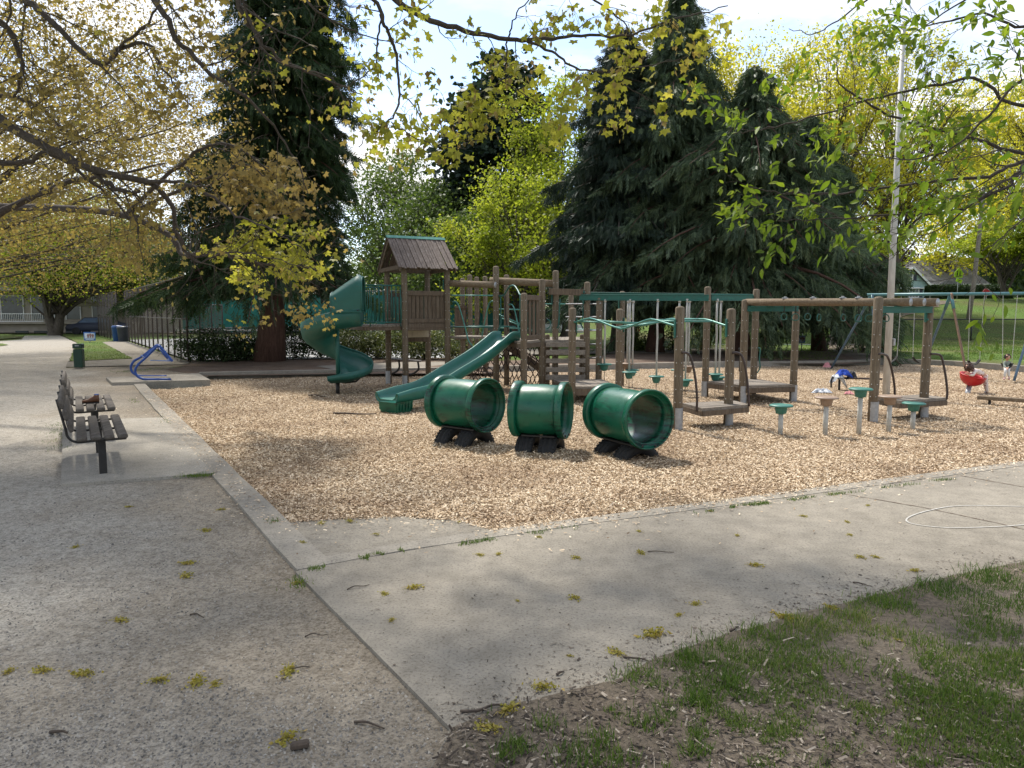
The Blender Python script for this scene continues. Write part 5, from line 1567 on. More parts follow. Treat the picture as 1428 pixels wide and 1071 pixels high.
pipe('handrail', [(709, 425), (714, 425), (718, 434), (723, 458), (726, 474)], y2 - .1, y2 - .5, .017, 'rail_metal')
pipe('grab_bar', [(695, 412.5), (702, 412), (706, 407), (711, 399.5), (717, 398.5), (722, 405), (725, 411), (730, 412)], y1, y3, .02, 'teal_metal')
pipe('grab_bar', [(698, 413), (698.5, 450), (696, 458), (694.5, 462)], y1 - .02, y1 - .05, .016, 'teal_metal')
pipe('grab_bar', [(725.5, 412), (725.5, 455)], y3 + .05, y3 + .05, .016, 'teal_metal')
pipe('grab_bar', [(704, 411), (705, 440), (709, 462)], y2 - .1, y2 - .1, .014, 'darkmetal')
pipe('grab_bar', [(781, 417), (780, 430), (779, 452), (777, 458)], P['p5'].y - .1, P['p5'].y - .1, .016, 'teal_metal')
pipe('grab_bar', [(813, 417), (813, 440), (810, 450), (813, 458)], y7 + .05, y7 + .05, .016, 'teal_metal')
pipe('grab_bar', [(763, 445), (767, 448), (767, 455), (762, 459)], y4, y4, .014, 'teal_metal')
for (x0, y0, x1, y1_, Ya, Yb) in ((630, 412, 690, 412, 19.6, 19.4), (690, 431, 730, 432, 19.2, 19), (690, 457.5, 730, 458, 18.6, 18.4), (700, 444, 745, 462, 18.9, 18.7), (690, 436, 735, 456, 19.1, 18.9), (760, 424, 790, 424, 18.6, 18.4), (795, 459, 840, 460, 19.5, 19.4)):
    m = MB(); m.tube([W(x0, y0, Ya), W(x1, y1_, Yb)], .016, 8); m.build('cross_bar', M['rail_metal'], play)
# black plastic tops of the palisade and boards between
panel(G(632, 524, ZC), G(655, 523, ZC), .95, 1.95, 4, .06, 'board_panel', .08)
for x0, x1 in ((646, 656), (665, 677)):
    m = MB()
    for j in range(5):
        z = .25 + j * .0
    m.tube([W(x0 + 5, 402, 20.6), W(x0 + 4, 440, 20.6), W(x0 + 1, 470, 20.6)], .012, 6); m.build('climbing_rope', M['rope'], play)
# logs overhead
def log(p0, p1, r, name='log_beam', caps=True):
    m = MB(); m.tube([Vector(p0), Vector(p0).lerp(Vector(p1), .35), Vector(p0).lerp(Vector(p1), .7), Vector(p1)], [r, r * 1.02, r * .98, r], 14)
    o = m.build(name, M['wood_log'], play)
    if caps:
        c = MB()
        d = (Vector(p1) - Vector(p0)).normalized()
        c.lathe([(.0001, .004), (r * .93, .002), (r * .95, -.006)], Vector(p1) + d * .003, d, 16)
        c.lathe([(.0001, .004), (r * .93, .002), (r * .95, -.006)], Vector(p0) - d * .003, -d, 16)
        c.build('log_cap', M['galv'], o)
    return o
log(W(628, 395, yC - .12), W(691, 397.5, POST['p1'][0].y - .1), .078)
log(W(684, 391.5, POST['p1'][0].y + .16), W(776, 395.5, P['p5'].y + .05), .085)
m = MB()
p0, p1 = W(766, 406.5, y4 - .02), W(815, 408, y7 - .02)
m.bar(p0, p1, .07, .14); m.build('flat_beam', M['wood_board'], play)
for (k, z0_, z1_) in (('p7', 1.95, 2.28), ('p5', 1.95, 2.2), ('C', 2.3, 2.55)):
    m = MB(); q = at(k, (z0_ + z1_) / 2)
    m.box(q + Vector((-.085, -.02, 0)), (.022, .10, z1_ - z0_), None, .008)
    m.lathe([(.0001, .03), (.02, .025), (.024, 0)], q + Vector((-.085, -.07, .1)), (0, -1, 0), 8)
    m.build('beam_bracket', M['teal_metal'], play)
# plank climbing wall
m = MB()
for (y0, y1_) in ((477, 484), (488, 495), (500, 506.5), (512, 519), (522.5, 530)):
    p0, p1 = W(761, (y0 + y1_) / 2, y4 - .09), W(816, (y0 + y1_) / 2, y7 - .09)
    m.bar(p0, p1, .04, (y1_ - y0) / 1000 * y4)
m.build('plank_wall', M['wood_grey'], play)
# rung ladder between two posts
for y in (424, 442, 461, 480, 499.5, 517.5):
    m = MB(); p0, p1 = W(820.5, y, y7 - .02), W(835.5, y, POST['p8'][0].y - .02)
    ex = (p0 - p1) * 2.4 if y < 470 else Vector()
    m.tube([p0 + ex * .9, p0, p1, p1 + Vector((.02, -.10, .02))] if y < 470 else [p0, p1, p1 + Vector((.02, -.1, .03))], .016, 8)
    m.build('rung', M['galv'], play)
# sloping ramp boards behind
m = MB()
m.bar(W(711, 484, 18.4), W(752, 512, 17.6), .06, .2); m.bar(W(711, 481, 19.2), W(752, 508, 18.4), .06, .2)
m.build('ramp', M['wood_board'], play)
# rope net
m = MB()
c00, c10, c11, c01 = W(650, 482, 18.6), W(757, 480, 16.9), G(757, 536, ZC + .04), G(655, 527, ZC + .04)
def netp(u, v):
    p = (c00 * (1 - u) + c10 * u) * (1 - v) + (c01 * (1 - u) + c11 * u) * v
    return p + Vector((math.sin(u * 23 + v * 9) * .025, 0, -math.sin(u * math.pi) * .10 * v + math.sin(v * 17 + u * 7) * .018))
NUx, NVy = 15, 6
for i in range(NUx):
    for j in range(NVy):
        o_ = (j % 2) * .5
        u0, u1_ = (i + o_) / NUx, min(1, (i + .5 + o_) / NUx)
        ua = (i - .5 + o_) / NUx
        v0, v1 = j / NVy, (j + .72) / NVy
        v2 = (j + 1) / NVy
        m.tube([netp(u0, v0), netp(u0, v0 + .28 / NVy)], .013, 5, False)
        m.tube([netp(u0, v0 + .28 / NVy), netp(u1_, v2)], .013, 5, False)
        if ua >= 0: m.tube([netp(u0, v0 + .28 / NVy), netp(ua, v2)], .013, 5, False)
        m.box(netp(u0, v0 + .28 / NVy), (.035, .035, .035), None, .008)
m.build('rope_net', M['rope'], play)
# --- low decks, wavy overhead bars, beams and ring logs
boards('deck', (P['p6'] + Vector((-.05, 0, 0)), P['p9'], P['p9'] + Vector((-.15, 1.5, 0)), P['p6'] + Vector((-.3, 1.6, 0))), .24, .045, 8, M['wood_grey'])
boards('deck', (W(951, 563.5, 11.95), W(979, 572.5, 11.25), W(1044, 566.5, 11.75), W(1022, 560.5, 12.3)), .245, .045, 6, M['wood_grey'], along=0, skirt=.085)
boards('deck', (P['p12'] + Vector((.02, -.1, 0)), P['p14'] + Vector((.08, -.12, 0)), P['p16'] + Vector((0, -.1, 0)), P['p15'] + Vector((.05, .15, 0))), .25, .045, 9, M['wood_grey'], skirt=.1)
boards('deck', (W(1224, 556, 12.8), W(1256, 562, 12.2), W(1321, 557, 12.65), W(1287, 553.5, 13.2)), .245, .045, 6, M['wood_grey'], skirt=.085)
pipe('handrail', [(951, 492), (957, 492), (962, 496), (966, 508), (970, 530), (972, 555), (971.5, 574)], P['p11'].y - .08, 11.3, .02, 'brownmetal')
pipe('handrail', [(1021, 492), (1028, 492), (1034, 496), (1039, 510), (1043, 540), (1044.5, 567)], P['p13'].y - .08, 11.75, .02, 'brownmetal')
pipe('handrail', [(1225, 493.5), (1232, 494), (1238, 498), (1243, 513), (1247, 535), (1248, 555)], P['p17'].y - .08, 12.6, .02, 'brownmetal')
pipe('handrail', [(1298, 493.5), (1307, 494), (1313, 498), (1318, 520), (1321, 545), (1320, 557)], P['p18'].y - .08, 12.65, .02, 'brownmetal')
pipe('handrail', [(1057, 485), (1060, 487), (1059, 500), (1060, 512), (1056, 520)], P['p15'].y - .1, P['p15'].y - .1, .016, 'teal_metal')
pipe('handrail', [(1031, 485), (1032, 500), (1031, 518)], P['p14'].y + .2, P['p14'].y + .2, .016, 'darkmetal')
def wavy(k0, k1, ph, sx):
    a, b = at(k0, 1.53), at(k1, 1.53)
    d = (b - a); n = Vector((-d.y, d.x, 0)).normalized()
    pts = []
    zs = [0, .09, -.09, .09, -.02] if ph else [0, -.05, .085, .085, -.03]
    ts = [0, .2, .52, .78, 1] if ph else [0, .25, .52, .8, 1]
    for t, z in zip(ts, zs):
        p = a.lerp(b, t); p.z = 1.55 + z
        pts.append(p)
    out = []
    for i in range(len(pts) - 1):
        for k in range(6):
            t = k / 6; e = t * t * (3 - 2 * t) * .5 + t * .5
            q = pts[i].lerp(pts[i + 1], t); q.z = pts[i].z + (pts[i + 1].z - pts[i].z) * e
            out.append(q)
    out.append(pts[-1])
    m = MB(); m.tube(out, .019, 8)
    m.build('overhead_rail', M['rail_metal'], play)
    return out
wa, wb = wavy('p6', 'p11', 1, 0), wavy('p9', 'p13', 0, 0)
for k in range(2, 23, 3):
    m = MB(); m.tube([wa[k], wb[k]], .016, 8); m.build('rung', M['rail_metal'], play)
for k in ('p6', 'p9', 'p11', 'p13'):
    m = MB(); q = at(k, 1.5)
    sg = 1 if k in ('p6', 'p9') else -1
    m.box(q + Vector((.08 * sg, -.02, 0)), (.02, .08, .3), None, .008)
    m.build('rail_bracket', M['teal_metal'], play)
ZB = 2.08
def ibeam(p0, p1, w=.06, h=.125, name='steel_beam', mat='teal_metal'):
    m = MB(); p0, p1 = Vector(p0), Vector(p1)
    m.bar(p0, p1, w * .5, h, bev=.003)
    for s in (-1, 1):
        m.bar(p0 + Vector((0, 0, s * (h / 2 - .008 + .004))), p1 + Vector((0, 0, s * (h / 2 - .008 + .004))), w, .02, bev=.003)
    return m.build(name, M[mat], play)
nearA, nearB = at('p8', ZB + .02) + Vector((-.45, .1, 0)), at('p12', ZB - .01) + Vector((0, -.1, 0))
farA, farB = at('p10', ZB + .12) + Vector((-.9, .09, 0)), at('p15', ZB + .02) + Vector((0, .12, 0))
ibeam(nearA, nearB); ibeam(farA, farB)
ibeam(at('p12', ZB) + Vector((.08, .0, 0)), at('p15', ZB) + Vector((-.09, -.04, 0)))
for k in ('p10', 'p15'):
    m = MB(); q = at(k, 1.9); m.box(q + Vector((-.088, -.02, .05)), (.022, .09, .36), None, .008); m.build('beam_bracket', M['teal_metal'], play)
zL0, zL1 = 1.95, 1.92
cb0 = (at('p14', zL0 - .12) + Vector((.02, -.1, 0)), at('p16', zL0 - .12) + Vector((0, -.1, 0)))
cb1 = (at('p17', zL1 - .12) + Vector((0, .1, 0)), at('p18', zL1 - .12) + Vector((0, -.09, 0)))
ibeam(*cb0, .05, .10); ibeam(*cb1, .05, .10)
m = MB(); q = at('p18', 1.75); m.box(q + Vector((-.085, -.06, .02)), (.022, .08, .38), None, .01)
m.lathe([(.0001, .03), (.02, .025), (.024, 0)], q + Vector((-.085, -.1, -.12)), (0, -1, 0), 8); m.build('beam_bracket', M['teal_metal'], play)
LOGS = []
for (x0, x1, f0_, f1_) in ((1052, 1252, .07, .42), (1074, 1271, .42, .66), (1096, 1288, .78, .90)):
    p0 = cb0[0].lerp(cb0[1], f0_); p1 = cb1[0].lerp(cb1[1], f1_)
    p0.z, p1.z = zL0 + .01, zL1 + .01
    d = (p1 - p0).normalized()
    p0, p1 = p0 - d * .12, p1 + d * .18
    LOGS.append((p0, p1)); log(p0, p1, .072)
for i, (p0, p1) in enumerate(LOGS):
    m = MB()
    d = (p1 - p0).normalized()
    for e in (p0 + d * .16, p1 - d * .2):
        m.tube([e + Vector((0, -.0, -.09)) + Vector((-d.y, d.x, 0)) * .076, e + Vector((0, 0, .0)) + Vector((-d.y, d.x, 0)) * .08, e + Vector((0, 0, -.09)) - Vector((-d.y, d.x, 0)) * -.02], .014, 6)
        m.box(e + Vector((0, 0, -.085)), (.10, .06, .03), None, .006)
    m.build('log_saddle', M['teal_metal'], play)
for i, xk in enumerate((1107, 1143, 1180, 1197)):
    m = MB()
    p0, p1 = LOGS[0]
    t = (.27, .45, .63, .72)[i]
    q = p0.lerp(p1, t)
    m.box(q + Vector((0, 0, .078)), (.11, .05, .02), None, .004); m.box(q + Vector((0, 0, .098)), (.04, .04, .025), None, .004)
    m.build('log_bolt_plate', M['galv'], play)

# --- hanging rings
def ring_proto():
    t = thing('hanging_ring', '', 'trapeze ring', (0, 0, 0), 'rings hung from the logs')
    m = MB()
    for k in range(5):
        c = Vector((0, 0, -.012 - .028 * k))
        pts = [c + (Vector((math.cos(a) * .011, 0, math.sin(a) * .02)) if k % 2 else Vector((0, math.cos(a) * .011, math.sin(a) * .02))) for a in np.linspace(0, 2 * math.pi, 9)[:-1]]
        m.tube(pts, .004, 5, False, True)
    m.build('chain', M['darkmetal'], t)
    m = MB()
    pts = []
    for a in np.linspace(0, 2 * math.pi, 21)[:-1]:
        x, z = math.sin(a) * .066, math.cos(a) * .075
        if z < -.045: z = -.045 - (abs(z) - .045) * .25
        pts.append(Vector((x, 0, -.225 + z)))
    m.tube(cat_rom(pts + [pts[0]], 2)[:-1], .011, 8, False, True)
    m.build('grip', M['teal_metal'], t)
    return t
rp_ = ring_proto()
ring_lab = ['leftmost ring hanging from the logs, partly behind the left cross beam', 'second ring from the left, in front of the slim post', 'third ring from the left on the logs', 'fourth ring from the left, middle of the left half of the logs',
            'fifth ring from the left, hanging at the middle of the logs', 'sixth ring from the left, rightmost of the pair left of the thick post', 'seventh ring, touching the left side of the thick post', 'rightmost ring, hanging right of the thick post before the white pole']
for i, (x, li) in enumerate(((1094, 1), (1110, 0), (1127, 2), (1143, 0), (1177, 1), (1198, 0), (1213, 1), (1236, 2))):
    p0, p1 = LOGS[li]
    lo, hi = 0.0, 1.0
    for _ in range(30):
        t = (lo + hi) / 2; q = p0.lerp(p1, t)
        if 714 + 1000 * q.x / (q.y * CP - (q.z - H) * SP) < x: lo = t
        else: hi = t
    q = p0.lerp(p1, t) + Vector((0, 0, -.07))
    if i == 0:
        rp_.location = q; rp_['label'] = ring_lab[0]; WL[rp_.name] = q; rp_.rotation_euler = (0, 0, .3)
    else:
        dup(rp_, q, ring_lab[i], random.uniform(-.5, .7))
# --- hanging steps under the steel beams
def pod_proto(mat, name='hanging_step'):
    t = thing(name, '', 'hanging step', (0, 0, 0), 'hanging steps below the teal beams')
    m = MB(); m.tube([Vector((0, 0, .02)), Vector((0, 0, .5)), Vector((.008, 0, .8)), Vector((-.006, 0, 1.1)), Vector((0, 0, 1.5))], .022, 8); m.build('hanger', M['pole_grey'], t)
    m = MB(); m.lathe([(.0001, .018), (.12, .018), (.165, .012), (.175, 0), (.168, -.014), (.10, -.02), (.092, -.06), (.07, -.13), (.045, -.15), (.0001, -.15)], (0, 0, 0), n=20); m.build('seat', M[mat], t)
    m = MB(); m.tube([Vector((0, 0, -.14)), Vector((.004, 0, -.5))], .007, 6); m.build('anchor_chain', M['darkmetal'], t)
    m = MB(); m.lathe([(.001, .035), (.03, .03), (.034, 0), (.03, -.03), (.001, -.035)], (0, 0, 1.5), n=10); m.build('swivel', M['bolt'], t)
    return t
pt, ptn = pod_proto('pod_teal'), pod_proto('tan')
used = {'t': False, 'n': False}
pods = [(844, 508, 0, 't', 'leftmost hanging step, teal, seen between the ladder post and the thick double post'), (876, 507, 1, 'n', 'tan hanging step right of the double post'), (879, 519, 0, 't', 'teal hanging step half hidden behind its neighbour, lowest left of the cluster'),
        (883.5, 516, 1, 't', 'teal hanging step below the tan one beside the double post'), (917.5, 525, 0, 't', 'teal hanging step hanging alone left of the front post'), (962, 511, 1, 'n', 'tan hanging step behind the curved dark handrail'),
        (958.5, 530, 0, 't', 'lowest teal hanging step right beside the front post'), (948, 516, 1, 't', 'teal hanging step mostly hidden by the front post'), (1000.5, 522, 0, 't', 'teal hanging step left of the second front post, under the end of the near beam'), (1006, 526, 1, 't', 'rightmost teal hanging step, close behind the second front post')]
def on_beam(a, b, x):
    lo, hi = -.3, 1.4
    for _ in range(30):
        t = (lo + hi) / 2; q = a.lerp(b, t)
        if 714 + 1000 * q.x / (q.y * CP - (q.z - H) * SP) < x: lo = t
        else: hi = t
    return a.lerp(b, max(0, min(1, t)))
b3a, b3b = at('p12', ZB) + Vector((.08, .0, 0)), at('p15', ZB) + Vector((-.09, -.04, 0))
for (x, y, row, kd, lab) in pods:
    q = on_beam(*((nearA, nearB) if row == 0 else (farA, farB)), x)
    if x > 990 and row == 0: q = on_beam(b3a, b3b, x)
    z = W(x, y, q.y).z
    z = max(z, ZC + .22)
    q = Vector((q.x, q.y, z))
    pr = pt if kd == 't' else ptn
    if not used[kd]:
        used[kd] = True; o = pr; pr['label'] = lab; pr.location = q; WL[pr.name] = q
    else:
        o = dup(pr, q, lab, random.uniform(-1, 1))
    hang = (ZB - .06) - z
    for c in o.children:
        if c.name.startswith('hanger'): c.scale = (1, 1, hang / 1.5)
        if c.name.startswith('swivel'): c.location.z = hang - 1.5

# ------------------------------------------------------------------ crawl tunnels on half buried tyres
def tunnel(label, rc_, axis, L_, z, seed):
    """rc_: centre of the right hand opening on plan; axis: direction from left to right opening"""
    ax = Vector((axis[0], axis[1], 0)).normalized()
    cR = Vector((rc_[0], rc_[1], z)); cL = cR - ax * L_
    mid = (cR + cL) / 2
    t = thing('crawl_tunnel', label, 'play tunnel', (mid.x, mid.y, ZC), 'green tunnels on tyres')
    ro = .335
    m = MB()
    bulge = [ro - .012, ro, ro + .004, ro + .006, ro + .004, ro, ro - .012]
    prof = [(bulge[i], L_ * (.06 + .88 * i / 6)) for i in range(7)]
    prof = prof + [(r - .016, h) for r, h in reversed(prof)]
    m.lathe(prof, cL, ax, 48, True, True)
    m.build('barrel', M['green'], t)
    for h0 in (0, L_):
        sg = -1 if h0 == 0 else 1
        p = [(ro - .004, h0 - sg * .088), (ro + .012, h0 - sg * .086), (ro + .038, h0 - sg * .08), (ro + .046, h0 - sg * .07), (ro + .048, h0 - sg * .004), (ro + .045, h0 + sg * .008), (ro + .036, h0 + sg * .012), (ro + .027, h0 + sg * .008), (ro + .022, h0 - sg * .004), (ro + .016, h0 - sg * .045), (ro - .02, h0 - sg * .056), (ro - .024, h0 - sg * .08)]
        m = MB(); m.lathe(p, cL, ax, 48, True, True)
        rim = m.build('rim', M['green'], t)
        b = MB()
        for da in (-.35, .25):
            dr = Matrix.Rotation(da, 3, ax) @ Vector((0, 0, -1))
            b.lathe([(.0001, .018), (.014, .014), (.017, 0)], cL + ax * (h0 + sg * .008) + dr * (ro + .008), ax * sg, 8)
        b.build('bolts', M['darkmetal'], rim)
    sd_ = Vector((-ax.y, ax.x, 0))
    m = MB()
    for s in (-1, 1):
        m.bar(cL + ax * .12 + sd_ * s * .14 + Vector((0, 0, -ro - .004)), cR - ax * .12 + sd_ * s * .14 + Vector((0, 0, -ro - .004)), .05, .025)
    m.build('cradle', M['darkmetal'], t)
    rt = .34
    ztop = z - ro + .005
    for s in (-.26, .22):
        c = mid + ax * s * L_ * .95
        cz = ztop - rt
        prof = [(rt - .13, -.09), (rt - .06, -.118), (rt - .02, -.115), (rt - .004, -.095), (rt - .010, -.062), (rt, -.056), (rt + .002, -.02), (rt - .008, -.016), (rt - .008, .016), (rt + .002, .02), (rt, .056), (rt - .010, .062), (rt - .004, .095), (rt - .02, .115), (rt - .06, .118), (rt - .13, .09), (rt - .12, .0)]
        m = MB(); m.lathe(prof, Vector((c.x, c.y, cz)), ax, 40, True, True)
        # tread blocks
        for k in range(40):
            a = 2 * math.pi * k / 40
            dr = Matrix.Rotation(a, 3, ax) @ sd_
            if dr.z * rt + cz < ZC - .1: continue
            M3 = Matrix((ax, ax.cross(dr), dr)).transposed()
            for o_ in (-.092, .092):
                m.box(Vector((c.x, c.y, cz)) + dr * (rt - .006) + ax * o_, (.034, .026, .016), M3, .003)
        m.build('tyre', M['rubber'], t)
    return t
tunnel('left green tunnel, opening half turned to the camera, beside the end of the long slide', (-.334, 9.85), (.78, -.625), .86, .47, 1)
tunnel('middle green tunnel seen almost from its side, shortest looking of the three', (.725, 9.45), (.95, -.31), .70, .455, 2)
tunnel('right green tunnel with its wide round opening facing the camera', (1.72, 8.85), (.46, -.888), .95, .42, 3)

# ------------------------------------------------------------------ stepping posts
def step_post(px_, yt, yb, mat, label):
    b = G(px_, yb, ZC)
    z = zrow(yt, b.y)
    t = thing('stepping_post', label, 'stepping post', b, 'stepping posts in front of the ring logs')
    m = MB(); m.tube([b + Vector((0, 0, -.1)), Vector((b.x, b.y, z - .12))], .036, 14); m.build('pole', M['pole_grey'], t)
    m = MB(); m.lathe([(.0001, .0), (.10, .002), (.15, .0), (.17, -.01), (.176, -.022), (.166, -.030), (.094, -.036), (.091, -.05), (.078, -.135), (.05, -.145), (.0001, -.145)], (b.x, b.y, z), n=28)
    m.build('step', M[mat], t)
step_post(1088, 564, 606, 'pod_teal', 'leftmost stepping post with a teal cap on a short grey pole')
step_post(1150.5, 553, 606.5, 'tan', 'tan capped stepping post, second from the left')
step_post(1197.5, 541, 604.5, 'pod_teal', 'tallest stepping post, teal cap just left of the thick timber post')
step_post(1239, 551.5, 601, 'tan', 'tan capped stepping post in front of the low deck')
step_post(1272.5, 561, 597.5, 'pod_teal', 'rightmost stepping post, low with a teal cap in front of the deck edge')

# ------------------------------------------------------------------ swings
ZS = 2.28
swY = 20.3
def sw(px_, py_=None): 
    q = W(px_, 412, swY); q.z = ZS
    return q
bL, bR = W(1214, 417, 21.6), W(1500, 412, 19.6)
bL.z = bR.z = ZS
def bar_at(px_):
    return on_beam(bL, bR, px_)
swset = thing('swing_set', 'long swing frame with a slate blue top bar and splayed legs near the grassy hill', 'swing set', G(1320, 522, ZC))
m = MB(); m.tube([bL - (bR - bL) * .02, bR + (bR - bL) * .02], .045, 12); m.build('top_bar', M['swing_teal'], swset)
for (xt, feet, mats) in ((1216, ((1157, 514), (1224, 524)), ('swing_blue', 'swing_blue')), (1326, ((1283, 519), (1351, 531)), ('swing_blue', 'rust')), (1452, ((1412.5, 532), (1500, 541)), ('swing_blue', 'swing_blue'))):
    tp = bar_at(xt)
    for (fx, fy), mt in zip(feet, mats):
        f = G(fx, fy, ZC) + Vector((0, 0, -.1))
        m = MB()
        m.tube(cat_rom([tp, tp + Vector(((f.x - tp.x) * .05, (f.y - tp.y) * .05, -.02)), tp.lerp(f, .12), tp.lerp(f, .5), f], 4), .034, 10)
        m.build('leg', M[mt], swset)
        m = MB(); m.tube([tp + (tp - f) * 0 + Vector((0, 0, .01)), tp.lerp(f, .17)], .045, 10); m.build('leg_socket', M['swing_teal'], swset)
def swing(x0, x1, xs0, xs1, ys0, ys1, label, dy=0.0, tilt=0):
    """two chains from the bar and a sagging belt seat"""
    a, b = bar_at(x0), bar_at(x1)
    s0, s1 = W(xs0, ys0, a.y + dy), W(xs1, ys1, b.y + dy - .12)
    t = thing('swing', label, 'swing', ((s0.x + s1.x) / 2, (s0.y + s1.y) / 2, min(s0.z, s1.z)), 'belt swings on the swing frame')
    for p, q in ((a, s0), (b, s1)):
        m = MB()
        p = p + Vector((0, 0, -.05))
        n = int((p - q).length / .045)
        for k in range(n):
            c = p.lerp(q, (k + .5) / n)
            o_ = Vector((.007, 0, 0)) if k % 2 else Vector((0, .007, 0))
            m.tube([c + o_ + Vector((0, 0, .026)), c + o_ - Vector((0, 0, .026))], .0042, 4, False)
            m.tube([c - o_ + Vector((0, 0, .026)), c - o_ - Vector((0, 0, .026))], .0042, 4, False)
        m.build('chain', M['bolt'], t)
    m = MB(); rows = []
    for k in range(11):
        u = k / 10
        c = s0.lerp(s1, u) + Vector((0, 0, -.13 * math.sin(math.pi * u) ** .8))
        rows.append([c + Vector((0, sy, dz)) for sy, dz in ((-.07, 0), (.07, 0), (.07, .012), (-.07, .012))])
    for i in range(10):
        m.add(rows[i] + rows[i + 1], [[k, (k + 1) % 4, 4 + (k + 1) % 4, 4 + k] for k in range(4)], True)
    m.build('seat', M['rubber'], t)
    return s0, s1
swing(1240, 1257, 1236, 1251, 500, 497, 'leftmost belt swing, light and tilted, seen through the gap right of the thick post')
swing(1276, 1297, 1273, 1292, 498, 503, 'empty black belt swing half hidden by the right timber post')
swing(1353, 1373, 1350, 1366, 503, 502, 'empty black belt swing above the red bowl')
ks0, ks1 = swing(1399, 1419, 1398, 1411, 507, 507, 'belt swing with a child sitting on it', -1.0)

# ------------------------------------------------------------------ people
def skinned(name, nodes, edges, mat, parent, root=0, sub=1):
    me = bpy.data.meshes.new(name)
    org = wloc(parent)
    me.from_pydata([Vector(p) - org for p, r in nodes], edges, [])
    o = link_mesh(name, me, parent)
    me.materials.append(mat)
    md = o.modifiers.new('skin', 'SKIN')
    md.use_smooth_shade = True
    for i, (p, r) in enumerate(nodes):
        sv = me.skin_vertices[0].data[i]
        sv.radius = (r, r) if not isinstance(r, tuple) else r
        sv.use_root = (i == root)
    ss_ = o.modifiers.new('sub', 'SUBSURF'); ss_.levels = sub; ss_.render_levels = sub
    return o
def figure(label, J, sc, mats, parent_loc, face, hair_long=False):
    """J: joints in world space; sc: stature in metres; mats: skin, hair, top, bottom, shoe; face: direction the face looks"""
    k = sc
    t = thing('person', label, 'person', parent_loc)
    V = {a: Vector(b) for a, b in J.items()}
    hd, nk, chs, pel = V['head'], V['neck'], V['chest'], V['pelvis']
    nodes, edges, ix = [], [], {}
    def nadd(key, p, r, par=None):
        ix[key] = len(nodes); nodes.append((p, r))
        if par: edges.append((ix[par], ix[key]))
    nadd('pel', pel, .062 * k); nadd('wst', pel.lerp(chs, .5), .056 * k, 'pel'); nadd('chs', chs, .064 * k, 'wst'); nadd('nk', nk, .03 * k, 'chs'); nadd('skull', nk.lerp(hd, .55), .04 * k, 'nk')
    fingers = []
    for s in 'LR':
        sh, el, wr = V['sh' + s], V['el' + s], V['wr' + s]
        nadd('sh' + s, sh, .034 * k, 'chs'); nadd('el' + s, el, .026 * k, 'sh' + s); nadd('wr' + s, wr, .018 * k, 'el' + s)
        dr = (wr - el).normalized()
        pm = wr + dr * .035 * k
        nadd('pm' + s, pm, (.022 * k, .013 * k), 'wr' + s)
        sdv = dr.cross(Vector((0, 0, 1)));  sdv = sdv.normalized() if sdv.length > .1 else Vector((1, 0, 0))
        for q, (off, ln) in enumerate(((-.018, .034), (-.006, .040), (.006, .038), (.017, .030))):
            b0 = pm + dr * .02 * k + sdv * off * k
            nadd('f%s%d' % (s, q), b0, .0065 * k, 'pm' + s)
            nadd('g%s%d' % (s, q), b0 + dr * ln * .55 * k + Vector((0, 0, -.005 * k)), .006 * k, 'f%s%d' % (s, q))
            nadd('h%s%d' % (s, q), b0 + dr * ln * .9 * k + Vector((0, 0, -.017 * k)), .0055 * k, 'g%s%d' % (s, q))
        nadd('th' + s, pm - dr * .012 * k - sdv * .03 * k + Vector((0, 0, -.01 * k)), .0075 * k, 'pm' + s)
        hp, kn, an = V['hp' + s], V['kn' + s], V['an' + s]
        nadd('hp' + s, hp, .05 * k, 'pel'); nadd('kn' + s, kn, .038 * k, 'hp' + s); nadd('an' + s, an, .024 * k, 'kn' + s)
        nadd('to' + s, V['to' + s], .02 * k, 'an' + s)
    body = skinned('body', nodes, edges, M[mats[0]], t)
    # head as part of the body figure: face, ears, hair
    f = Vector(face).normalized(); up = (hd - nk).normalized(); sdv = up.cross(f).normalized(); f = sdv.cross(up).normalized()
    R3 = Matrix((sdv, f, up)).transposed()
    hr = .078 * k / .95
    m = MB(); n1, n2 = 20, 16
    vs = []
    for i in range(n2 + 1):
        th = math.pi * i / n2
        for j in range(n1):
            ph = 2 * math.pi * j / n1
            x, y, z = math.sin(th) * math.cos(ph), math.sin(th) * math.sin(ph), math.cos(th)
            w = 1 - .24 * max(0, -z) ** 1.3
            yy = y * .98
            if y > 0:
                yy += .22 * math.exp(-((x / .17) ** 2 + ((z + .12) / .20) ** 2)) + .05 * math.exp(-((x / .3) ** 2 + ((z + .5) / .14) ** 2)) + .07 * math.exp(-((x / .35) ** 2 + ((z + .88) / .16) ** 2)) - .07 * math.exp(-(((abs(x) - .38) / .18) ** 2 + ((z - .06) / .14) ** 2))
            vs.append(hd + R3 @ (Vector((x * .86 * w, yy * w, z * 1.14)) * hr))
    fs = [[i * n1 + j, i * n1 + (j + 1) % n1, (i + 1) * n1 + (j + 1) % n1, (i + 1) * n1 + j] for i in range(n2) for j in range(n1)]
    m.add(vs, fs, True)
    for s in (-1, 1):
        m.lathe([(.0001, .03), (.12, .05), (.2, .02), (.2, -.03), (.0001, -.04)] and [(.0001, .02 * k), (.012 * k, .018 * k), (.018 * k, .004 * k), (.0001, -.006 * k)], hd + R3 @ (Vector((s * .84, -.02, -.02)) * hr), R3 @ Vector((s, -.25, 0)), 10)
    m.build('head', M[mats[0]], t)
    m = MB()
    for s in (-1, 1):
        m.lathe([(.0001, .006 * k), (.007 * k, .004 * k), (.010 * k, 0), (.007 * k, -.004 * k)], hd + R3 @ (Vector((s * .36, .86, .07)) * hr), R3 @ Vector((s * .25, 1, 0)), 10)
    m.build('eyes', M['eye'], t)
    m = MB()
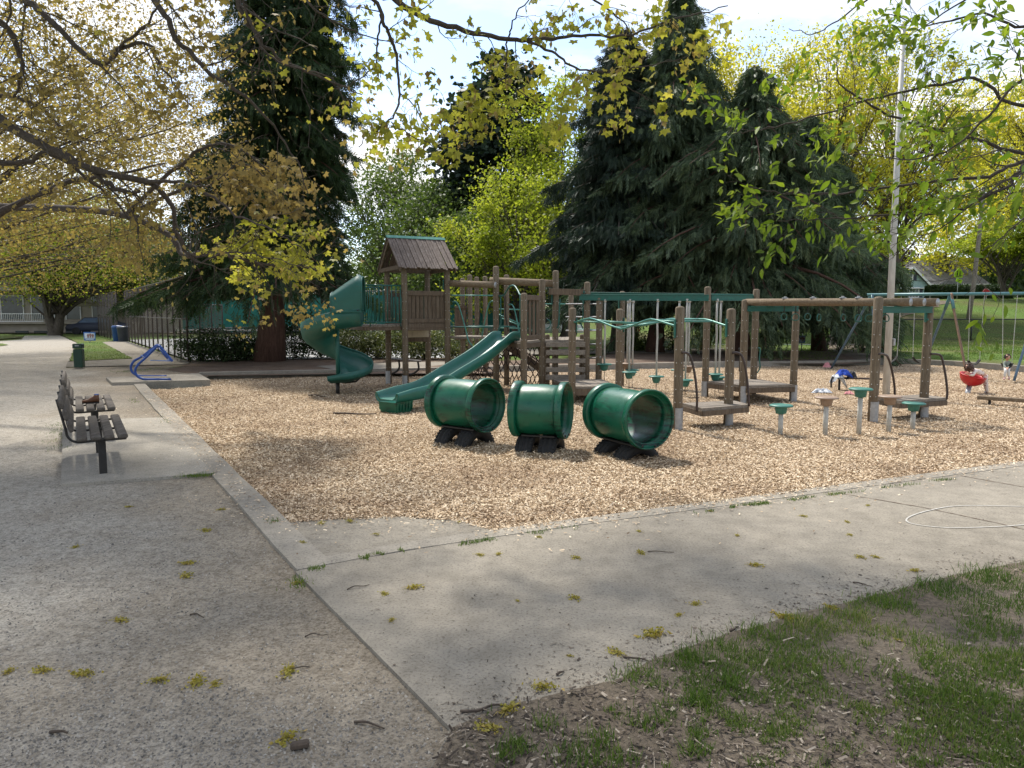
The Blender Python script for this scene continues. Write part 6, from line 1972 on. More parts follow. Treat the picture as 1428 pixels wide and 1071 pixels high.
    m.tube([hd + R3 @ (Vector((x, .95 - abs(x) * .35, -.5 - .05 * (1 - abs(x) * 3))) * hr) for x in (-.24, -.1, 0, .1, .24)], [.002 * k, .005 * k, .006 * k, .005 * k, .002 * k], 6)
    m.build('mouth', M['lip'], t)
    # hair: cap of locks
    rg = np.random.default_rng(int(abs(hd.x) * 100)); m = MB()
    nl = 150
    for i in range(nl):
        th = math.acos(1 - 1.15 * rg.random()); ph = rg.random() * 2 * math.pi
        d0 = Vector((math.sin(th) * math.cos(ph), math.sin(th) * math.sin(ph), math.cos(th)))
        if d0.y > .55 and d0.z < .55: continue
        ln = (1.15 if hair_long else .5) * rg.uniform(.6, 1.2)
        pts = []
        for q in range(5):
            u = q / 4
            d = (d0 + Vector((d0.x * .25, min(0, d0.y) * .4 - .15, -.9 * u * ln))).normalized()
            rad = 1.10 + .12 * u * (1 if hair_long else .4) + rg.uniform(-.02, .05)
            e = Vector((d.x * .88, d.y * 1.0, d.z * 1.14)) * rad
            if hair_long and u > .5: e += Vector((rg.normal() * .05, rg.normal() * .05, -.3 * (u - .5)))
            pts.append(hd + R3 @ (e * hr))
        m.tube(pts, [hr * .16, hr * .2, hr * .18, hr * .13, hr * .04], 5)
    m.build('hair', M[mats[1]], t)
    # clothes
    n_, e_, ix2 = [], [], {}
    def cadd(key, p, r, par=None):
        ix2[key] = len(n_); n_.append((p, r))
        if par: e_.append((ix2[par], ix2[key]))
    cadd('p', pel.lerp(chs, .08), .076 * k); cadd('w', pel.lerp(chs, .5), .069 * k, 'p'); cadd('c', chs, .076 * k, 'w'); cadd('n', chs.lerp(nk, .7), .044 * k, 'c')
    for s in 'LR':
        cadd('s' + s, V['sh' + s], .045 * k, 'c'); cadd('e' + s, V['el' + s], .036 * k, 's' + s); cadd('r' + s, V['el' + s].lerp(V['wr' + s], .88), .027 * k, 'e' + s)
    skinned('shirt', n_, e_, M[mats[2]], t)
    n_, e_, ix2 = [], [], {}
    cadd('p', pel, .073 * k)
    for s in 'LR':
        cadd('h' + s, V['hp' + s], .06 * k, 'p'); cadd('k' + s, V['kn' + s], .046 * k, 'h' + s); cadd('a' + s, V['kn' + s].lerp(V['an' + s], .92), .034 * k, 'k' + s)
    skinned('trousers', n_, e_, M[mats[3]], t)
    for s in 'LR':
        skinned('shoe', [(V['an' + s] + Vector((0, 0, .004 * k)), .032 * k), (V['an' + s].lerp(V['to' + s], .15) + Vector((0, 0, -.012 * k)), .036 * k), (V['an' + s].lerp(V['to' + s], .6) + Vector((0, 0, -.008 * k)), .034 * k), (V['to' + s], .028 * k)], [(0, 1), (1, 2), (2, 3)], M[mats[4]], t)
    return t
# red spinning bowl on its slanted pole
YB = 16.5
bowl_c = W(1357, 524, YB)
bt = thing('spinning_bowl', 'red plastic spinning bowl on a slanted grey pole with a child leaning over it', 'spinner', G(1348, 549, ZC))
axb = Vector((.14, -.22, 1)).normalized()
m = MB()
Rb = .265
prof = [(Rb * math.sin(a), -Rb * math.cos(a) * .92) for a in np.linspace(.02, math.pi / 2, 10)] + [(Rb + .012, .0), (Rb + .012, .016), (Rb - .012, .018), (Rb - .02, 0)] + [((Rb - .022) * math.sin(a), -(Rb - .022) * math.cos(a) * .92) for a in np.linspace(math.pi / 2, .02, 10)]
m.lathe(prof, bowl_c, axb, 32)
m.build('bowl', M['red'], bt)
m = MB()
for a in (-.9, -.45, 0, .45):
    dr = Vector((math.sin(a), -math.cos(a), -.75)).normalized()
    m.lathe([(.0001, .004), (.016, .003), (.018, -.004)], bowl_c + dr * Rb * .955, dr, 8)
m.build('bolts', M['darkmetal'], bt)
m = MB(); m.tube([G(1347.5, 549, ZC) + Vector((0, 0, -.08)), bowl_c - axb * Rb * .9], .055, 12); m.build('pole', M['galv'], bt)
q = lambda x, y, dy=0.0: W(x, y, YB + dy)
figure('small child with long brown hair in a printed outfit, bent forward over the red bowl', {
    'head': q(1351.5, 512.5, -.14), 'neck': q(1355.8, 515.5, -.12), 'chest': q(1361, 517.5, -.1), 'pelvis': q(1372.5, 522.5, -.02),
    'shL': q(1359, 518.5, -.22), 'elL': q(1357, 523.5, -.27), 'wrL': q(1350, 522, -.26), 'shR': q(1359, 516, .0), 'elR': q(1356, 521, .06), 'wrR': q(1351, 520, .05),
    'hpL': q(1374, 526, -.08), 'knL': q(1375.5, 538, -.07), 'anL': q(1376.5, 547.5, -.03), 'toL': q(1372.5, 551, -.08), 'hpR': q(1374, 525.5, .05), 'knR': q(1373.5, 537, .06), 'anR': q(1376, 545.5, .14), 'toR': q(1372, 548.5, .10)},
    .95, ('skin', 'hair_brown', 'print', 'print', 'shoe_dark'), G(1375, 551, ZC), (-.8, -.45, -.25), True)
YK = bar_at(1409).y - 1.0
q = lambda x, y, dy=0.0: W(x, y, YK + dy)
figure('small child with dark hair, sage top and white trousers sitting on a swing', {
    'head': q(1405, 498.3, -.02), 'neck': q(1404.6, 503.2, .0), 'chest': q(1404.5, 507, .01), 'pelvis': q(1404.6, 513.2, .0),
    'shL': q(1408, 505, .0), 'elL': q(1409, 509.5, -.03), 'wrL': q(1405.6, 513, -.15), 'shR': q(1401.2, 505, .0), 'elR': q(1400.2, 509.5, -.03), 'wrR': q(1403.4, 513.4, -.15),
    'hpL': q(1406.6, 514, -.02), 'knL': q(1406.2, 516.2, -.20), 'anL': q(1407, 526.5, -.20), 'toL': q(1407.3, 528.8, -.29), 'hpR': q(1402.8, 514, -.02), 'knR': q(1402.4, 516.4, -.20), 'anR': q(1400.6, 527, -.18), 'toR': q(1400.2, 529, -.27)},
    .86, ('skin', 'hair_dark', 'sage', 'whitecloth', 'shoe_pink'), q(1404, 530), (-.05, -1, -.15))
YR = 40
q = lambda x, y, dy=0.0: W(x, y, YR + dy)
figure('distant person in a red jacket standing on the path behind the wavy bars', {
    'head': q(886.5, 447.5), 'neck': q(886.5, 451.2), 'chest': q(886.5, 455), 'pelvis': q(886.5, 463.5),
    'shL': q(889.9, 453), 'elL': q(890.8, 459), 'wrL': q(890.6, 464.5, -.05), 'shR': q(883.1, 453), 'elR': q(882.2, 459), 'wrR': q(882.4, 464.5, -.05),
    'hpL': q(888, 464.5), 'knL': q(888.1, 472), 'anL': q(888.2, 478.5), 'toL': q(888.6, 479.6, -.15), 'hpR': q(885, 464.5), 'knR': q(884.9, 472), 'anR': q(884.7, 478.5), 'toR': q(884.3, 479.6, -.15)},
    1.38, ('skin', 'hair_dark', 'redcloth', 'blackcloth', 'shoe_dark'), G(886.5, 480), (0, -1, 0))

# ------------------------------------------------------------------ balance beams, clothes
def balance(label, p0, p1, legs, w=.12, h=.07, mat='wood_log', legmat='darkmetal'):
    t = thing('balance_beam', label, 'balance beam', ((p0.x + p1.x) / 2, (p0.y + p1.y) / 2, ZC))
    m = MB(); m.bar(p0, p1, w, h, bev=.01); m.build('beam', M[mat], t)
    for f in legs:
        q = p0.lerp(p1, f)
        m = MB(); m.tube([Vector((q.x, q.y, ZC - .1)), q - Vector((0, 0, h * .45))], .026, 10); m.build('leg', M[legmat], t)
balance('low timber balance beam at the right edge, on short dark legs', W(1364, 554, 14.5), W(1500, 563, 13.3), (.13, .8), .16, .075)
bp0, bp1 = W(1161, 527, 17.0), W(1230, 528.5, 17.3)
balance('thin brown balance bar on a black post, clothes piled on its left end', bp0, bp1, (.14, .93), .05, .045, 'brownmetal')
def cloth(name, label, cat, c, size, mat, seed, drape=.2, parts=1, loc=None):
    """a crumpled garment: a lumpy folded closed sheet"""
    rg = np.random.default_rng(seed)
    n = 26
    m = MB()
    vs = []
    for i in range(n + 1):
        for j in range(n + 1):
            u, v = i / n * 2 - 1, j / n * 2 - 1
            r = max(abs(u), abs(v)); L2 = math.hypot(u, v) + 1e-6
            f = r / L2
            x, y = u * f, v * f
            a = math.atan2(y, x)
            edge = 1 + .22 * math.sin(a * 3 + seed) + .12 * math.sin(a * 7 + seed * 2)
            hgt = (1 - r ** 2.2) * size[2] * (.6 + .9 * fnoise(x * 2 + seed, y * 2, 1.7)) + (fnoise(x * 3 + seed, y * 3 + 5, 3.0) - .5) * size[2] * .9 * (1 - r ** 4)
            sag = -drape * max(0, abs(x * edge) - .55) * size[0] * 1.1
            vs.append(Vector((c.x + x * edge * size[0] / 2, c.y + y * edge * size[1] / 2, c.z + hgt + sag)))
    fs = [[i * (n + 1) + j, (i + 1) * (n + 1) + j, (i + 1) * (n + 1) + j + 1, i * (n + 1) + j + 1] for i in range(n) for j in range(n)]
    m.add(vs, fs, True)
    rim = [i for i in range(n)] + [i * (n + 1) + n for i in range(n)] + [n * (n + 1) + n - i for i in range(n)] + [(n - i) * (n + 1) for i in range(n)]
    b = len(m.v)
    m.v.extend([(c.x, c.y, c.z - .004)]);
    k = [len(m.v) - 1]
    for a_, b_ in zip(rim, rim[1:] + rim[:1]):
        m.f.append([b_, a_, k[0]]); m.sm.append(False); m.mi.append(0)
    o = m.build(name, M[mat], None, loc=(c.x, c.y, c.z))
    return tag(o, label, cat)
bq = bp0.lerp(bp1, .15) + Vector((0, 0, .025))
cloth('jacket', 'crumpled bright blue jacket piled on the end of the thin balance bar', 'jacket', bq + Vector((.06, 0, .06)), (.36, .34, .10), 'bluecloth', 3, .35)
cloth('jacket', 'black puffy jacket at the right of the pile on the balance bar', 'jacket', bq + Vector((.27, -.02, .0)), (.22, .24, .12), 'blackcloth', 5, .35)
cloth('sweater', 'grey and white garment hanging under the blue jacket on the bar', 'sweater', bq + Vector((-.06, -.03, .0)), (.34, .3, .07), 'greycloth', 8, 1.0)
m = MB(); q0 = bq + Vector((-.2, -.04, .02))
m.tube([q0, q0 + Vector((-.03, 0, -.12)), q0 + Vector((-.02, 0, -.27))], [.02, .024, .018], 8)
tag(m.build('sleeve', M['blackcloth'], None, loc=q0), 'dark sleeve dangling from the pile of clothes on the bar', 'garment')
cloth('towel', 'grey striped cloth lying on the wood chips left of the balance bar', 'cloth', G(1147, 546.5, ZC + .03), (.46, .3, .07), 'greycloth', 11, .1)
cloth('cap', 'small pink cap lying on the wood chips near the left swing leg', 'cap', G(1153, 512, ZC + .04), (.22, .2, .13), 'pinkcloth', 14, 0)
cloth('garment', 'pale pink garment on the wood chips between the balance bar and the tallest stepping post', 'garment', G(1184, 549, ZC + .02), (.2, .18, .05), 'pinkcloth', 17, 0)

# ------------------------------------------------------------------ benches
bdir = (G(165, 575, .43) - G(179.5, 607, .43)); bdir.z = 0; bdir.normalize()
bside = Vector((bdir.y, -bdir.x, 0))          # toward the chips
def bench(label, near_right, L_):
    o_ = near_right
    t = thing('park_bench', label, 'bench', (o_ + bdir * L_ / 2 - bside * .22) + Vector((0, 0, -o_.z)), 'benches facing the wood chips')
    zs = o_.z
    m = MB()
    for k in range(4):
        c0 = o_ - bside * (.055 + .126 * k)
        dz = .0 if k else .0
        m.bar(c0 + Vector((0, 0, dz)), c0 + bdir * L_ + Vector((0, 0, dz)), .098, .045, bev=.012)
    m.build('seat', M['bench'], t)
    m = MB()
    for k in range(3):
        h = .13 + .125 * k
        off = .505 + .025 + .035 * k
        c0 = o_ - bside * off + Vector((0, 0, h))
        m.bar(c0, c0 + bdir * L_, .045, .098, up=(-bside.x * .28, -bside.y * .28, 1), bev=.012)
    m.build('backrest', M['bench'], t)
    for f in (.12, .88):
        c = o_ + bdir * L_ * f - bside * .25
        m = MB(); m.box((c.x, c.y, zs / 2 - .015), (.06, .075, zs - .03), Matrix.Rotation(math.atan2(bdir.y, bdir.x), 3, 'Z'), .006); m.build('leg', M['darkmetal'], t)
    for f in (.03, .5, .97):
        c = o_ + bdir * L_ * f + Vector((0, 0, -.03))
        m = MB()
        m.tube(cat_rom([c - bside * .02, c - bside * .3, c - bside * .48 + Vector((0, 0, .0)), c - bside * .555 + Vector((0, 0, .06)), c - bside * .575 + Vector((0, 0, .16)), c - bside * .635 + Vector((0, 0, .46))], 5), .013, 8)
        m.build('bracket', M['darkmetal'], t)
nr = G(179.5, 608, .43)
bench('nearer weathered bench with an empty seat on the concrete pad', nr, 1.8)
bench('farther weathered bench with a brown shoe on its seat', nr + bdir * 2.62, 1.8)
# a brown shoe left on the far bench
sh_p = nr + bdir * 3.25 - bside * .27 + Vector((0, 0, .024))
t = thing('shoe', 'small brown leather shoe left on the farther bench', 'shoe', sh_p)
m = MB()
vs = []; secs = [(-.13, .028, .03), (-.11, .036, .042), (-.06, .041, .05), (-.02, .038, .07), (.03, .034, .105), (.07, .034, .112), (.085, .028, .10)]
for (x, w, h) in secs:
    for j in range(10):
        a = 2 * math.pi * j / 10
        vs.append(sh_p + bside * (x) + bdir * math.cos(a) * w + Vector((0, 0, .01 + (math.sin(a) * .5 + .5) * h)))
fs = [[i * 10 + j, i * 10 + (j + 1) % 10, (i + 1) * 10 + (j + 1) % 10, (i + 1) * 10 + j] for i in range(len(secs) - 1) for j in range(10)] + [list(range(9, -1, -1)), [60 + j for j in range(10)]]
m.add(vs, fs, True); m.build('upper', M['shoe_brown'], t)
m = MB(); m.bar(sh_p - bside * .13 + Vector((0, 0, .007)), sh_p + bside * .085 + Vector((0, 0, .007)), .075, .014); m.build('sole', M['black'], t)
m = MB(); m.tube([sh_p + bside * .055 + bdir * math.cos(a) * .03 + bside * math.sin(a) * .025 + Vector((0, 0, .12)) for a in np.linspace(0, 2 * math.pi, 13)[:-1]], .008, 6, False, True); m.build('collar', M['blue_metal'], t)

# ------------------------------------------------------------------ blue bike rack on the raised pad
bk = thing('bike_rack', 'bent blue tube bike rack on the raised concrete pad', 'bike rack', G(215, 528, .055))
Yn, Yf = G(215, 530, .055).y, G(215, 524.5, .055).y
def rk(pts, Y): return [W(x, y, Y) for x, y in pts]
side_n = [(238, 529), (214, 529), (200, 528.5), (191, 524), (188.5, 516), (193, 508), (203, 499), (214, 488), (218.5, 483.5), (221.5, 482.5), (225, 485), (232, 494), (239, 502), (240.5, 504)]
m = MB()
for Y, dx, dy in ((Yn, 0, 0), (Yf, -6, -4.5)):
    pts = [W(x + dx * (1 - max(0, (500 - y) / 20) if y < 500 else 1), y + dy * (1 if y > 500 else .3), Y) for x, y in side_n]
    m = MB(); m.tube(cat_rom(pts, 4), .03, 10); m.build('side_tube', M['blue_metal'], bk)
m = MB()
for k in range(6):
    f = (k + .5) / 6
    Y = Yn + (Yf - Yn) * f
    dx = -6 * f
    m.tube([W(203 + dx, 500 - 4 * f, Y), W(219 + dx * .1, 484 - 1.3 * f, Y)], .014, 6)
    m.tube([W(219 + dx * .1, 484 - 1.3 * f, Y), W(239 + dx, 502.5 - 2 * f, Y)], .012, 6) if k in (0, 5) else None
for (x, y) in ((203, 500), (219.5, 483.5), (239.5, 503)):
    m.tube([W(x, y, Yn), W(x - 6 * (1 if y > 490 else .1), y - (4.5 if y < 502 else 2) * (1 if y > 490 else .3), Yf)], .018, 8)
m.build('bars', M['blue_metal'], bk)
m = MB(); m.tube([W(240, 503.5, Yn), W(210, 502.5, Yf)], .012, 6); m.build('label_bar', M['signblue'], bk)

# ------------------------------------------------------------------ bins, little signs, table
c = G(111, 512.5)
t = thing('bag_dispenser', 'slim dark green post bin at the corner of the lawn patch', 'post bin', c)
Hd = zrow(478.5, c.y)
m = MB(); m.box((c.x, c.y, Hd * .38), (.26, .24, Hd * .76), Matrix.Rotation(.25, 3, 'Z'), .015); m.build('body', M['bingreen'], t)
m = MB(); m.box((c.x, c.y, Hd * .88), (.28, .26, Hd * .2), Matrix.Rotation(.25, 3, 'Z'), .02); m.build('lid', M['bingreen'], t)
m = MB(); m.box((c.x + .03, c.y - .135, Hd * .9), (.11, .02, .035), Matrix.Rotation(.25, 3, 'Z'), .004); m.build('slot', M['galv'], t)
def bin_(px_, yb, w, h, mat, label):
    c = G(px_, yb)
    t = thing('waste_bin', label, 'bin', c)
    m = MB()
    prof = [(w * .40, 0), (w * .42, .04), (w * .5, h * .82), (w * .53, h * .84), (w * .53, h * .88)]
    m.lathe(prof + [(w * .49, h * .88), (w * .4, .05), (.001, .05)], c, n=20); m.build('body', M[mat], t)
    m = MB(); m.lathe([(w * .54, h * .88), (w * .54, h * .92), (w * .4, h * .985), (.001, h)], c, n=20); m.build('lid', M[mat], t)
bin_(164.5, 475.8, .62, .98, 'binblue', 'blue recycling bin against the tall court fence')
bin_(172.5, 476.2, .66, .94, 'bindark', 'dark grey bin right beside the blue recycling bin')
def yard_sign(cx_, y0, y1, yb, w, label, seed):
    b = G(cx_, yb)
    t = thing('lawn_sign', label, 'sign', b)
    z0, z1 = zrow(y1, b.y), zrow(y0, b.y)
    m = MB(); m.box((b.x, b.y, (z0 + z1) / 2), (w, .012, z1 - z0), None, .002); m.build('panel', M['signblue'], t)
    m = MB(); rg = random.Random(seed)
    h = z1 - z0
    m.box((b.x, b.y - .009, z0 + h * .55), (w * .86, .004, h * .62)); m.build('picture', M['signwhite'], t)
    m = MB()
    for k in range(3):
        m.lathe([(.0001, .003), (h * .13, .002), (h * .15, 0)], (b.x + w * (-.12 + .2 * k), b.y - .012, z0 + h * (.62 + .06 * (k % 2))), (0, -1, 0), 10)
        m.box((b.x + w * (-.12 + .2 * k), b.y - .0125, z0 + h * .46), (w * .14, .003, h * .26), None, .002)
    m.build('figures', M['plum'], t)
    m = MB(); m.box((b.x, b.y - .012, z0 + h * .14), (w * .7, .004, h * .10)); m.build('stripe', M['signwhite'], t)
    m = MB(); m.tube([Vector((b.x, b.y, 0)), Vector((b.x, b.y, z0))], .022, 8); m.build('stake', M['galv'], t)
M['plum'] = simple('sign_print', (0.16, 0.06, 0.08), (0.3, 0.18, 0.15), 25, .6)
yard_sign(125.5, 463, 475, 478, .68, 'small blue and white picture sign on the lawn patch beside the path', 3)
yard_sign(1117.5, 468, 478, 489, .32, 'small blue and white picture sign at the foot of the right cypress', 7)
# bench table behind the tower
c = G(566, 522)
t = thing('picnic_bench', 'grey bench with dark curved legs seen between the tower posts', 'bench', c)
zt = zrow(500.5, c.y)
p0, p1 = W(545.5, 500, c.y + .25), W(587, 503.5, c.y - .2)
m = MB()
for s in (-.13, 0, .13): m.bar(p0 + Vector((0, s, 0)), p1 + Vector((0, s, 0)), .12, .035, bev=.01)
m.build('seat', M['bench'], t)
for f in (.28, .92):
    q = p0.lerp(p1, f)
    m = MB(); m.tube(cat_rom([q + Vector((0, -.12, -.02)), q + Vector((.02, -.14, -.2)), Vector((q.x - .05, q.y - .1, .1)), Vector((q.x - .2, q.y - .02, .02)), Vector((q.x - .3, q.y, .02))], 5), .028, 8); m.build('leg', M['darkmetal'], t)

# ------------------------------------------------------------------ fences
def fence(name, label, pts, hgt, post_r, net, postmat, spacing, rails=(1.0,), zf=None, over=.0):
    b = Vector(pts[0])
    t = thing(name, label, 'fence', b)
    zf = zf or (lambda x, y: 0.0)
    for a, c in zip(pts, pts[1:]):
        a, c = Vector(a), Vector(c)
        n = max(1, round((c - a).length / spacing))
        for k in range(n + 1):
            q = a.lerp(c, k / n); z = zf(q.x, q.y)
            m = MB(); m.tube([Vector((q.x, q.y, z - .2)), Vector((q.x, q.y, z + hgt + over))], post_r, 8); m.build('post', M[postmat], t)
        seg = [a.lerp(c, i / n) for i in range(n + 1)]
        for r in rails:
            m = MB(); m.tube([Vector((q.x, q.y, zf(q.x, q.y) + hgt * r)) for q in seg], post_r * .75, 8); m.build('rail', M[postmat], t)
        m = MB()
        for q0, q1 in zip(seg, seg[1:]):
            m.add([(q0.x, q0.y, zf(q0.x, q0.y) + .04), (q1.x, q1.y, zf(q1.x, q1.y) + .04), (q1.x, q1.y, zf(q1.x, q1.y) + hgt), (q0.x, q0.y, zf(q0.x, q0.y) + hgt)], [[0, 1, 2, 3]])
        m.build('mesh_panel', M[net], t)
    return t
fa, fb = G(263, 504), G(177, 475.5)
fc_ = fb + (fb - fa) * .55
fence('chain_link_fence', 'tall brown chain link fence running along the tennis court beside the path', [fa, fb], 3.05, .036, 'net', 'brownmetal', 1.55, (1.0, .5))
fence('chain_link_fence', 'tall chain link fence of the far court beyond the bins', [fb + (fb - fa).normalized() * .6 + Vector((-.5, 0, 0)), fc_ + Vector((-.9, 0, 0))], 3.05, .036, 'net', 'brownmetal', 1.9, (1.0, .5))
fence('chain_link_fence', 'low chain link fence in front of the tennis court behind the shrubs', [fa + Vector((.3, .3, 0)), G(330, 496), G(480, 493), G(690, 491)], 1.15, .026, 'net', 'brownmetal', 2.4, (1.0,))
fence('court_gate', 'grey gate frames at the corner of the tennis court', [G(262, 497), G(312, 489)], 2.1, .03, 'net', 'brownmetal', 1.3, (1.0, .45))
fence('chain_link_fence', 'black chain link fence across the grassy hill behind the swings', [Vector((21.6, 45, 0)), Vector((60, 43.5, 0))], 1.32, .045, 'netdark', 'black', 3.45, (1.0,), lambda x, y: float(terr(x, y)))
fence('chain_link_fence', 'grey mesh fence behind the cypress trunks', [Vector((9.5, 40, 0)), Vector((19.5, 40, 0))], 1.5, .03, 'netdark', 'galv', 3.0, (1.0, .0), lambda x, y: float(terr(x, y)))
# windscreen across the back of the tennis court, net
t = thing('court_windscreen', 'teal cloth windscreen on posts across the back of the tennis court', 'windscreen', (-10, 41.5, 0))
m = MB()
for k in range(8):
    x0, x1 = -19 + 2.6 * k, -19 + 2.6 * (k + 1)
    n = 6
    for i in range(n):
        xa, xb = x0 + (x1 - x0) * i / n, x0 + (x1 - x0) * (i + 1) / n
        ya, yb = 41.5 + .06 * math.sin(math.pi * i / n), 41.5 + .06 * math.sin(math.pi * (i + 1) / n)
        m.add([(xa, ya, .62), (xb, yb, .62), (xb, yb, 2.75), (xa, ya, 2.75)], [[0, 1, 2, 3]], True)
m.build('cloth', M['windscreen'], t)
for k in range(9):
    m = MB(); m.tube([Vector((-19 + 2.6 * k, 41.6, -.2)), Vector((-19 + 2.6 * k, 41.6, 3.0))], .035, 8); m.build('post', M['brownmetal'], t)
for z in (.6, 2.0, 2.98):
    m = MB(); m.tube([Vector((-19, 41.57, z)), Vector((1.8, 41.57, z))], .026, 8); m.build('rail', M['brownmetal'], t)
t = thing('tennis_net', 'tennis net with a white top band between two posts', 'tennis net', (-12, 34, 0))
m = MB(); m.box((-12.2, 34, .93), (7.4, .02, .1)); m.build('band', M['white'], t)
m = MB(); m.add([(-15.9, 34, .08), (-8.5, 34, .08), (-8.5, 34, .88), (-15.9, 34, .88)], [[0, 1, 2, 3]]); m.build('netting', M['netdark'], t)
for x in (-15.95, -8.45):
    m = MB(); m.tube([Vector((x, 34, 0)), Vector((x, 34, 1.02))], .04, 10); m.build('post', M['darkmetal'], t)

# ------------------------------------------------------------------ poles and street signs
c = G(1235.5, 552, ZC)
t = thing('flagpole', 'tall tapered white pole standing among the yellow maples', 'pole', c)
ztop = zrow(40, c.y)
tx = W(1260, 40, c.y).x
m = MB(); m.tube([c + Vector((0, 0, -.1)), Vector((c.x + (tx - c.x) * .5, c.y, ztop * .5)), Vector((tx, c.y, ztop))], [.08, .066, .045], 14); m.build('shaft', M['flag'], t)
m = MB(); m.lathe([(.0001, .12), (.05, .1), (.07, .05), (.05, 0), (.0001, -.02)], (tx, c.y, ztop), n=14); m.build('finial', M['flag'], t)
m = MB(); m.box((c.x + .10, c.y - .02, 1.1), (.05, .08, .16), None, .01); m.build('cleat', M['galv'], t)
Yp = 46
t = thing('utility_pole', 'leaning grey wooden utility pole on the hill before the hedge', 'utility pole', W(1350.5, 443, Yp))
m = MB(); b0 = W(1350.5, 446, Yp); m.tube([b0, W(1358, 395, Yp), W(1366, 325, Yp), W(1372, 262, Yp)], [.15, .14, .12, .10], 10); m.build('shaft', M['wood_grey'], t)
m = MB(); m.bar(W(1360, 285, Yp), W(1382, 284, Yp), .1, .12); m.build('crossarm', M['wood_grey'], t)
Ys = 74
t = thing('school_crossing_sign', 'lime yellow school crossing sign with two black figures and a plaque below', 'road sign', W(1334, 412, Ys))
c = W(1337, 381.5, Ys); hh = .45
pent = [(-.42, -.42), (.42, -.42), (.42, .16), (0, .58), (-.42, .16)]
m = MB(); m.prism([(c.x + x, c.y, c.z + z) for x, z in pent], (0, .03, 0)); m.build('panel', M['lime_sign'], t)
m = MB()
for sx, s in ((-.14, 1), (.13, .85)):
    m.lathe([(.0001, .004), (.055 * s, .003), (.06 * s, 0)], (c.x + sx, c.y - .01, c.z + .2 * s), (0, -1, 0), 10)
    m.box((c.x + sx, c.y - .008, c.z - .01), (.11 * s, .012, .26 * s), None, .003)
    m.bar((c.x + sx - .03, c.y - .008, c.z - .1), (c.x + sx - .09 * s, c.y - .008, c.z - .36 * s), .012, .05)
    m.bar((c.x + sx + .03, c.y - .008, c.z - .1), (c.x + sx + .08 * s, c.y - .008, c.z - .36 * s), .012, .05)
m.build('figures', M['black'], t)
m = MB(); m.box((c.x + .08, c.y + .01, c.z - .72), (.62, .03, .36), Matrix.Rotation(.4, 3, 'Y'), .003); m.build('plaque', M['lime_sign'], t)
m = MB(); m.bar((c.x + .22, c.y - .012, c.z - .66), (c.x - .06, c.y - .012, c.z - .8), .012, .05); m.build('arrow', M['black'], t)
m = MB(); m.tube([W(1334, 424, Ys), Vector((c.x, c.y + .05, c.z + .3))], .035, 8); m.build('post', M['galv'], t)
m = MB(); m.box(W(1334.5, 422, Ys) + Vector((0, -.1, 0)), (.4, .3, .6), None, .03); m.build('marker', M['white'], t)
c = W(1375.5, 407.5, Ys)
t = thing('stop_sign', 'red octagonal stop sign on a thin post in front of the hedge', 'road sign', W(1375.5, 428, Ys))
m = MB(); m.prism([(c.x + math.cos(a) * .40, c.y, c.z + math.sin(a) * .40) for a in [R(22.5 + 45 * k) for k in range(8)]], (0, .02, 0)); m.build('panel', M['redcloth'], t)
m = MB()
oc = [Vector((c.x + math.cos(a) * .375, c.y - .006, c.z + math.sin(a) * .375)) for a in [R(22.5 + 45 * k) for k in range(8)]]
m.tube(oc, .012, 4, False, True); m.build('border', M['white'], t)
m = MB(); m.tube([W(1375.5, 430, Ys), Vector((c.x, c.y + .06, c.z + .3))], .03, 8); m.build('post', M['galv'], t)
t = thing('street_name_sign', 'small green street name blades on a post in front of the blue grey house', 'road sign', W(1266, 412, Ys))
c = W(1265.5, 397, Ys)
m = MB(); m.box(c + Vector((0, 0, .1)), (.9, .02, .22), Matrix.Rotation(.3, 3, 'Z'), .004); m.build('blade', M['windscreen'], t)
m = MB(); m.box(c + Vector((.1, .02, -.16)), (.7, .02, .2), Matrix.Rotation(-.6, 3, 'Z'), .004); m.build('blade', M['windscreen'], t)
m = MB(); m.tube([W(1266, 424, Ys), c + Vector((0, 0, .2))], .03, 8); m.build('post', M['galv'], t)

# ------------------------------------------------------------------ house and hedge on the hill
Yh = 96
def hp_(x, y, dy=0.0): return W(x, y, Yh + dy)
zg = hp_(1268, 419).z - .6
t = thing('house', 'blue grey sided house with a steep gable and grey shingle roof on the hill', 'house', (hp_(1275, 412).x, Yh, zg))
gl, gr, gt = hp_(1244, 396.5), hp_(1293, 397), hp_(1271.5, 375)
m = MB()
xl, xr, zb_, zev, zap = gl.x, gr.x, zg, gl.z, gt.z
m.prism([(xl, Yh, zb_), (xr, Yh, zb_), (xr, Yh, zev), (gt.x, Yh, zap), (xl, Yh, zev)], (0, 8, 0))
xw = hp_(1392, 400).x
m.prism([(xr, Yh + 2.4, zb_), (xw, Yh + 2.4, zb_), (xw, Yh + 2.4, zev + .2), (xr, Yh + 2.4, zev + .2)], (0, 7, 0))
k = 0
z = zb_ + .2
while z < zap - .3:
    f = 1 if z < zev else (zap - z) / (zap - zev)
    a_, b_ = gt.x + (xl - gt.x) * f, gt.x + (xr - gt.x) * f
    m.box(((a_ + b_) / 2, Yh - .02, z), (b_ - a_ - .02, .04, .05), Matrix.Rotation(.3, 3, 'X')); z += .26
m.build('wall', M['siding'], t)
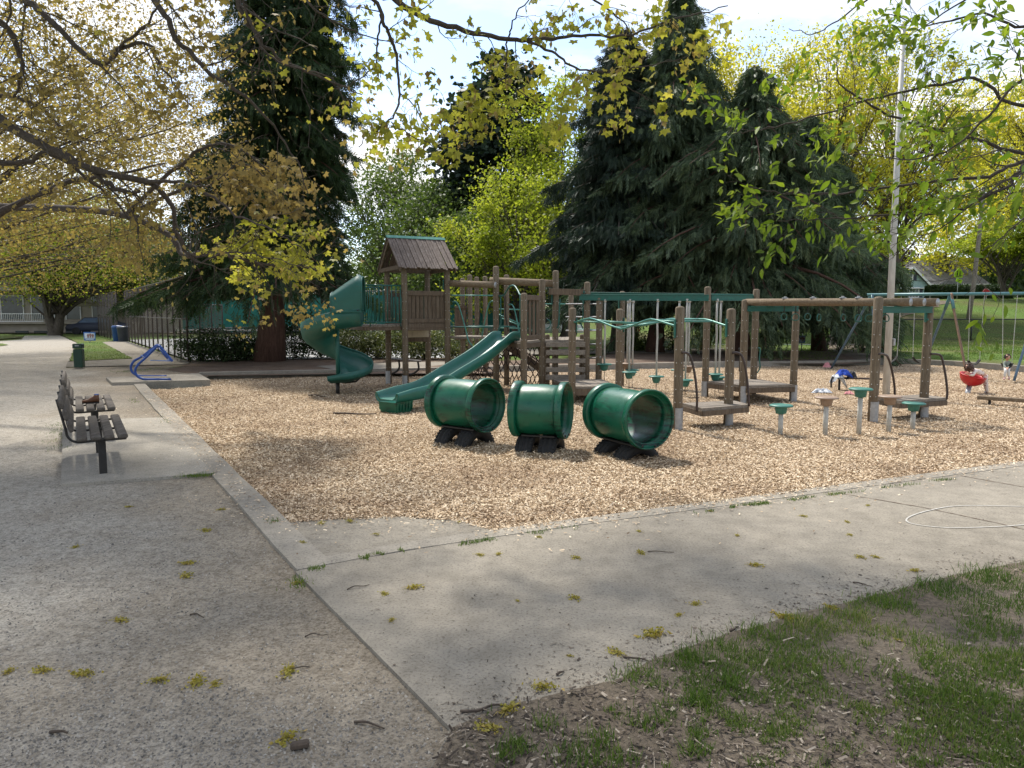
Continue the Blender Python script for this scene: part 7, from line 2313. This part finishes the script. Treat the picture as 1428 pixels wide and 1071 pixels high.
# front gable roof
m = MB()
for sx, xe in ((-1, xl), (1, xr)):
    e = Vector((xe + sx * .35, 0, zev - .28)); ap = Vector((gt.x, 0, zap + .12))
    m.prism([(e.x, Yh - .45, e.z), (ap.x, Yh - .45, ap.z), (ap.x, Yh - .45, ap.z + .16), (e.x, Yh - .45, e.z + .16)], (0, 8.4, 0))
m.build('gable_roof', M['shingle'], t)
m = MB()
for sx, xe in ((-1, xl), (1, xr)):
    m.bar((xe + sx * .36, Yh - .47, zev - .25), (gt.x, Yh - .47, zap + .17), .06, .24)
m.build('bargeboard', M['white'], t)
# main roof, ridge along the front
rl, rr_ = hp_(1282, 371, 6), hp_(1352, 373.5, 6)
zr_ = rl.z
m = MB()
x0, x1 = hp_(1276, 380).x, hp_(1394, 380).x
x0r, x1r = x0 + .5, hp_(1366, 373).x
ze_ = zev - .05
m.prism([(x0 + 2.2, Yh + 1.6, ze_), (x1, Yh + 1.6, ze_), (x1r + .8, Yh + 6.2, zr_ + .6), (x0r + .8, Yh + 6.2, zr_ + .6)], (0, .05, .18))
m.prism([(x0 + 2.2, Yh + 10.8, ze_), (x1, Yh + 10.8, ze_), (x1r + .8, Yh + 6.2, zr_ + .6), (x0r + .8, Yh + 6.2, zr_ + .6)], (0, .05, .18))
m.build('roof', M['shingle'], t)
m = MB(); m.bar((xr + .3, Yh + 1.58, ze_ + .05), (x1, Yh + 1.58, ze_ + .05), .06, .26); m.build('gutter', M['white'], t)
m = MB()
pa, pb = hp_(1311, 399), hp_(1355, 399)
m.prism([(pa.x, Yh + 1.0, pa.z - .3), (pb.x, Yh + 1.0, pa.z - .3), ((pa.x + pb.x) / 2 + .8, Yh + 1.0, pa.z + .75), ((pa.x + pb.x) / 2 - .8, Yh + 1.0, pa.z + .75)], (0, 1.6, 0))
m.build('porch_roof', M['shingle'], t)
m = MB(); m.bar((pa.x, Yh + .95, pa.z - .36), (pb.x, Yh + .95, pa.z - .36), .08, .16); m.build('porch_trim', M['white'], t)
def window(cx_, cy_, w, h, nx_, ny_, shutters=True, parent=t, Y=Yh):
    c = W(cx_, cy_, Y)
    m = MB()
    m.box((c.x, Y - .06, c.z + h / 2 + .06), (w + .24, .09, .13)); m.box((c.x, Y - .06, c.z - h / 2 - .06), (w + .24, .09, .13))
    for s in (-1, 1): m.box((c.x + s * (w / 2 + .06), Y - .058, c.z), (.12, .085, h - .005))
    for i in range(1, nx_): m.box((c.x - w / 2 + w * i / nx_, Y - .05, c.z), (.05, .04, h))
    for i in range(1, ny_): m.box((c.x, Y - .045, c.z - h / 2 + h * i / ny_), (w, .035, .05))
    f = m.build('window', M['white'], parent)
    m = MB(); m.box((c.x, Y - .015, c.z), (w, .03, h)); m.build('pane', M['glass'], f)
    if shutters:
        for s in (-1, 1):
            m = MB(); m.box((c.x + s * (w / 2 + .38), Y - .05, c.z), (.42, .07, h + .1), None, .01); m.build('shutter', M['navy'], f)
window(1268.5, 386.5, .62, .8, 1, 2)
window(1272, 408, 1.55, 1.15, 4, 2)
window(1298, 408, .8, 1.2, 2, 2, False, t, Yh + 2.4)
m = MB()
cw = hp_(1271, 402); m.bar((xl + .3, Yh - .25, cw.z), (xr - .1, Yh - .25, cw.z), .5, .1); m.build('window_hood', M['white'], t)
m = MB(); m.box((x1r - 1.5, Yh + 6.4, zr_ + 1.1), (.9, .9, 1.6), None, .03); m.build('chimney', M['beige'], t)
def leafy_box(name, label, cat, x0, x1, y0, y1, zf, h, n, size, mat, seed):
    rg = np.random.default_rng(seed)
    t = thing(name, label, cat, ((x0 + x1) / 2, (y0 + y1) / 2, float(zf((x0 + x1) / 2, y0))))
    zb = float(zf((x0 + x1) / 2, y0)) - .2
    m = MB(); m.box(((x0 + x1) / 2, (y0 + y1) / 2, zb + h * .46), (x1 - x0 - .3, y1 - y0 - .3, h * .92), None, .2); m.build('branches', M['leaf_dark'], t)
    u = rg.random((n, 3)); f = rg.integers(0, 3, n)
    P = np.stack([x0 + u[:, 0] * (x1 - x0), y0 + u[:, 1] * (y1 - y0), zb + u[:, 2] * h], 1)
    P[f == 0, 1] = y0 + rg.normal(size=(f == 0).sum()) * .07
    P[f == 1, 2] = zb + h + rg.normal(size=(f == 1).sum()) * .07
    s = rg.random(n) < .5
    P[(f == 2) & s, 0] = x0; P[(f == 2) & ~s, 0] = x1
    V, F = scatter(T_DIAMOND, P, rnd_dirs(n, rg), rnd_dirs(n, rg), size * rg.uniform(.6, 1.3, n))
    np_mesh('foliage', V, F, M[mat], t)
    return t
ztt = lambda x, y: float(terr(x, y))
hx0, hx1 = W(1304, 412, 79).x, W(1412, 412, 79).x
leafy_box('hedge', 'long clipped dark green hedge in front of the blue grey house', 'hedge', hx0, hx1, 79, 81, ztt, 1.75, 14000, .17, 'leaf_dark', 61)
leafy_box('far_bushes', 'unbroken line of green bushes far behind the blue grey house', 'bushes', 24, 150, 122, 126, ztt, 6.5, 26000, .7, 'leaf_mid', 63)['kind'] = 'stuff'
leafy_box('hedge', 'bright green low hedge left of the house behind the white pole', 'hedge', W(1205, 412, 80).x, W(1262, 412, 80).x, 80, 81.5, ztt, 1.2, 6000, .17, 'leaf_lime', 62)

# ------------------------------------------------------------------ building at the end of the path, parked cars
Yd = 63
t = thing('apartment_building', 'beige low building with balcony railing and dark basement windows at the end of the path', 'building', (-44, Yd, 0))
xl_, xr_ = W(-60, 440, Yd).x, W(188, 440, Yd).x
zz = lambda y: zrow(y, Yd)
m = MB()
m.box(((xl_ + xr_) / 2, Yd + 5, zz(449) / 2 - .2), (xr_ - xl_, 10, zz(449) + .4)); m.build('base_wall', M['beige'], t)
m = MB()
m.box(((xl_ + xr_) / 2, Yd + 5.6, (zz(449) + 9.2) / 2), (xr_ - xl_, 8.8, 9.2 - zz(449) - .01)); m.build('wall', M['beige'], t)
for fl in range(2):
    zf_ = zz(449) + 3.0 * fl
    m = MB(); m.box(((xl_ + xr_) / 2, Yd + .35, zf_ + 2.85), (xr_ - xl_ + .6, 2.2, .28)); m.build('balcony_slab', M['beige'], t)
    x = xl_ + 1.4
    k = 0
    while x < xr_ - 1.5:
        m = MB(); m.box((x, Yd + 1.17, zf_ + 1.25), (1.9 if k % 3 else 1.2, .06, 2.0)); wf = m.build('window', M['glass'], t)
        m = MB()
        for s in (-1, 1): m.box((x + s * (1.0 if k % 3 else .65), Yd + 1.14, zf_ + 1.25), (.08, .08, 2.1))
        m.box((x, Yd + 1.14, zf_ + 2.3), (1.92 if k % 3 else 1.2, .08, .08)); m.build('frame', M['white'], wf)
        x += 2.7; k += 1
m = MB()
zb_ = zz(449); zt_ = zz(437.5)
for z in (zb_ + .06, zt_): m.bar((xl_, Yd - .55, z), (W(66, 440, Yd).x, Yd - .55, z), .05, .06)
x = xl_
while x < W(66, 440, Yd).x:
    m.box((x, Yd - .55, (zb_ + zt_) / 2), (.03, .03, zt_ - zb_ - .07)); x += .16
m.build('railing', M['white'], t)
m = MB(); m.box(((xl_ + xr_) / 2, Yd - .35, zz(449) - .08), (xr_ - xl_, .7, .14)); m.build('walkway', M['beige'], t)
for xa, xb in ((22, 40), (48, 70), (92, 103)):
    m = MB(); a_, b_ = W(xa, 464, Yd).x, W(xb, 464, Yd).x
    m.box(((a_ + b_) / 2, Yd - .03, zz(464)), (b_ - a_, .05, .34)); m.build('window', M['glass'], t)
m = MB(); m.box((W(168, 425, Yd).x, Yd - 1, zz(424.5)), (6, 3.4, .34)); m.build('canopy', M['beige'], t)
m = MB(); m.box((xl_ * .5 + xr_ * .5, Yd + 5.6, 9.35), (xr_ - xl_ + .8, 9.6, .3)); m.build('roof', M['shingle'], t)
def car(label, x, y, mat, rot=0.0, z0=None):
    z0 = float(terr(x, y)) + .02 if z0 is None else z0
    t = thing('parked_car', label, 'car', (x, y, z0), 'cars parked beyond the park')
    R_ = Matrix.Rotation(rot, 3, 'Z')
    T_ = lambda v: Vector((x, y, z0)) + R_ @ Vector(v)
    prof = [(-2.15, .35), (-2.2, .62), (-2.05, .86), (-1.35, .95), (-.75, 1.42), (.75, 1.45), (1.45, 1.0), (2.1, .9), (2.2, .6), (2.15, .35)]
    m = MB()
    rows = []
    for yy, s in ((-.86, .96), (-.8, 1), (.8, 1), (.86, .96)):
        rows.append([T_((px_ * (1 if abs(yy) < .85 else .985), yy * (1 if pz < 1.1 else .84), .35 + (pz - .35) * s)) for px_, pz in prof])
    n = len(prof)
    vs = sum(rows, [])
    fs = [[i * n + j, (i + 1) * n + j, (i + 1) * n + (j + 1) % n, i * n + (j + 1) % n] for i in range(3) for j in range(n)] + [list(range(n)), [3 * n + j for j in range(n - 1, -1, -1)]]
    m.add(vs, fs, True); m.build('body', M[mat], t)
    m = MB()
    for s in (-1, 1):
        m.prism([T_((-1.15, s * .80, 1.0)), T_((-.7, s * .735, 1.36)), T_((.68, s * .735, 1.38)), T_((1.25, s * .80, 1.02))], R_ @ Vector((0, s * .05, .0)))
    m.build('side_windows', M['glass'], t)
    for wx in (-1.35, 1.38):
        for s in (-1, 1):
            m = MB(); m.lathe([(.001, .1), (.2, .1), (.3, .09), (.33, .05), (.33, -.05), (.3, -.09), (.001, -.09)], T_((wx, s * .78, .33)), R_ @ Vector((0, s, 0)), 18); m.build('wheel', M['rubber'], t)
car('white car parked far behind the climbing posts', 2.9, 52, 'white', .05)
car('grey car parked far behind the slide top', -.9, 55, 'swing_blue', -.05)
car('dark car parked at the end of the path in front of the building', W(133, 461, 58).x, 58.5, 'navy', .1)

# ------------------------------------------------------------------ chalk, fallen flowers, sticks
cc_ = [G(1428, 706, .005), G(1340, 705, .005), G(1294, 712, .005), G(1266, 722, .005), G(1272, 730, .005), G(1320, 735.5, .005), G(1380, 734.5, .005), G(1428, 731.5, .005), G(1520, 722, .005), G(1520, 712, .005)]
path = cat_rom(cc_ + [cc_[0]], 8)
m = MB()
for i in range(len(path) - 1):
    a, b = path[i], path[i + 1]
    n = Vector((-(b - a).y, (b - a).x, 0)).normalized() * .007
    m.add([a - n, b - n, b + n, a + n], [[0, 1, 2, 3]])
tag(m.build('chalk_circle', M['chalk'], None, loc=cc_[1]), 'faint white chalk ring drawn on the slab at the right edge', 'chalk drawing')
def smudge(x, y, w, h, label, seed):
    c = G(x, y, .009); rg = random.Random(seed); m = MB()
    pts = []
    for k in range(16):
        a = 2 * math.pi * k / 16; r = rg.uniform(.35, 1.1)
        pts.append(c + Vector((math.cos(a) * w * r, math.sin(a) * h * r, 0)))
    m.add(pts, [list(range(16))])
    tag(m.build('pale_mark', M['chalk'], None, loc=c), label, 'chalk drawing')
smudge(215.5, 598, .13, .12, 'white chalk scribble at the back of the bench pad', 1)
smudge(241.5, 637, .17, .05, 'long pale chalk star in the middle of the bench pad', 2)
smudge(227, 611.5, .05, .05, 'small white dab between the two larger chalk marks', 4)  # flat pale patch with a ragged outline on the pad
# fallen maple flowers: a clump of short stalks and florets
def blossom(seed):
    t = thing('fallen_blossom', '', 'fallen flower', (0, 0, 0), None)
    rg = np.random.default_rng(seed)
    n = 90
    P = rg.normal(size=(n, 3)) * np.array([.032, .02, .007]); P[:, 2] = np.abs(P[:, 2]) + .004
    D = rnd_dirs(n, rg); D[:, 2] *= .5
    V, F = scatter(T_DIAMOND, P, D, rnd_dirs(n, rg), rg.uniform(.010, .026, n))
    np_mesh('flower_head', V, F, M['blossom'], t)
    m = MB()
    for k in range(7):
        a = rg.random() * 6.28; p = Vector((rg.normal() * .02, rg.normal() * .012, .006))
        m.tube([p, p + Vector((math.cos(a) * .03, math.sin(a) * .02, .008)), p + Vector((math.cos(a) * .06, math.sin(a) * .035, .003))], .0012, 4)
    m.build('stalks', M['blossom'], t)
    return t
protos = [blossom(k) for k in range(4)]
spots_g = [(180, 707, .7), (287, 740, 1), (262, 786, 1.15), (260, 804, 1.1), (168, 866, 1.0), (60, 936, 1.0), (115, 941, 1.2), (221, 949, 1), (273, 952, 1.2), (402, 937, 1.3), (12, 937, .8), (400, 1032, 1.2), (105, 763, .7), (308, 711, .8), (300, 955, .7), (415, 813, .9)]
spots_c = [(448, 730, .8), (488, 727, .9), (423, 757, .7), (524, 745, .6), (640, 728, .5), (578, 820, 1.2), (536, 828, .7), (669, 774, .7), (695, 773, .7), (752, 749, .6), (803, 778, .8), (893, 771, .9), (891, 741, .6), (801, 834, .9), (913, 885, 1.6), (1054, 789, 1.1), (970, 842, .8), (546, 865, .6), (1120, 720, .7), (1181, 728, .6), (1028, 747, .6), (1199, 777, .8), (1221, 777, .7), (1276, 796, .8), (860, 911, 1.0), (758, 958, 1.2), (1095, 862, 1.4), (990, 713, .5), (1185, 746, .6), (1210, 705, .6), (947, 858, .6), (722, 838, .4), (795, 915, .4)]
spots_s = [(710, 990, 1.3), (683, 1016, 1.2), (1254, 893, .4), (1160, 848, .9)]
used_p = [False] * 4
def drop(lst, lab, grp, z):
    for i, (x, y, s) in enumerate(lst):
        k = random.randrange(4); pr = protos[k]
        q = G(x, y, z)
        if used_p[k]: o = dup(pr, q, lab, random.uniform(0, 6.28))
        else:
            used_p[k] = True; o = pr; o.location = q; o['label'] = lab; WL[o.name] = q
        o['group'] = grp
        o.scale = (s * .78, s * .78, s * .78)
drop(spots_g, 'yellow clump of fallen maple flowers lying on the grey gravel', 'fallen flowers on the gravel', -.02)
drop(spots_c, 'yellow clump of fallen maple flowers lying on the concrete', 'fallen flowers on the concrete', .002)
drop(spots_s, 'yellow clump of fallen maple flowers lying on the bare soil', 'fallen flowers on the soil', .01)
def twig(x0, y0, x1, y1, z, r=.004):
    a, b = G(x0, y0, z), G(x1, y1, z)
    m = MB(); n = Vector((-(b - a).y, (b - a).x, 0))
    pts = cat_rom([a, a.lerp(b, .35) + n * random.uniform(-.12, .12) + Vector((0, 0, .008)), a.lerp(b, .7) + n * random.uniform(-.12, .12) + Vector((0, 0, .004)), b], 3)
    m.tube(pts, [r * (1 - .5 * i / (len(pts) - 1)) for i in range(len(pts))], 6)
    return m, (a + b) / 2
tw = [((642, 992, 708, 984, .006, .0075), 'long dark twig lying near the bottom corner of the slab'), ((494, 1007, 536, 1016, -.016, .006), 'brown twig on the gravel near the bottom corner of the slab'), ((425, 888, 458, 884, -.016, .004), 'thin dark twig on the gravel left of the slab edge'),
      ((70, 1021, 94, 1022, -.012, .008), 'short thick dark stick at the lower left on the gravel'), ((265, 857, 284, 861, -.016, .005), 'short dark twig in the middle of the gravel'), ((400, 935, 432, 929, -.016, .004), 'thin twig reaching from a clump of fallen flowers on the gravel'),
      ((484, 822, 515, 815, .005, .004), 'thin brown twig near the left corner of the slab'), ((903, 769, 940, 770, .005, .004), 'dark twig on the slab right of a clump of flowers'), ((1190, 812, 1212, 817, .005, .005), 'short dark twig on the slab near the grass'),
      ((776, 941, 786, 936, .005, .007), 'stubby dark twig near the soil edge of the slab'), ((870, 916, 905, 922, .005, .006), 'crooked dark twig where the slab meets the soil'), ((1018, 880, 1030, 874, .005, .007), 'dark bark chip at the edge of the grass on the slab'),
      ((465, 576, 525, 577, ZC + .02, .02), 'dark stick lying on the wood chips in front of the long slide'), ((430, 551, 455, 553, ZC + .02, .018), 'short dark stick on the wood chips under the spiral slide')]
for a, lab in tw:
    m, c = twig(*a)
    tag(m.build('twig', M['stick'], None, loc=c), lab, 'twig')
m = MB(); c = G(418, 1037, 0)
m.box(c + Vector((0, 0, -.005)), (.075, .035, .03), Matrix.Rotation(.3, 3, 'Z'), .008)
tag(m.build('bark_chunk', M['stick'], None, loc=c), 'chunky piece of dark bark beside a flower clump at the bottom of the gravel', 'bark piece')
